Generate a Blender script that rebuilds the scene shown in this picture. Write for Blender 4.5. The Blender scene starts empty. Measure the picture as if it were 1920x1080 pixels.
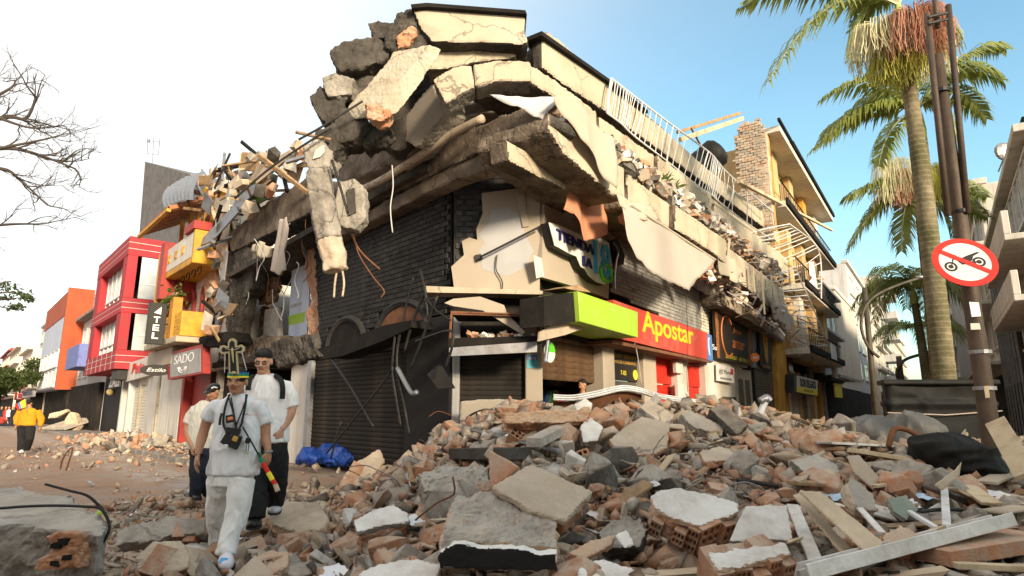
import bpy, bmesh, math, random
import numpy as np
from mathutils import Vector as V, Matrix as M4, noise as mnoise
random.seed(7); RNG = np.random.default_rng(7)
scene = bpy.context.scene
COL = scene.collection
# ------------------------------------------------------------------ camera
F = 1150.0; PITCH = math.atan(228.0/F); CAMZ = 1.45
cam_d = bpy.data.cameras.new('camera'); cam = bpy.data.objects.new('camera', cam_d); COL.objects.link(cam)
cam_d.sensor_width = 36.0; cam_d.lens = 36.0*F/1920.0; cam_d.clip_start = 0.1; cam_d.clip_end = 3000
cam.location = (0, 0, CAMZ); cam.rotation_euler = (math.pi/2+PITCH, 0, 0)
scene.camera = cam
# ------------------------------------------------------------------ sky, sun, exposure
SUN_AZ = math.radians(150.0)     # measured from +Y towards +X
SUN_EL = math.radians(15.5)
SUN = V((math.sin(SUN_AZ)*math.cos(SUN_EL), math.cos(SUN_AZ)*math.cos(SUN_EL), math.sin(SUN_EL)))
world = bpy.data.worlds.new('World'); scene.world = world; world.use_nodes = True
wn = world.node_tree.nodes; wl = world.node_tree.links
sky = wn.new('ShaderNodeTexSky'); sky.sky_type = 'NISHITA'; sky.sun_disc = False
sky.sun_elevation = SUN_EL; sky.sun_rotation = SUN_AZ
sky.air_density = 1.0; sky.dust_density = 1.5; sky.ozone_density = 1.3
bg = wn['Background']; bg.inputs[1].default_value = 0.15
# thin white morning haze, thick towards the bright side of the street and the horizon
tc = wn.new('ShaderNodeTexCoord')
dotn = wn.new('ShaderNodeVectorMath'); dotn.operation = 'DOT_PRODUCT'; dotn.inputs[1].default_value = (-0.75, -0.50, 0.30)
wl.new(tc.outputs['Generated'], dotn.inputs[0])
mr = wn.new('ShaderNodeMapRange'); mr.interpolation_type = 'SMOOTHSTEP'
mr.inputs['From Min'].default_value = -0.56; mr.inputs['From Max'].default_value = 0.22
mr.inputs['To Min'].default_value = 0.0; mr.inputs['To Max'].default_value = 0.92
wl.new(dotn.outputs['Value'], mr.inputs['Value'])
nz = wn.new('ShaderNodeTexNoise'); nz.inputs['Scale'].default_value = 2.2; nz.inputs['Detail'].default_value = 5
wl.new(tc.outputs['Generated'], nz.inputs['Vector'])
mul = wn.new('ShaderNodeMath'); mul.operation = 'MULTIPLY_ADD'; mul.inputs[1].default_value = 0.25
wl.new(nz.outputs['Fac'], mul.inputs[0]); 
sub = wn.new('ShaderNodeMath'); sub.operation = 'SUBTRACT'; sub.inputs[1].default_value = 0.12; sub.use_clamp = True
wl.new(mr.outputs[0], mul.inputs[2]); wl.new(mul.outputs[0], sub.inputs[0])
mixw = wn.new('ShaderNodeMix'); mixw.data_type = 'RGBA'
wl.new(sub.outputs[0], mixw.inputs['Factor'])
tint = wn.new('ShaderNodeMix'); tint.data_type = 'RGBA'; tint.blend_type = 'MULTIPLY'; tint.inputs['Factor'].default_value = 1.0; tint.inputs[7].default_value = (0.19, 0.238, 0.218, 1)
wl.new(sky.outputs[0], tint.inputs[6]); wl.new(tint.outputs[2], mixw.inputs[6])
mixw.inputs[7].default_value = (0.76, 0.735, 0.70, 1)
wl.new(mixw.outputs[2], bg.inputs[0])
sun_d = bpy.data.lights.new('sun', 'SUN'); sun = bpy.data.objects.new('sun', sun_d); COL.objects.link(sun)
sun_d.energy = 0.72; sun_d.angle = math.radians(10); sun_d.color = (1.0, 0.83, 0.60)
sun.rotation_euler = SUN.to_track_quat('Z', 'Y').to_euler(); sun.location = (0, 0, 40)
scene.view_settings.view_transform = 'Standard'; scene.view_settings.look = 'None'
scene.view_settings.gamma = 1.0; scene.view_settings.use_curve_mapping = False
scene.view_settings.exposure = 3.45
scene.cycles.use_denoising = True
scene.cycles.max_bounces = 6; scene.cycles.diffuse_bounces = 4; scene.cycles.glossy_bounces = 2
scene.cycles.transparent_max_bounces = 6; scene.cycles.caustics_reflective = False
# ------------------------------------------------------------------ pixels to directions, facade planes
CP, SP = math.cos(PITCH), math.sin(PITCH); CAM = V((0, 0, CAMZ))
def ray(u, v):
    a, b = (u-960.0)/F, (540.0-v)/F
    return V((a, CP-SP*b, SP+CP*b))
def atY(u, v, Y):
    d = ray(u, v); return CAM+d*(Y/d.y)
def atZ(u, v, z):
    d = ray(u, v); return CAM+d*((z-CAMZ)/d.z)
def hit(u, v, P, N):
    d = ray(u, v); return CAM+d*((P-CAM).dot(N)/d.dot(N))
def proj(p):
    q = p-CAM; z = q.y*CP+q.z*SP; return (960+F*q.x/z, 540-F*(-q.y*SP+q.z*CP)/z, z)
class Face:
    """vertical facade plane: t runs along it, z up, o outward"""
    def __init__(s, O, T, N):
        s.O = V((O[0], O[1], 0)); s.T = V((T[0], T[1], 0)).normalized(); s.N = V((N[0], N[1], 0)).normalized()
    def P(s, t, z, o=0.0): return s.O+s.T*t+s.N*o+V((0, 0, z))
    def pt(s, u, v, o=0.0): return hit(u, v, s.O+s.N*o, s.N)
    def tz(s, u, v, o=0.0):
        p = s.pt(u, v, o)-s.O; return p.dot(s.T), p.z
    def uv(s, t, z, o=0.0): return proj(s.P(t, z, o))
    def mat(s, t, z, o=0.0):          # local x = along the wall as read from the street, y = up, z = outward
        X = V((0, 0, 1)).cross(s.N)
        m = M4((X.to_4d(), V((0, 0, 1, 0)), s.N.to_4d(), V((0, 0, 0, 1)))).transposed()
        m.translation = s.P(t, z, o); return m
pA = atY(850, 600, 12.0); pB = atY(1017, 600, 12.05)
_l = ray(-100, 768); _r = ray(1770, 768)
FL = Face(pA, (_l.x, _l.y), (-_l.y, _l.x))
FC = Face(pA, (pB-pA).xy, ((pB-pA).y, -(pB-pA).x))
FR = Face(pB, (_r.x, _r.y), (_r.y, -_r.x))
# ------------------------------------------------------------------ materials
MATS = {}
def _n(nt, t, **k):
    n = nt.nodes.new(t)
    for a, b in k.items(): setattr(n, a, b)
    return n
def mat(name, c1, c2=None, dirt=None, dirt_amt=0.35, scale=3.0, dscale=1.2, rough=0.85, bump=0.3, bscale=25.0, metal=0.0, rnd=0.0, attr=None,
        streak=False, coord='Object', trans=0.0, spec=0.3, alpha=1.0, emit=0.0, dust=0.0, crack=0.0):
    if name in MATS: return MATS[name]
    m = bpy.data.materials.new(name); m.use_nodes = True; nt = m.node_tree; L = nt.links
    b = nt.nodes['Principled BSDF']; b.inputs['Roughness'].default_value = rough; b.inputs['Metallic'].default_value = metal
    b.inputs['Specular IOR Level'].default_value = spec
    tc = _n(nt, 'ShaderNodeTexCoord'); vec = tc.outputs[coord]
    if rnd:
        oi = _n(nt, 'ShaderNodeObjectInfo'); ad = _n(nt, 'ShaderNodeVectorMath', operation='MULTIPLY_ADD')
        ad.inputs[1].default_value = (37, 53, 71); L.new(oi.outputs['Random'], ad.inputs[0]); L.new(vec, ad.inputs[2]); vec = ad.outputs[0]
    n1 = _n(nt, 'ShaderNodeTexNoise'); n1.inputs['Scale'].default_value = scale; n1.inputs['Detail'].default_value = 6; n1.inputs['Roughness'].default_value = .65
    L.new(vec, n1.inputs['Vector'])
    mx = _n(nt, 'ShaderNodeMix', data_type='RGBA'); mx.inputs[6].default_value = (*c1, 1); mx.inputs[7].default_value = (*(c2 or [x*.72 for x in c1]), 1)
    cr = _n(nt, 'ShaderNodeMapRange'); cr.inputs[1].default_value = .35; cr.inputs[2].default_value = .68
    L.new(n1.outputs['Fac'], cr.inputs[0]); L.new(cr.outputs[0], mx.inputs['Factor']); col = mx.outputs[2]
    if attr:
        at = _n(nt, 'ShaderNodeAttribute', attribute_name=attr); mm = _n(nt, 'ShaderNodeMix', data_type='RGBA', blend_type='MULTIPLY'); mm.inputs['Factor'].default_value = 1
        L.new(at.outputs['Color'], mm.inputs[6]); L.new(col, mm.inputs[7]); col = mm.outputs[2]
    if rnd:
        hs = _n(nt, 'ShaderNodeHueSaturation'); mr = _n(nt, 'ShaderNodeMapRange'); mr.inputs[3].default_value = 1-rnd; mr.inputs[4].default_value = 1+rnd
        L.new(oi.outputs['Random'], mr.inputs[0]); L.new(mr.outputs[0], hs.inputs['Value']); L.new(col, hs.inputs['Color']); col = hs.outputs[0]
    if dirt:
        n2 = _n(nt, 'ShaderNodeTexNoise'); n2.inputs['Scale'].default_value = dscale; n2.inputs['Detail'].default_value = 8; n2.inputs['Roughness'].default_value = .7
        if streak:
            mp = _n(nt, 'ShaderNodeMapping'); mp.inputs['Scale'].default_value = (3.5, 3.5, .35); L.new(vec, mp.inputs[0]); L.new(mp.outputs[0], n2.inputs['Vector'])
        else: L.new(vec, n2.inputs['Vector'])
        c2r = _n(nt, 'ShaderNodeMapRange'); c2r.inputs[1].default_value = .62-dirt_amt*.45; c2r.inputs[2].default_value = .82-dirt_amt*.3; c2r.inputs[4].default_value = .9
        L.new(n2.outputs['Fac'], c2r.inputs[0])
        md = _n(nt, 'ShaderNodeMix', data_type='RGBA'); md.inputs[7].default_value = (*dirt, 1)
        L.new(c2r.outputs[0], md.inputs['Factor']); L.new(col, md.inputs[6]); col = md.outputs[2]
    if crack:      # thin dark cracks
        nd = _n(nt, 'ShaderNodeTexNoise'); nd.inputs['Scale'].default_value = 3; nd.inputs['Detail'].default_value = 4; L.new(vec, nd.inputs['Vector'])
        va = _n(nt, 'ShaderNodeVectorMath', operation='MULTIPLY_ADD'); va.inputs[1].default_value = (.5, .5, .5); L.new(nd.outputs['Color'], va.inputs[0]); L.new(vec, va.inputs[2])
        vo = _n(nt, 'ShaderNodeTexVoronoi', feature='DISTANCE_TO_EDGE'); vo.inputs['Scale'].default_value = .5; L.new(va.outputs[0], vo.inputs['Vector'])
        vr = _n(nt, 'ShaderNodeMapRange'); vr.inputs[1].default_value = .002; vr.inputs[2].default_value = .009; vr.inputs[3].default_value = crack; vr.inputs[4].default_value = 0; L.new(vo.outputs['Distance'], vr.inputs[0])
        mc_ = _n(nt, 'ShaderNodeMix', data_type='RGBA'); mc_.inputs[7].default_value = (.05, .04, .03, 1); L.new(vr.outputs[0], mc_.inputs['Factor']); L.new(col, mc_.inputs[6]); col = mc_.outputs[2]
    if dust:       # settled plaster dust on what lies level
        ge = _n(nt, 'ShaderNodeNewGeometry'); sx = _n(nt, 'ShaderNodeSeparateXYZ'); L.new(ge.outputs['True Normal'], sx.inputs[0])
        dr_ = _n(nt, 'ShaderNodeMapRange'); dr_.inputs[1].default_value = .15; dr_.inputs[2].default_value = .85; dr_.inputs[4].default_value = dust; L.new(sx.outputs['Z'], dr_.inputs[0])
        nq = _n(nt, 'ShaderNodeTexNoise'); nq.inputs['Scale'].default_value = 6; nq.inputs['Detail'].default_value = 6; L.new(vec, nq.inputs['Vector'])
        mq = _n(nt, 'ShaderNodeMapRange'); mq.inputs[1].default_value = .3; mq.inputs[2].default_value = .6; L.new(nq.outputs['Fac'], mq.inputs[0])
        mu = _n(nt, 'ShaderNodeMath', operation='MULTIPLY'); L.new(dr_.outputs[0], mu.inputs[0]); L.new(mq.outputs[0], mu.inputs[1])
        md_ = _n(nt, 'ShaderNodeMix', data_type='RGBA'); md_.inputs[7].default_value = (.52, .42, .32, 1); L.new(mu.outputs[0], md_.inputs['Factor']); L.new(col, md_.inputs[6]); col = md_.outputs[2]
    L.new(col, b.inputs['Base Color'])
    if bump:
        n3 = _n(nt, 'ShaderNodeTexNoise'); n3.inputs['Scale'].default_value = bscale; n3.inputs['Detail'].default_value = 7; n3.inputs['Roughness'].default_value = .7
        L.new(vec, n3.inputs['Vector'])
        bp = _n(nt, 'ShaderNodeBump'); bp.inputs['Strength'].default_value = bump; bp.inputs['Distance'].default_value = .03
        L.new(n3.outputs['Fac'], bp.inputs['Height']); L.new(bp.outputs[0], b.inputs['Normal'])
    if trans:
        tr = _n(nt, 'ShaderNodeBsdfTranslucent'); ms = _n(nt, 'ShaderNodeMixShader'); ms.inputs[0].default_value = trans
        L.new(col, tr.inputs[0]); L.new(b.outputs[0], ms.inputs[1]); L.new(tr.outputs[0], ms.inputs[2]); L.new(ms.outputs[0], nt.nodes['Material Output'].inputs[0])
    if emit:
        L.new(col, b.inputs['Emission Color']); b.inputs['Emission Strength'].default_value = emit
    MATS[name] = m; return m
DK = (.035, .03, .025)
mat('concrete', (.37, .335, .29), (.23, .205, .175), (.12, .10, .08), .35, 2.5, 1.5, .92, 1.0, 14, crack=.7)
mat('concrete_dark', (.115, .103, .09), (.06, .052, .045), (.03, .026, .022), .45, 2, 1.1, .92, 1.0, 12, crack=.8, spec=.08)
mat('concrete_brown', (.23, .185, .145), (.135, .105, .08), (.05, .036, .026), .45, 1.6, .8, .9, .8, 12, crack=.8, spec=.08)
mat('cream', (.48, .415, .315), (.40, .335, .245), (.27, .205, .135), .28, 1.3, .9, .85, .5, 14, crack=.6)
mat('cream_panel', (.37, .315, .25), (.325, .275, .215), (.38, .30, .21), .2, .8, .7, .8, .12, 20)
mat('cream_tiles', (.48, .43, .335), (.41, .35, .265), (.25, .19, .13), .28, 1.3, .9, .85, .4, 30, crack=.55)
mat('grey_primer', (.37, .365, .37), (.33, .325, .33), (.36, .33, .30), .2, 1.5, 1.5, .8, .12, 30)
mat('brick_dark', (.034, .033, .033), (.023, .022, .022), (.065, .058, .052), .2, 5, 1.2, .75, .5, 30, rnd=.25, spec=.08)
mat('mortar_dark', (.012, .011, .011), rough=.95, spec=.08)
mat('brick_grey', (.33, .32, .295), (.26, .25, .23), (.11, .10, .09), .2, 5, 1.2, .8, .5, 30, rnd=.12)
mat('brick_black', (.06, .059, .06), (.042, .041, .042), (.13, .12, .11), .2, 5, 1.2, .8, .5, 30, rnd=.2, spec=.08)
mat('mortar_grey', (.045, .042, .038), rough=.95, spec=.08)
mat('brick_white', (.66, .62, .52), (.58, .53, .43), (.38, .33, .24), .25, 5, 1.2, .8, .3, 30, rnd=.06)
mat('mortar_white', (.40, .36, .28), rough=.95)
mat('clay', (.47, .225, .12), (.37, .165, .085), (.46, .37, .29), .42, 7, 3, .92, .7, 40, rnd=.18, dust=.6)
mat('clay_pale', (.52, .34, .21), (.42, .25, .15), (.52, .43, .34), .42, 5, 2, .92, .7, 30, rnd=.12, dust=.4)
mat('plaster_white', (.70, .68, .64), (.60, .57, .52), (.36, .31, .26), .38, 4, 2.2, .88, .35, 28, rnd=.08)
mat('plaster_beige', (.52, .43, .33), (.44, .35, .26), (.30, .235, .175), .36, 3, 2, .88, .45, 26, rnd=.12, crack=.5)
mat('plaster_grey', (.41, .375, .33), (.29, .262, .225), (.18, .155, .13), .38, 4, 2, .9, .8, 20, rnd=.15, dust=.4, crack=.5)
mat('rubble_dark', (.13, .115, .10), (.08, .07, .06), (.035, .03, .027), .4, 4, 2, .9, .6, 24, rnd=.2, dust=.45)
mat('wood', (.36, .24, .13), (.24, .15, .08), (.12, .08, .05), .3, 6, 3, .8, .4, 30, rnd=.2, streak=True)
mat('wood_pale', (.56, .45, .30), (.46, .35, .22), (.28, .20, .12), .3, 4, 2, .8, .3, 25, rnd=.12)
mat('board', (.55, .43, .30), (.48, .37, .25), (.33, .25, .17), .3, 2, 1.2, .75, .15, 18, rnd=.08)
mat('yellow_wall', (.56, .39, .19), (.48, .32, .14), (.35, .24, .12), .3, 1.4, .8, .85, .25, 18, streak=True)
mat('yellow_ply', (.55, .37, .15), (.46, .29, .10), (.33, .22, .10), .3, 2.5, 1.5, .8, .2, 14)
mat('ochre', (.62, .34, .06), (.52, .26, .04), (.25, .14, .05), .35, 2, 1.2, .85, .3, 18, streak=True)
mat('orange_paint', (.58, .25, .035), (.50, .20, .03), (.28, .14, .05), .35, 2, 1, .7, .2, 18)
mat('amber_paint', (.62, .33, .035), (.54, .27, .03), (.30, .17, .05), .35, 2, 1, .7, .25, 18)
mat('red_paint', (.36, .04, .03), (.30, .032, .025), (.16, .035, .03), .35, 2, 1, .6, .15, 18)
mat('red_tile', (.38, .035, .045), (.31, .03, .038), (.24, .055, .055), .35, 1.2, .6, .65, .05, 8, rnd=.08, spec=.12)
mat('white_paint', (.64, .61, .56), (.56, .53, .48), (.34, .30, .25), .35, 1.5, .8, .8, .2, 18, streak=True)
mat('offwhite', (.64, .60, .53), (.56, .51, .44), (.34, .29, .23), .28, 1.5, .8, .8, .2, 18, streak=True)
mat('grey_paint', (.36, .355, .35), (.29, .285, .28), (.17, .16, .15), .3, 1.2, .7, .85, .25, 14, streak=True)
mat('grey_light', (.52, .51, .50), (.45, .44, .43), (.30, .28, .26), .28, 1.2, .7, .85, .2, 14, streak=True)
mat('black_paint', (.022, .021, .0205), (.015, .014, .014), (.035, .031, .027), .25, 3, 1.5, .6, .2, 20, spec=.08)
mat('soot', (.018, .016, .0145), (.011, .010, .009), (.04, .033, .027), .3, 3, 1.5, .85, .4, 20, spec=.08)
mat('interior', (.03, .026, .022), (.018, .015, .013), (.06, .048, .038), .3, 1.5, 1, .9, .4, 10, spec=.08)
mat('blue_paint', (.16, .20, .46), (.13, .16, .38), (.08, .09, .2), .2, 2, 1, .7, .2, 18)
mat('paleblue', (.50, .55, .66), (.44, .49, .60), (.3, .32, .38), .25, 1, .6, .8, .1, 10, streak=True)
mat('orange_red', (.40, .085, .03), (.33, .065, .025), (.2, .06, .03), .3, 1, .6, .75, .1, 10, streak=True)
mat('stone_wall', (.18, .17, .165), (.13, .12, .115), (.08, .075, .07), .35, 1.6, .8, .9, .6, 10)
mat('shutter_dark', (.030, .026, .0225), (.019, .0165, .0145), (.075, .055, .04), .3, 3, 1.5, .75, .15, 25, spec=.08)
mat('shutter_brown', (.15, .085, .045), (.09, .05, .028), (.05, .03, .02), .4, 2.5, 1.5, .5, .15, 25, metal=.2, streak=True)
mat('shutter_grey', (.115, .10, .085), (.08, .07, .06), (.05, .04, .03), .3, 3, 1.5, .5, .1, 25, metal=.2)
mat('shutter_red', (.55, .028, .015), (.47, .022, .012), (.28, .03, .02), .25, 3, 1.5, .5, .1, 25)
mat('shutter_pale', (.68, .64, .55), (.60, .56, .47), (.40, .35, .27), .25, 2, 1, .6, .1, 25, streak=True)
mat('shutter_olive', (.14, .12, .085), (.10, .085, .06), (.06, .05, .04), .3, 3, 1.5, .55, .1, 25)
mat('metal_black', (.028, .027, .026), (.018, .017, .016), (.07, .05, .035), .2, 5, 2, .5, .2, 30, metal=.4)
mat('metal_grey', (.30, .30, .31), (.22, .22, .23), (.14, .11, .09), .3, 5, 2, .4, .15, 30, metal=.6)
mat('metal_white', (.66, .66, .66), (.56, .55, .53), (.30, .24, .18), .25, 6, 3, .5, .1, 30)
mat('zinc', (.25, .265, .29), (.19, .205, .225), (.20, .16, .13), .25, 4, 1.5, .45, .1, 25, metal=.5)
mat('rust', (.20, .085, .04), (.12, .05, .025), (.06, .035, .02), .3, 8, 3, .85, .4, 40)
mat('pole_steel', (.115, .078, .052), (.065, .046, .034), (.04, .03, .025), .4, 4, 1.3, .6, .3, 30, metal=.3, streak=True)
mat('lamp_steel', (.095, .085, .06), (.07, .06, .045), (.04, .03, .025), .3, 4, 2, .6, .2, 30, metal=.3)
mat('glass', (.16, .18, .19), (.10, .12, .13), rough=.08, bump=0, spec=.8)
mat('glass_bright', (.46, .49, .50), (.38, .41, .42), rough=.12, bump=0, spec=.8)
mat('glass_dark', (.03, .033, .036), (.02, .022, .024), rough=.1, bump=0, spec=.8)
mat('cloth_cream', (.55, .48, .385), (.49, .425, .335), (.5, .42, .33), .15, 1, 1, .9, .08, 40, trans=.2)
mat('cloth_white', (.64, .63, .63), (.58, .57, .57), (.6, .57, .54), .15, 1, 1, .9, .08, 40, trans=.2)
mat('cloth_beige', (.50, .435, .38), (.45, .39, .335), (.46, .39, .33), .15, .7, .7, .9, .08, 40, trans=.15)
mat('cloth_salmon', (.60, .27, .16), (.53, .23, .13), (.4, .17, .1), .15, 1, 1, .85, .1, 20, trans=.1)
mat('tarp_black', (.014, .0138, .0135), (.009, .009, .009), (.03, .027, .023), .3, 3, 2, .6, .15, 14, spec=.15)
mat('tarp_grey', (.13, .125, .115), (.09, .086, .08), (.19, .175, .15), .25, 3, 2, .5, .2, 14, spec=.4)
mat('tarp_blue', (.01, .05, .27), (.008, .035, .2), rough=.5, bump=.1)
mat('lime', (.31, .48, .04), (.28, .43, .035), (.36, .42, .16), .28, 1, 1.5, .55, .05, 20)
mat('sign_red', (.50, .065, .045), (.44, .055, .04), (.42, .16, .11), .28, 1, 1.5, .55, .05, 20)
mat('sign_blue', (.10, .22, .50), (.08, .19, .44), rough=.5, bump=0)
mat('sign_yellow', (.80, .48, .03), (.76, .44, .025), rough=.5, bump=0)
mat('sign_lemon', (.80, .66, .05), (.72, .58, .04), (.5, .4, .05), .15, 2, 2, .5, 0)
mat('sign_black', (.024, .021, .019), (.017, .015, .014), rough=.5, bump=0)
mat('sign_white', (.68, .66, .62), (.60, .58, .54), (.44, .39, .33), .3, 2, 2, .6, 0)
mat('navy', (.018, .018, .11), (.015, .015, .09), rough=.4, bump=0)
mat('cyan', (.06, .36, .66), (.05, .32, .60), rough=.4, bump=0)
mat('green', (.10, .50, .03), (.08, .44, .025), rough=.4, bump=0)
mat('gold', (.60, .36, .09), (.42, .24, .05), rough=.5, bump=0, scale=20)
mat('copper', (.72, .22, .07), (.6, .17, .05), rough=.5, bump=0)
mat('teal', (.10, .42, .50), (.08, .36, .43), rough=.5, bump=0)
mat('white_flat', (.78, .78, .77), (.74, .74, .73), rough=.6, bump=0)
mat('black_flat', (.012, .012, .012), rough=.6, bump=0)
mat('sign_rim', (.56, .025, .015), (.5, .02, .012), rough=.35, bump=0)
mat('sign_face', (.60, .58, .55), (.54, .52, .49), (.42, .38, .33), .15, 3, 3, .4, 0)
mat('roof_tile', (.40, .16, .075), (.32, .11, .05), (.15, .09, .06), .3, 4, 1.5, .9, .3, 25, rnd=.2)
mat('paper', (.72, .72, .72), (.64, .64, .66), rough=.8, bump=.05)
mat('paper_blue', (.30, .48, .68), (.6, .65, .7), rough=.8, bump=.05, scale=12)
mat('leaf_green', (.085, .13, .02), (.05, .085, .014), rough=.6, bump=0, trans=.3, scale=1.5)
MM = MATS
# ------------------------------------------------------------------ object helpers
def tag(o, label=None, cat=None, group=None, kind=None):
    if label: o['label'] = label
    if cat: o['category'] = cat
    if group: o['group'] = group
    if kind or (label and cat): o['kind'] = kind or 'thing'
    return o
def thing(name, label, cat, loc=(0, 0, 0), group=None):
    o = bpy.data.objects.new(name, None); COL.objects.link(o); o.location = loc; o.empty_display_size = .2
    return tag(o, label, cat, group)
def link(name, me, mats=None, parent=None):
    o = bpy.data.objects.new(name, me); COL.objects.link(o)
    if mats is not None:
        for m in (mats if isinstance(mats, (list, tuple)) else [mats]): me.materials.append(MM[m] if isinstance(m, str) else m)
    if parent is not None: adopt(o, parent)
    return o
def adopt(o, parent):
    o.parent = parent; o.matrix_parent_inverse = wmat(parent).inverted()
def wmat(o):
    m = o.matrix_basis.copy()
    return m if o.parent is None else wmat(o.parent) @ o.matrix_parent_inverse @ m
class MB:
    def __init__(s): s.v = []; s.f = []; s.m = []
    def add(s, vs, fs, mi=0):
        k = len(s.v); s.v += [tuple(x) for x in vs]; s.f += [tuple(i+k for i in f) for f in fs]; s.m += [mi]*len(fs); return s
    def prism(s, poly, d, mi=0):
        n = len(poly); a = [V(p) for p in poly]; d = V(d); b = [p+d for p in a]
        return s.add(a+b, [tuple(range(n)), tuple(range(2*n-1, n-1, -1))]+[(i, n+i, n+(i+1) % n, (i+1) % n) for i in range(n)], mi)
    def box(s, c, sx, sy, sz, R=None, mi=0, jit=0):
        vs = []
        for z in (-1, 1):
            for x, y in ((-1, -1), (1, -1), (1, 1), (-1, 1)):
                p = V((x*sx/2, y*sy/2, z*sz/2))
                if jit: p += V((random.uniform(-jit, jit)*sx, random.uniform(-jit, jit)*sy, random.uniform(-jit, jit)*sz))
                if R is not None: p = R @ p
                vs.append(V(c)+p)
        return s.add(vs, [(3, 2, 1, 0), (4, 5, 6, 7), (0, 1, 5, 4), (1, 2, 6, 5), (2, 3, 7, 6), (3, 0, 4, 7)], mi)
    def fbox(s, f, t0, t1, z0, z1, o0, o1, mi=0):
        if t0 > t1: t0, t1 = t1, t0
        if z0 > z1: z0, z1 = z1, z0
        return s.prism([f.P(t0, z0, o0), f.P(t1, z0, o0), f.P(t1, z1, o0), f.P(t0, z1, o0)], f.N*(o1-o0), mi)
    def tube(s, pts, r, n=8, mi=0, cap=True):
        pts = [V(p) for p in pts]; k = len(pts); rr = r if isinstance(r, (list, tuple)) else [r]*k
        base = len(s.v); prev = None
        for i, p in enumerate(pts):
            d = (pts[min(i+1, k-1)]-pts[max(i-1, 0)]).normalized()
            if prev is None:
                a = d.orthogonal().normalized()
            else:
                a = (prev-d*prev.dot(d)); a = a.normalized() if a.length > 1e-6 else d.orthogonal().normalized()
            prev = a; b = d.cross(a)
            for j in range(n):
                w = 2*math.pi*j/n; s.v.append(tuple(p+(a*math.cos(w)+b*math.sin(w))*rr[i]))
        for i in range(k-1):
            for j in range(n):
                s.f.append((base+i*n+j, base+i*n+(j+1) % n, base+(i+1)*n+(j+1) % n, base+(i+1)*n+j)); s.m.append(mi)
        if cap:
            s.f.append(tuple(base+j for j in range(n-1, -1, -1))); s.f.append(tuple(base+(k-1)*n+j for j in range(n))); s.m += [mi, mi]
        return s
    def ell(s, c, rx, ry, rz, R=None, nu=12, nv=8, mi=0):
        base = len(s.v)
        for i in range(nv+1):
            th = math.pi*i/nv
            for j in range(nu):
                ph = 2*math.pi*j/nu; p = V((rx*math.sin(th)*math.cos(ph), ry*math.sin(th)*math.sin(ph), rz*math.cos(th)))
                s.v.append(tuple(V(c)+(R @ p if R is not None else p)))
        for i in range(nv):
            for j in range(nu):
                s.f.append((base+i*nu+j, base+(i+1)*nu+j, base+(i+1)*nu+(j+1) % nu, base+i*nu+(j+1) % nu)); s.m.append(mi)
        return s
    def mesh(s, name='m', smooth=False):
        me = bpy.data.meshes.new(name); me.from_pydata(s.v, [], s.f)
        if any(s.m): me.polygons.foreach_set('material_index', s.m)
        if smooth: me.polygons.foreach_set('use_smooth', [True]*len(s.f))
        me.validate(); me.update(); return me
    def build(s, name, mats, parent=None, smooth=False, bevel=0, fixn=True):
        me = s.mesh(name, smooth)
        if fixn or bevel:
            bm = bmesh.new(); bm.from_mesh(me)
            if bevel:
                bmesh.ops.bevel(bm, geom=[e for e in bm.edges if e.is_manifold and e.calc_face_angle(0) > .5], offset=bevel, segments=1, affect='EDGES', clamp_overlap=True)
            bmesh.ops.recalc_face_normals(bm, faces=bm.faces); bm.to_mesh(me); bm.free()
        return link(name, me, mats, parent)
def curve_pts(pts, n=6):
    pts = [V(p) for p in pts]; out = []
    for i in range(len(pts)-1):
        p0 = pts[max(i-1, 0)]; p1 = pts[i]; p2 = pts[i+1]; p3 = pts[min(i+2, len(pts)-1)]
        for k in range(n):
            t = k/n; out.append(.5*((2*p1)+(p2-p0)*t+(2*p0-5*p1+4*p2-p3)*t*t+(3*p1-p0-3*p2+p3)*t**3))
    out.append(pts[-1]); return out
LAB_SCENE = bpy.data.scenes.new('bench')           # small bench scene, so that evaluating one piece stays cheap
def evaluated(o):
    with bpy.context.temp_override(scene=LAB_SCENE, view_layer=LAB_SCENE.view_layers[0]):
        dg = bpy.context.evaluated_depsgraph_get(); dg.update(); return bpy.data.meshes.new_from_object(o.evaluated_get(dg))
def voxel(me, size, smooth=0):
    """fuse a closed mesh into one continuous surface"""
    o = bpy.data.objects.new('tmp', me); LAB_SCENE.collection.objects.link(o)
    md = o.modifiers.new('r', 'REMESH'); md.mode = 'VOXEL'; md.voxel_size = size
    if smooth:
        ms = o.modifiers.new('s', 'SMOOTH'); ms.iterations = smooth; ms.factor = .5
    r = evaluated(o)
    bpy.data.objects.remove(o); bpy.data.meshes.remove(me); return r
def roughen(me, amp, freq, seed=0, keep=None):
    """push vertices by fractal noise; keep = (point, normal, factor) leaves a flat face flatter"""
    n = len(me.vertices); co = np.empty(n*3, np.float32); me.vertices.foreach_get('co', co)
    no = np.empty(n*3, np.float32); me.vertices.foreach_get('normal', no); co = co.reshape(-1, 3); no = no.reshape(-1, 3)
    off = V((seed*3.1, seed*1.7, seed*.9))
    for i in range(n):
        p = V(co[i]); a = mnoise.noise(p*freq+off)+.55*mnoise.noise(p*freq*2.7+off)+.4*mnoise.noise(p*freq*6.1+off)
        k = amp
        if keep is not None and V(no[i]).dot(keep[1]) > .8: k = amp*keep[2]
        co[i] += no[i]*(a*k+min(k*.5, .009)*mnoise.noise(p*min(freq*9, 30)+off))
    me.vertices.foreach_set('co', co.ravel()); me.update()
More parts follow.
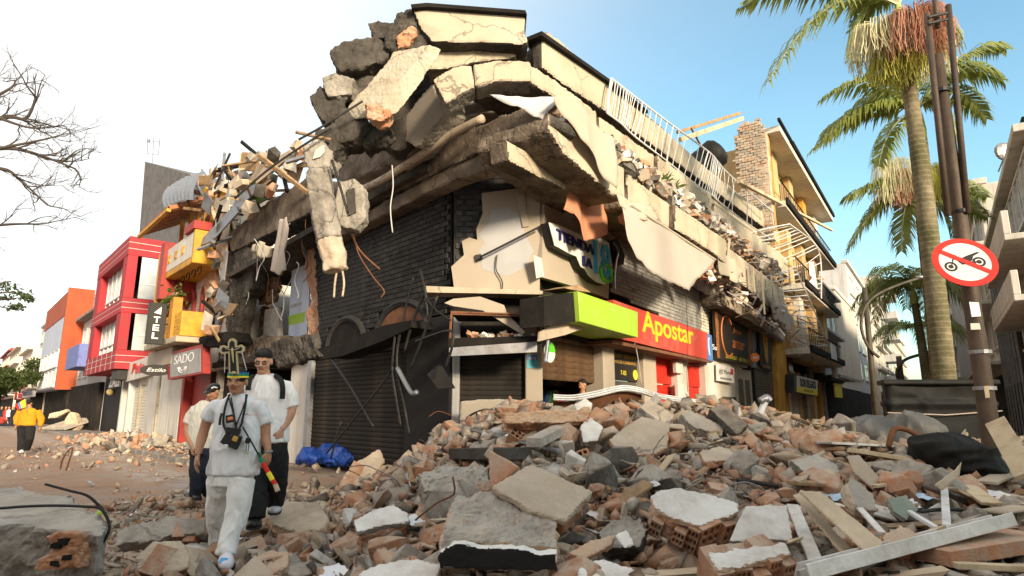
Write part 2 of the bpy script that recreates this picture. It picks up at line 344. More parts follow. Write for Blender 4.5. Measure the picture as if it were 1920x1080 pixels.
def push(me, fn):
    """move every vertex along its normal by fn(point)"""
    n = len(me.vertices); co = np.empty(n*3, np.float32); me.vertices.foreach_get('co', co); no = np.empty(n*3, np.float32); me.vertices.foreach_get('normal', no)
    a = np.array([fn(V(co[3*i:3*i+3])) for i in range(n)], np.float32); co += no*np.repeat(a, 3); me.vertices.foreach_set('co', co); me.update()
def ridge(p): a = 1-2*abs(mnoise.noise(p)); return a*a*a
def paint_side(me, N, idx=1, thr=.8):
    """faces that look along N get material slot idx (the painted face of a broken piece)"""
    nf = len(me.polygons); no = np.empty(nf*3, np.float32); me.polygons.foreach_get('normal', no)
    d = no.reshape(-1, 3) @ np.array(N[:], np.float32); mi = np.where(d > thr, idx, 0).astype(np.int32); me.polygons.foreach_set('material_index', mi)
def broken(name, poly, d, mats, parent=None, vox=None, amp=.02, freq=3.0, seed=0, keep=.15, thr=.62, smooth=1, flat=True):
    """a broken slab: outline poly (3D points) pushed along d, edges crumbled; mats = (raw, painted face)"""
    N = -V(d).normalized(); me = MB().prism(poly, d).mesh(); bm = bmesh.new(); bm.from_mesh(me); bmesh.ops.recalc_face_normals(bm, faces=bm.faces); bm.to_mesh(me); bm.free()
    pa = [V(p) for p in poly]; size = max((a-b).length for a in pa for b in pa)
    me = voxel(me, vox or max(.02, size/45), smooth); roughen(me, amp, freq, seed, (None, N, keep))
    if isinstance(mats, (list, tuple)) and len(mats) > 1: paint_side(me, N, 1, thr)
    if not flat: me.polygons.foreach_set('use_smooth', [True]*len(me.polygons))
    o = link(name, me, mats, parent); return o
def inpoly(x, y, poly):
    c = False; n = len(poly); j = n-1
    for i in range(n):
        xi, yi = poly[i]; xj, yj = poly[j]
        if (yi > y) != (yj > y) and x < (xj-xi)*(y-yi)/(yj-yi)+xi: c = not c
        j = i
    return c
def text(name, s, m, w, h, mats, parent=None, ext=.01, bold=0.0, shear=0.0, sx=None):
    """lettering of width w, height h, lower-left corner at the matrix m (x along, y up, z out)"""
    cu = bpy.data.curves.new(name, 'FONT'); cu.body = s; cu.size = 1; cu.extrude = 0; cu.offset = bold; cu.shear = shear; cu.fill_mode = 'FRONT'
    o = bpy.data.objects.new('tmp', cu); LAB_SCENE.collection.objects.link(o)
    me = evaluated(o); bpy.data.objects.remove(o); bpy.data.curves.remove(cu)
    co = np.array([v.co[:] for v in me.vertices]); lo, hi = co.min(0), co.max(0)
    bm = bmesh.new(); bm.from_mesh(me)
    for v in bm.verts:
        v.co.x = (v.co.x-lo[0])/(hi[0]-lo[0])*w; v.co.y = (v.co.y-lo[1])/(hi[1]-lo[1])*h; v.co.z = 0
    r = bmesh.ops.extrude_face_region(bm, geom=bm.faces[:])
    for g in r['geom']:
        if isinstance(g, bmesh.types.BMVert): g.co.z += ext
    bmesh.ops.recalc_face_normals(bm, faces=bm.faces); bmesh.ops.transform(bm, matrix=m, verts=bm.verts); bm.to_mesh(me); bm.free()
    me.polygons.foreach_set('use_smooth', [False]*len(me.polygons)); me.materials.clear(); return link(name, me, mats, parent)
def brick_wall(parent, name, face, poly, bw, bh, o, mats, back, holes=(), gap=.012, dep=.03, cap=300, backd=.22, jitter=.004, o_back=None):
    """wall = backing prism + real bricks; poly in pixels on the plane o; nearest `cap` bricks are single objects, the rest one stuff part"""
    w = MB().prism([face.pt(u, v, o) for u, v in poly], -face.N*backd).build(name, back, parent)
    T = [face.tz(u, v, o) for u, v in poly]; t0 = min(a for a, b in T); t1 = max(a for a, b in T); z0 = min(b for a, b in T); z1 = max(b for a, b in T)
    H = [[face.tz(u, v, o) for u, v in h] for h in holes]
    rows = int((z1-z0)/bh)+1; items = []
    for r in range(rows):
        z = z0+(r+.5)*bh; off = (r % 2)*bw/2
        for c in range(int((t1-t0)/bw)+2):
            t = t0+(c)*bw+off
            if not inpoly(t, z, T) or any(inpoly(t, z, h) for h in H): continue
            k = 1.0
            for e in (-.45*bw, .45*bw):
                if not inpoly(t+e, z, T): k = 0
            items.append((t, z, k, proj(face.P(t, z, o))[2]))
    items.sort(key=lambda x: x[3])
    m = face.mat(0, 0, 0); R3 = m.to_3x3()
    def bmsh(w2):
        b = MB().box((0, 0, dep/2-.002), w2-gap, bh-gap, dep); me = b.mesh('brick'); bm = bmesh.new(); bm.from_mesh(me)
        bmesh.ops.delete(bm, geom=[f for f in bm.faces if f.normal.z < -.9], context='FACES')
        top = [e for e in bm.edges if all(v.co.z > dep*.5 for v in e.verts)]
        bmesh.ops.bevel(bm, geom=top, offset=.006, segments=1, affect='EDGES'); bmesh.ops.recalc_face_normals(bm, faces=bm.faces); bm.to_mesh(me); bm.free(); return me
    full, half = bmsh(bw), bmsh(bw*.5)
    for me in (full, half):
        for q in ([mats] if isinstance(mats, str) else mats): me.materials.append(MM[q])
    rest = MB()
    for i, (t, z, k, d) in enumerate(items):
        loc = face.P(t, z, o+random.uniform(-jitter, jitter))
        if i < cap:
            b = bpy.data.objects.new('brick', full if k else half); COL.objects.link(b)
            mm = R3.to_4x4(); mm.translation = loc; adopt(b, w); b.matrix_basis = mm @ M4.Rotation(random.uniform(-.006, .006), 4, 'Z')
        else:
            wv = (bw if k else bw*.5)-gap
            rest.box(loc+face.N*(dep/2), wv, bh-gap, dep, R3)
    if rest.v:
        ro = rest.build('brick_field', mats, w); ro['kind'] = 'stuff'
    return w
def shutter(parent, name, face, t0, t1, z0, z1, o, mats, sh=.10, bulge=.018, skew=0.0):
    """roller shutter: every slat its own part"""
    n = max(2, int((z1-z0)/sh)); h = (z1-z0)/n; prof = [(0, 0), (.25, bulge*.8), (.6, bulge), (.9, bulge*.55), (1, 0)]
    s = MB().fbox(face, t0, t1, z0, z1, o-.05, o-.03).build(name, mats, parent)
    X = V((0, 0, 1)).cross(face.N); w = abs(t1-t0); mb = MB()
    vs = []
    for sx in (-w/2, w/2):
        for a, b in prof: vs.append(V((sx, a*h, b)))
    k = len(prof); mb.add(vs, [(i, k+i, k+i+1, i+1) for i in range(k-1)]); me = mb.mesh('slat')
    bm = bmesh.new(); bm.from_mesh(me)
    for f in bm.faces:
        if f.normal.z < 0: f.normal_flip()
    bm.to_mesh(me); bm.free()
    me.materials.append(MM[mats] if isinstance(mats, str) else mats)
    for i in range(n):
        q = bpy.data.objects.new('slat', me); COL.objects.link(q); adopt(q, s)
        mm = face.mat((t0+t1)/2, z0+i*h, o-.02+random.uniform(-.003, .003)); q.matrix_basis = mm
    return s
# ------------------------------------------------------------------ ground, rubble mound height, pavement
def smooth(a, b, x):
    t = min(1, max(0, (x-a)/(b-a))); return t*t*(3-2*t)
_HY = [(0, .12), (3, .22), (4.2, .36), (6, .74), (8, 1.16), (9.4, 1.46), (10.6, 1.40), (12, 1.2), (15, .95), (20, .5), (27, .1), (34, 0)]
def interp(x, T):
    if x <= T[0][0]: return T[0][1]
    for (a, b), (c, d) in zip(T, T[1:]):
        if x <= c: return b+(d-b)*(x-a)/(c-a)
    return T[-1][1]
def heap(x, y):
    """height of the rubble over the street (smooth part)"""
    u = x/max(y, .5)                       # plan bearing
    left = smooth(-2.6, .4, x+.06*(y-7)) if y < 10.5 else smooth(-2.9, -.2, x)
    h = interp(y, _HY)*left
    # foot of the heap along the right street lowers towards the far right
    h *= 1-.42*smooth(1.0, 4.5, x-.2*y)
    # thin litter on the left, none far up the left street
    lit = .10*smooth(13.5, 8.0, y)*smooth(-7.5, -3.5, x+0*y)+.10*smooth(8.5, 5.0, y)
    # inside the corner building the floor stays low
    return max(h, lit*1.0) if left < .5 else h+lit*(1-left)
def heap_n(x, y):
    p = V((x, y, 0)); return heap(x, y)+.09*smooth(.02, .3, heap(x, y))*(mnoise.noise(p*.9)+.6*mnoise.noise(p*2.3))
def hitheap(u, v, lift=0.0):
    d = ray(u, v); s = 2.0
    while s < 60:
        p = CAM+d*s
        if p.z <= heap(p.x, p.y)+lift: return p
        s += .02
    return CAM+d*60
# ground sheet
nt_cut = 90
mb = MB(); g = [-260, -120, -60, -30, -15, 0, 15, 30, 60, 120, 260]
mb.add([(x, y+60, -.01) for y in g for x in g], [(j*11+i, j*11+i+1, (j+1)*11+i+1, (j+1)*11+i) for j in range(10) for i in range(10)])
gm = mat('ground_dirt', (.36, .23, .155), (.25, .16, .11), (.30, .26, .22), .42, 1.6, .45, .95, .9, 14)
_nt = gm.node_tree
def white_band(m, s0, s1, fac=.75, colr=(.46, .42, .38)):
    """pale washed-out plaster dust in a gutter band parallel to the left street"""
    nt = m.node_tree; L = nt.links; b = nt.nodes['Principled BSDF']; src = b.inputs['Base Color'].links[0].from_socket
    geo = _n(nt, 'ShaderNodeNewGeometry'); dp = _n(nt, 'ShaderNodeVectorMath', operation='DOT_PRODUCT'); dp.inputs[1].default_value = FL.N[:]
    L.new(geo.outputs['Position'], dp.inputs[0]); base = FL.O.dot(FL.N)
    sub = _n(nt, 'ShaderNodeMath', operation='SUBTRACT'); sub.inputs[1].default_value = base+(s0+s1)/2; L.new(dp.outputs['Value'], sub.inputs[0])
    ab = _n(nt, 'ShaderNodeMath', operation='ABSOLUTE'); L.new(sub.outputs[0], ab.inputs[0])
    m1 = _n(nt, 'ShaderNodeMapRange'); m1.inputs[1].default_value = (s1-s0)/2; m1.inputs[2].default_value = (s1-s0)*.18; L.new(ab.outputs[0], m1.inputs[0])
    no = _n(nt, 'ShaderNodeTexNoise'); no.inputs['Scale'].default_value = 1.6; no.inputs['Detail'].default_value = 9; no.inputs['Roughness'].default_value = .75; L.new(geo.outputs['Position'], no.inputs['Vector'])
    m2 = _n(nt, 'ShaderNodeMapRange'); m2.inputs[1].default_value = .44; m2.inputs[2].default_value = .58; L.new(no.outputs['Fac'], m2.inputs[0])
    mu = _n(nt, 'ShaderNodeMath', operation='MULTIPLY'); L.new(m1.outputs[0], mu.inputs[0]); L.new(m2.outputs[0], mu.inputs[1])
    mu2 = _n(nt, 'ShaderNodeMath', operation='MULTIPLY'); mu2.inputs[1].default_value = fac; L.new(mu.outputs[0], mu2.inputs[0])
    mx = _n(nt, 'ShaderNodeMix', data_type='RGBA'); mx.inputs[7].default_value = (*colr, 1); L.new(mu2.outputs[0], mx.inputs['Factor']); L.new(src, mx.inputs[6]); L.new(mx.outputs[2], b.inputs['Base Color'])
white_band(gm, 2.4, 4.4)
tag(mb.build('ground', gm), kind='structure')
# left pavement with kerb (along the facades of the left street)
pm = mat('pavement', (.25, .235, .22), (.19, .175, .16), (.24, .16, .11), .4, 1.5, .5, .92, .4, 12)
pv = MB().fbox(FL, 9, 150, -.3, .13, -.6, 2.1).build('pavement', pm); tag(pv, kind='structure')
kb = MB()
for i in range(60):
    t = 8.6+i*1.0
    kb = MB().fbox(FL, t, t+.98, -.2, .135+random.uniform(-.006, .006), 2.103, 2.28)
    k = kb.build('kerb_stone', 'concrete', pv, bevel=.012)
# mound under the loose rubble
nx, ny = 150, 150
X = np.linspace(-9, 20, nx); Y = np.linspace(2.2, 34, ny)
vs = []
for y in Y:
    for x in X: vs.append((x, y, heap_n(x, y)-.07))
fs = []
for j in range(ny-1):
    for i in range(nx-1):
        q = (j*nx+i, j*nx+i+1, (j+1)*nx+i+1, (j+1)*nx+i)
        if max(vs[k][2] for k in q) > -.05: fs.append(q)
mo = MB().add(vs, fs)
mm_ = mat('rubble_fines', (.27, .215, .165), (.17, .135, .105), (.30, .18, .115), .3, 5, 1.5, .95, 1.0, 12, dust=.5)
tag(mo.build('rubble_mound', mm_, smooth=True, fixn=False), kind='structure')
# ================================================================== the collapsed corner building
FLo = lambda u, v, o=0.0: FL.pt(u, v, o)
corner = thing('corner_building', 'collapsed corner building with black brick walls and broken concrete slabs', 'building', FL.P(0, 0, 0))
def px_prism(face, poly, o, dep, name, mats, parent=corner, bevel=0):
    return MB().prism([face.pt(u, v, o) for u, v in poly], -face.N*dep).build(name, mats, parent, bevel=bevel)
def px_broken(face, poly, o, dep, name, mats, parent=corner, amp=.025, freq=3, vox=.05, seed=0, keep=.2, tilt=(0, 0, 0), sm=1):
    return broken(name, [face.pt(u, v, o) for u, v in poly], -face.N*dep+V(tilt), mats, parent, vox, amp, freq, seed, keep, smooth=sm)
tz = FL.tz
# ---- left facade: black brick upper wall
brick_wall(corner, 'left_wall', FL, [(848, 330), (846, 585), (762, 600), (600, 650), (590, 440), (600, 400)], .27, .115, 0, 'brick_dark', 'mortar_dark',
           holes=[[(700, 640), (712, 590), (740, 566), (775, 566), (800, 590), (800, 640)], [(612, 660), (618, 620), (640, 596), (668, 596), (685, 625), (684, 660)]], cap=300)
# arches above the shutters
for cx, cy, w, h in ((752, 612, 52, 44), (648, 632, 36, 34)):
    a = MB(); c = FL.tz(cx, cy+18, .03); e = abs(FL.tz(cx+w, cy, .03)[0]-FL.tz(cx, cy, .03)[0])
    hh = FL.tz(cx, cy-h, .03)[1]-c[1]
    pts = [FL.P(c[0]+e*math.cos(x), c[1]+hh*math.sin(x), .03) for x in [math.pi*k/14 for k in range(15)]]
    a.tube(pts, .09, 6); a.build('arch_rim', 'brick_dark', corner)
    b = MB().prism([FL.P(c[0]+e*.9*math.cos(x), c[1]+hh*.9*math.sin(x), .045) for x in [math.pi*k/14 for k in range(15)]], -FL.N*.05); b.build('arch_panel', 'rust' if cx > 700 else 'soot', corner)
# ---- left shutter, frame, lintel
t0, _ = tz(765, 700); t1, _ = tz(590, 700)
shutter(corner, 'roller_shutter', FL, t0, t1, .1, 2.75, .0, 'shutter_dark', .105)
MB().fbox(FL, t0-.02, t1+.25, 2.75, 3.25, -.3, .02).build('lintel', 'soot', corner)
MB().fbox(FL, t1, t1+.25, 0, 2.75, -.3, .1).build('door_jamb', 'metal_grey', corner, bevel=.01)
tA, _ = tz(850, 700)
MB().fbox(FL, 0.0, t0, 0, 3.3, -.4, .06).build('corner_pier', 'black_paint', corner, bevel=.02)
# ---- chamfer: brick strip above, shutter below
brick_wall(corner, 'chamfer_wall', FC, [(851, 315), (1010, 330), (1010, 520), (851, 540)], .27, .115, .0, 'brick_black', 'mortar_grey', cap=120,
           holes=[[(905, 380), (1020, 350), (1020, 530), (870, 530), (870, 470), (905, 440)]])
c0, _ = FC.tz(862, 700); c1, _ = FC.tz(985, 700); zt = FC.tz(900, 664)[1]
shutter(corner, 'roller_shutter', FC, c0, c1, .1, zt, -.12, 'shutter_dark', .10)
MB().fbox(FC, c1, FC.tz(1017, 700)[0], 0, 3.3, -.3, .03).build('pillar', 'cream_panel', corner, bevel=.015)
MB().fbox(FC, 0, c0, 0, 3.3, -.3, .03).build('pillar', 'grey_paint', corner, bevel=.015)
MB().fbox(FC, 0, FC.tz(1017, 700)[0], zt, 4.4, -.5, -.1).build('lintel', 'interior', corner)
# ---- right facade ground floor
Rt = lambda u: FR.tz(u, 690)[0]
z3 = FR.tz(1130, 640)[1]
for a, b, m_ in ((1129, 1150, 'cream_panel'), (1205, 1228, 'cream_panel'), (1268, 1287, 'offwhite'), (1320, 1345, 'offwhite')):
    MB().fbox(FR, Rt(a), Rt(b), 0, 3.3, -.45, .04).build('pillar', m_, corner, bevel=.02)
shutter(corner, 'roller_shutter', FR, Rt(1022), Rt(1129), 2.05, 3.0, -.2, 'shutter_brown', .12)
shutter(corner, 'roller_shutter', FR, Rt(1150), Rt(1205), .1, 2.15, -.2, 'shutter_grey', .14)
shutter(corner, 'roller_shutter', FR, Rt(1228), Rt(1268), .1, 2.15, -.2, 'shutter_red', .105)
shutter(corner, 'roller_shutter', FR, Rt(1287), Rt(1320), .1, 2.15, -.2, 'shutter_red', .105)
MB().fbox(FR, Rt(1228), Rt(1268), 2.17, 2.9, -.25, -.17).build('door_panel', 'shutter_red', corner)
MB().fbox(FR, Rt(1287), Rt(1320), 2.17, 2.9, -.25, -.17).build('door_panel', 'shutter_red', corner)
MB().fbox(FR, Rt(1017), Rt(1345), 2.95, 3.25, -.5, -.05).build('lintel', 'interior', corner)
# meter boxes between the red shutters
for u, v, w, h in ((1279, 733, 14, 26), (1274, 690, 12, 18)):
    a = FR.tz(u-w/2, v+h/2, .15); b = FR.tz(u+w/2, v-h/2, .15)
    MB().fbox(FR, a[0], b[0], a[1], b[1], .05, .16).build('meter_box', 'offwhite', corner, bevel=.01)
# dark shop interior shell behind the open shutter
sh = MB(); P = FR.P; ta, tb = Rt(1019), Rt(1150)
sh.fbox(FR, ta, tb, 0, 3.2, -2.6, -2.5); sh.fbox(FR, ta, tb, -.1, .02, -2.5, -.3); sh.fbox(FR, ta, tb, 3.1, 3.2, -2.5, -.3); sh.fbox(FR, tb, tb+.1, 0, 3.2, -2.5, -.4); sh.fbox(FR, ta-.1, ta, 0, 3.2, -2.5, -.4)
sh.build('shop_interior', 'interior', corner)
# ---- right facade upper: grey brick, then white brick
brick_wall(corner, 'right_wall', FR, [(1143, 420), (1312, 520), (1314, 625), (1200, 575), (1143, 545)], .26, .105, 0, 'brick_grey', 'mortar_grey', cap=300)
brick_wall(corner, 'right_wall', FR, [(1313, 490), (1400, 560), (1400, 690), (1345, 690), (1345, 640), (1314, 625)], .26, .105, .0, 'brick_white', 'mortar_white', cap=150)
# wall core behind everything (keeps the street from showing through)
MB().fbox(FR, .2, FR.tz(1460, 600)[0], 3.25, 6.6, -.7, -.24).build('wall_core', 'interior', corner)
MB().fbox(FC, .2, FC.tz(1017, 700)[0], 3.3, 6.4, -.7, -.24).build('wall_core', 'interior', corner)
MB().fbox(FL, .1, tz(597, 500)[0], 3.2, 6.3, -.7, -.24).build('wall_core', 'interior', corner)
# ---- cream fascia panels round the corner (with torn edge, grey primer patch)
fas = [(903, 362), (1012, 348), (1012, 548), (852, 545), (846, 500), (870, 478), (866, 452), (880, 445), (895, 450), (893, 430), (905, 400)]
px_prism(FC, fas, .16, .05, 'fascia_panel', 'cream_panel')
px_prism(FC, [(922, 395), (948, 388), (972, 400), (985, 440), (1000, 470), (988, 500), (950, 518), (905, 505), (898, 470), (910, 455), (897, 440), (915, 420)], .164, .002, 'primer_patch', 'grey_primer')
px_prism(FC, [(966, 356), (982, 352), (992, 424), (980, 426)], .20, .04, 'cover_strip', 'cream_panel', bevel=.005)
px_prism(FC, [(797, 536), (1018, 545), (1018, 552), (797, 548)], .45, .5, 'ledge', 'plaster_beige')
px_prism(FR, [(1022, 342), (1060, 360), (1148, 408), (1141, 560), (1105, 545), (1017, 520), (1016, 480)], .12, .12, 'fascia_panel', 'cream_panel')
px_prism(FR, [(1000, 478), (1016, 484), (1020, 518), (1006, 522)], .125, .01, 'torn_flap', 'white_paint')
# ---- beams and slabs. Left run
px_broken(FL, [(952, 262), (958, 303), (848, 340), (684, 420), (600, 462), (596, 438), (684, 396), (810, 328)], .40, .4, 'beam', ('concrete_brown',), amp=.015, vox=.06)
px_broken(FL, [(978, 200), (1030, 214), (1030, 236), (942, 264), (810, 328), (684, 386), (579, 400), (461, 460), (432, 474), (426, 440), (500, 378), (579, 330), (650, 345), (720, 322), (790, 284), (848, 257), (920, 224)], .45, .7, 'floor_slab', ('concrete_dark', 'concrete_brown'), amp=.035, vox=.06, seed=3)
oR = (FL.pt(1030, 220, .45)-FR.O).dot(FR.N)      # where the two runs of the slab meet in a sharp corner
# soffit of the left slab
# right run: ochre beam, slab nose, two cream bands, parapet
px_broken(FR, [(950, 262), (1060, 318), (1062, 356), (955, 303)], .92, .4, 'beam', ('concrete_brown', 'cream'), amp=.012, vox=.05, seed=5)
B1 = [(1031, 216), (1090, 255), (1150, 300), (1280, 394), (1380, 464), (1470, 535), (1470, 585), (1440, 565), (1340, 478), (1230, 408), (1150, 364), (1060, 290), (1031, 244)]
def cut(poly, a, b, du=0, dv=0):
    """the part of a band outline between columns a and b, shifted a little"""
    def clip(P, x, keep):
        out = []
        for (p, q) in zip(P, P[1:]+P[:1]):
            ip, iq = keep(p[0], x), keep(q[0], x)
            if ip: out.append(p)
            if ip != iq: k = (x-p[0])/(q[0]-p[0]); out.append((x, p[1]+(q[1]-p[1])*k))
        return out
    P = clip(clip(poly, a, lambda u, x: u >= x), b, lambda u, x: u <= x); return [(u+du, v+dv) for u, v in P]
for i, (a, b, dv, do) in enumerate(((1000, 1172, 0, 0), (1177, 1262, 6, -.12), (1267, 1362, -2, .05), (1366, 1475, 9, -.2))):
    px_broken(FR, cut(B1, a, b, 0, dv), oR+do, oR+do, 'floor_slab', ('concrete_brown', 'cream'), amp=.03, freq=4, vox=.055, seed=7+i, keep=.12)
B2 = [(990, 116), (1040, 148), (1140, 225), (1250, 305), (1400, 415), (1480, 480), (1480, 512), (1425, 474), (1300, 376), (1150, 266), (1060, 196), (994, 154)]
for i, (a, b, dv, do) in enumerate(((970, 1120, 0, 0), (1124, 1230, 3, -.06), (1234, 1335, -2, .06), (1340, 1490, 8, -.15))):
    px_broken(FR, cut(B2, a, b, 0, dv), 1.0+do, 1.3, 'floor_slab', ('concrete_brown', 'cream'), amp=.03, freq=4, vox=.055, seed=17+i, keep=.12)
B3 = [(1016, 62), (1030, 58), (1140, 150), (1240, 236), (1320, 310), (1440, 405), (1440, 432), (1250, 290), (1140, 212), (1060, 160), (1018, 128)]
px_broken(FR, B3, .8, .25, 'parapet', ('concrete_dark', 'cream'), amp=.012, vox=.06, seed=9, keep=.1)
px_prism(FR, [(1016, 58), (1140, 146), (1215, 206), (1215, 212), (1140, 152), (1016, 66)], .9, .45, 'coping', 'soot')
px_prism(FR, [(1018, 100), (1140, 190), (1250, 275), (1440, 415), (1440, 455), (1250, 335), (1140, 245), (1030, 165)], .5, .2, 'parapet_base', 'cream')
px_broken(FC, [(690, 250), (760, 150), (815, 115), (850, 130), (850, 165), (790, 260), (740, 285)], .75, .5, 'roof_core', ('concrete_dark',), amp=.05, vox=.07, seed=14, keep=1)
# broken end of the parapet
px_broken(FC, [(978, 108), (1000, 75), (1020, 62), (1022, 128), (1030, 150), (1000, 135)], .9, .8, 'parapet_end', ('concrete_dark',), amp=.06, vox=.05, freq=5, seed=10)
# salmon-brown crushed masonry between the two cream bands, and under the lower one
px_broken(FR, [(1030, 165), (1150, 266), (1300, 376), (1425, 474), (1470, 540), (1380, 470), (1280, 398), (1150, 306), (1060, 225)], .88, .6, 'crushed_wall', ('clay_pale',), amp=.08, freq=3, vox=.09, seed=11, keep=1)
px_broken(FR, [(1160, 372), (1240, 415), (1340, 480), (1450, 575), (1470, 640), (1400, 600), (1310, 525), (1200, 450)], .55, .4, 'crushed_wall', ('plaster_grey',), amp=.10, freq=3, vox=.09, seed=12, keep=1)
# interior floor plates behind the noses so no daylight leaks through
MB().prism([FR.P(0, 6.55, .5), FR.P(26, 6.55, .5), FR.P(26, 6.55, -5), FR.P(0, 6.55, -5)], V((0, 0, .18))).build('floor_plate', 'concrete_dark', corner)
MB().prism([FL.P(.3, 6.25, .6), FL.P(12.2, 5.9, .6), FL.P(12.2, 5.9, -5), FL.P(.3, 6.25, -5)], V((0, 0, .16))).build('floor_plate', 'concrete_dark', corner)
# recessed dark storey over the chamfer
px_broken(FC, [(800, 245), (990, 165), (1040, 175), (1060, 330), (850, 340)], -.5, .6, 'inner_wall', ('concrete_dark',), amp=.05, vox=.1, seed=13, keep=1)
# ---- the arched roof edge made of cracked cream blocks (left part of the second band)
ARC = [([(747, 231), (810, 154), (836, 207), (825, 222), (781, 276), (752, 262)], 'cream_panel'), ([(812, 150), (850, 124), (884, 120), (890, 162), (850, 186), (835, 195)], 'cream'),
       ([(886, 119), (940, 111), (994, 116), (998, 152), (930, 152), (890, 163)], 'cream'), ([(700, 262), (747, 231), (756, 262), (782, 278), (735, 312), (706, 300)], 'concrete_brown'),
       ([(627, 300), (660, 280), (716, 262), (730, 282), (716, 312), (640, 345), (626, 330)], 'concrete_brown')]
for i, (p, m_) in enumerate(ARC):
    px_broken(FC if i in (1, 2) else FL, p, 2.2 if i in (1, 2) else (1.2 if i == 0 else 1.0), .5, 'roof_edge_block', ('concrete', m_), amp=.02, vox=.045, seed=20+i, keep=.12)
# pale drain pipe under the arch
MB().tube(curve_pts([FL.pt(672, 358, .95), FL.pt(720, 335, .95), FL.pt(790, 290, .9), FL.pt(850, 250, .8), FL.pt(905, 222, .7)], 5), .08, 10).build('drain_pipe', 'plaster_beige', corner, smooth=True)
# soffits glimpsed under the arch
px_broken(FC, [(830, 205), (900, 160), (985, 150), (1000, 200), (900, 222), (850, 250)], .4, .6, 'ceiling_ruin', ('plaster_beige',), amp=.08, vox=.08, freq=2.5, seed=26, keep=1)
MB().prism([FC.pt(870, 190, .9), FC.pt(960, 178, .9), FC.pt(955, 184, .9), FC.pt(870, 198, .9)], V((0, .4, 0))).build('fallen_lath', 'white_paint', corner)
# ---- the ruin gap on the left: pier, rooms, infill, torn walls
px_broken(FL, [(415, 450), (438, 440), (475, 470), (470, 540), (455, 560), (440, 645), (428, 650), (418, 560)], .35, .5, 'pier', ('concrete_dark',), amp=.05, vox=.06, seed=30, keep=1)
gap0, gap1 = tz(596, 560)[0], tz(418, 560)[0]
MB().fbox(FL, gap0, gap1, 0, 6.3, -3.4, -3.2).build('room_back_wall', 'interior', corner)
MB().fbox(FL, gap0, gap1+.2, 2.95, 3.15, -3.2, .1).build('floor_plate', 'concrete_dark', corner)
MB().fbox(FL, gap1-.05, gap1+.25, 0, 6, -3.2, -.1).build('side_wall', 'plaster_grey', corner)
MB().fbox(FL, gap0-.2, gap0, 0, 6.2, -3.2, -.1).build('side_wall', 'concrete_dark', corner)
px_prism(FL, [(446, 478), (492, 478), (488, 552), (443, 556)], -1.6, .06, 'room_panel', 'offwhite')
px_broken(FL, [(596, 440), (600, 650), (578, 648), (574, 585), (582, 560), (570, 500), (580, 450)], -.1, .3, 'torn_brick_edge', ('clay',), amp=.05, vox=.05, seed=31, keep=1)
px_prism(FL, [(548, 495), (578, 486), (580, 560), (574, 640), (540, 648), (543, 575)], -.7, .04, 'graffiti_panel', 'paleblue')
for p in ([(541, 592), (572, 585), (570, 604), (541, 610)], [(540, 634), (574, 628), (574, 640), (539, 647)]):
    px_prism(FL, p, -.695, .002, 'green_patch', 'lime')
px_prism(FL, [(545, 572), (566, 566), (566, 572), (545, 578)], -.694, .002, 'grey_mark', 'grey_paint')
px_broken(FL, [(495, 580), (520, 575), (522, 660), (490, 665)], -.4, .2, 'pier', ('plaster_grey',), amp=.02, vox=.05, seed=32, keep=1)
px_broken(FL, [(420, 560), (500, 575), (500, 615), (470, 630), (425, 628)], -1.0, .4, 'collapsed_floor', ('clay', ), amp=.12, vox=.07, freq=4, seed=33, keep=1)
px_broken(FL, [(505, 640), (590, 625), (598, 668), (520, 690)], .15, .5, 'collapsed_floor', ('concrete_dark',), amp=.08, vox=.07, freq=4, seed=34, keep=1)
px_broken(FL, [(405, 640), (520, 630), (530, 668), (408, 690)], .0, .5, 'collapsed_floor', ('concrete_brown',), amp=.08, vox=.07, freq=4, seed=35, keep=1)
# crushed masonry in the gap and dangling bits
px_broken(FL, [(484, 520), (500, 500), (512, 520), (508, 560), (488, 570), (480, 555)], -.5, .3, 'crushed_masonry', ('clay_pale',), amp=.10, vox=.035, freq=7, seed=36, keep=1)
# dark wall below the ruin gap
MB().fbox(FL, tz(585, 700)[0]+.2, tz(540, 700)[0], 0, 2.9, -.4, -.1).build('door_panel', 'offwhite', corner)
# ================================================================== loose slabs on top of the ruin
def loose(name, label, cat, face, poly, o, dep, mats, group=None, tilt=(0, 0, 0), **k):
    ob = px_broken(face, poly, o, dep, name, mats, None, tilt=tilt, **k); return tag(ob, label, cat, group)
G1 = 'broken slabs piled on the ruined roof'
loose('parapet_slab', 'large cream parapet block with dark coping at the very top of the ruin', 'slab', FC,
      [(772, 12), (800, 10), (986, 24), (984, 60), (993, 78), (978, 84), (900, 78), (812, 80), (790, 55)], 2.1, .7, ('concrete_dark', 'cream_tiles'), G1, amp=.02, vox=.045, seed=41, keep=.08)
tag(px_broken(FC, [(812, 81), (900, 79), (980, 84), (965, 108), (915, 113), (880, 120), (840, 128), (800, 130)], 1.8, .6, 'soffit_slab', ('concrete_brown', 'cream'), None, amp=.02, vox=.045, seed=42, keep=.1), 'cream soffit piece under the topmost parapet block', 'slab', G1)
tag(px_prism(FC, [(770, 8), (800, 5), (985, 19), (988, 26), (800, 12), (772, 15)], 2.2, .8, 'coping_strip', 'soot', None), 'thin black roofing edge on the topmost parapet block', 'coping')
loose('brick_core_block', 'dark broken end with red brick core left of the topmost block', 'slab', FC,
      [(722, 60), (745, 22), (778, 14), (795, 58), (812, 80), (790, 100), (740, 100), (720, 85)], 2.0, .7, ('concrete_dark', 'concrete_dark'), G1, amp=.06, vox=.04, freq=5, seed=43, keep=1)
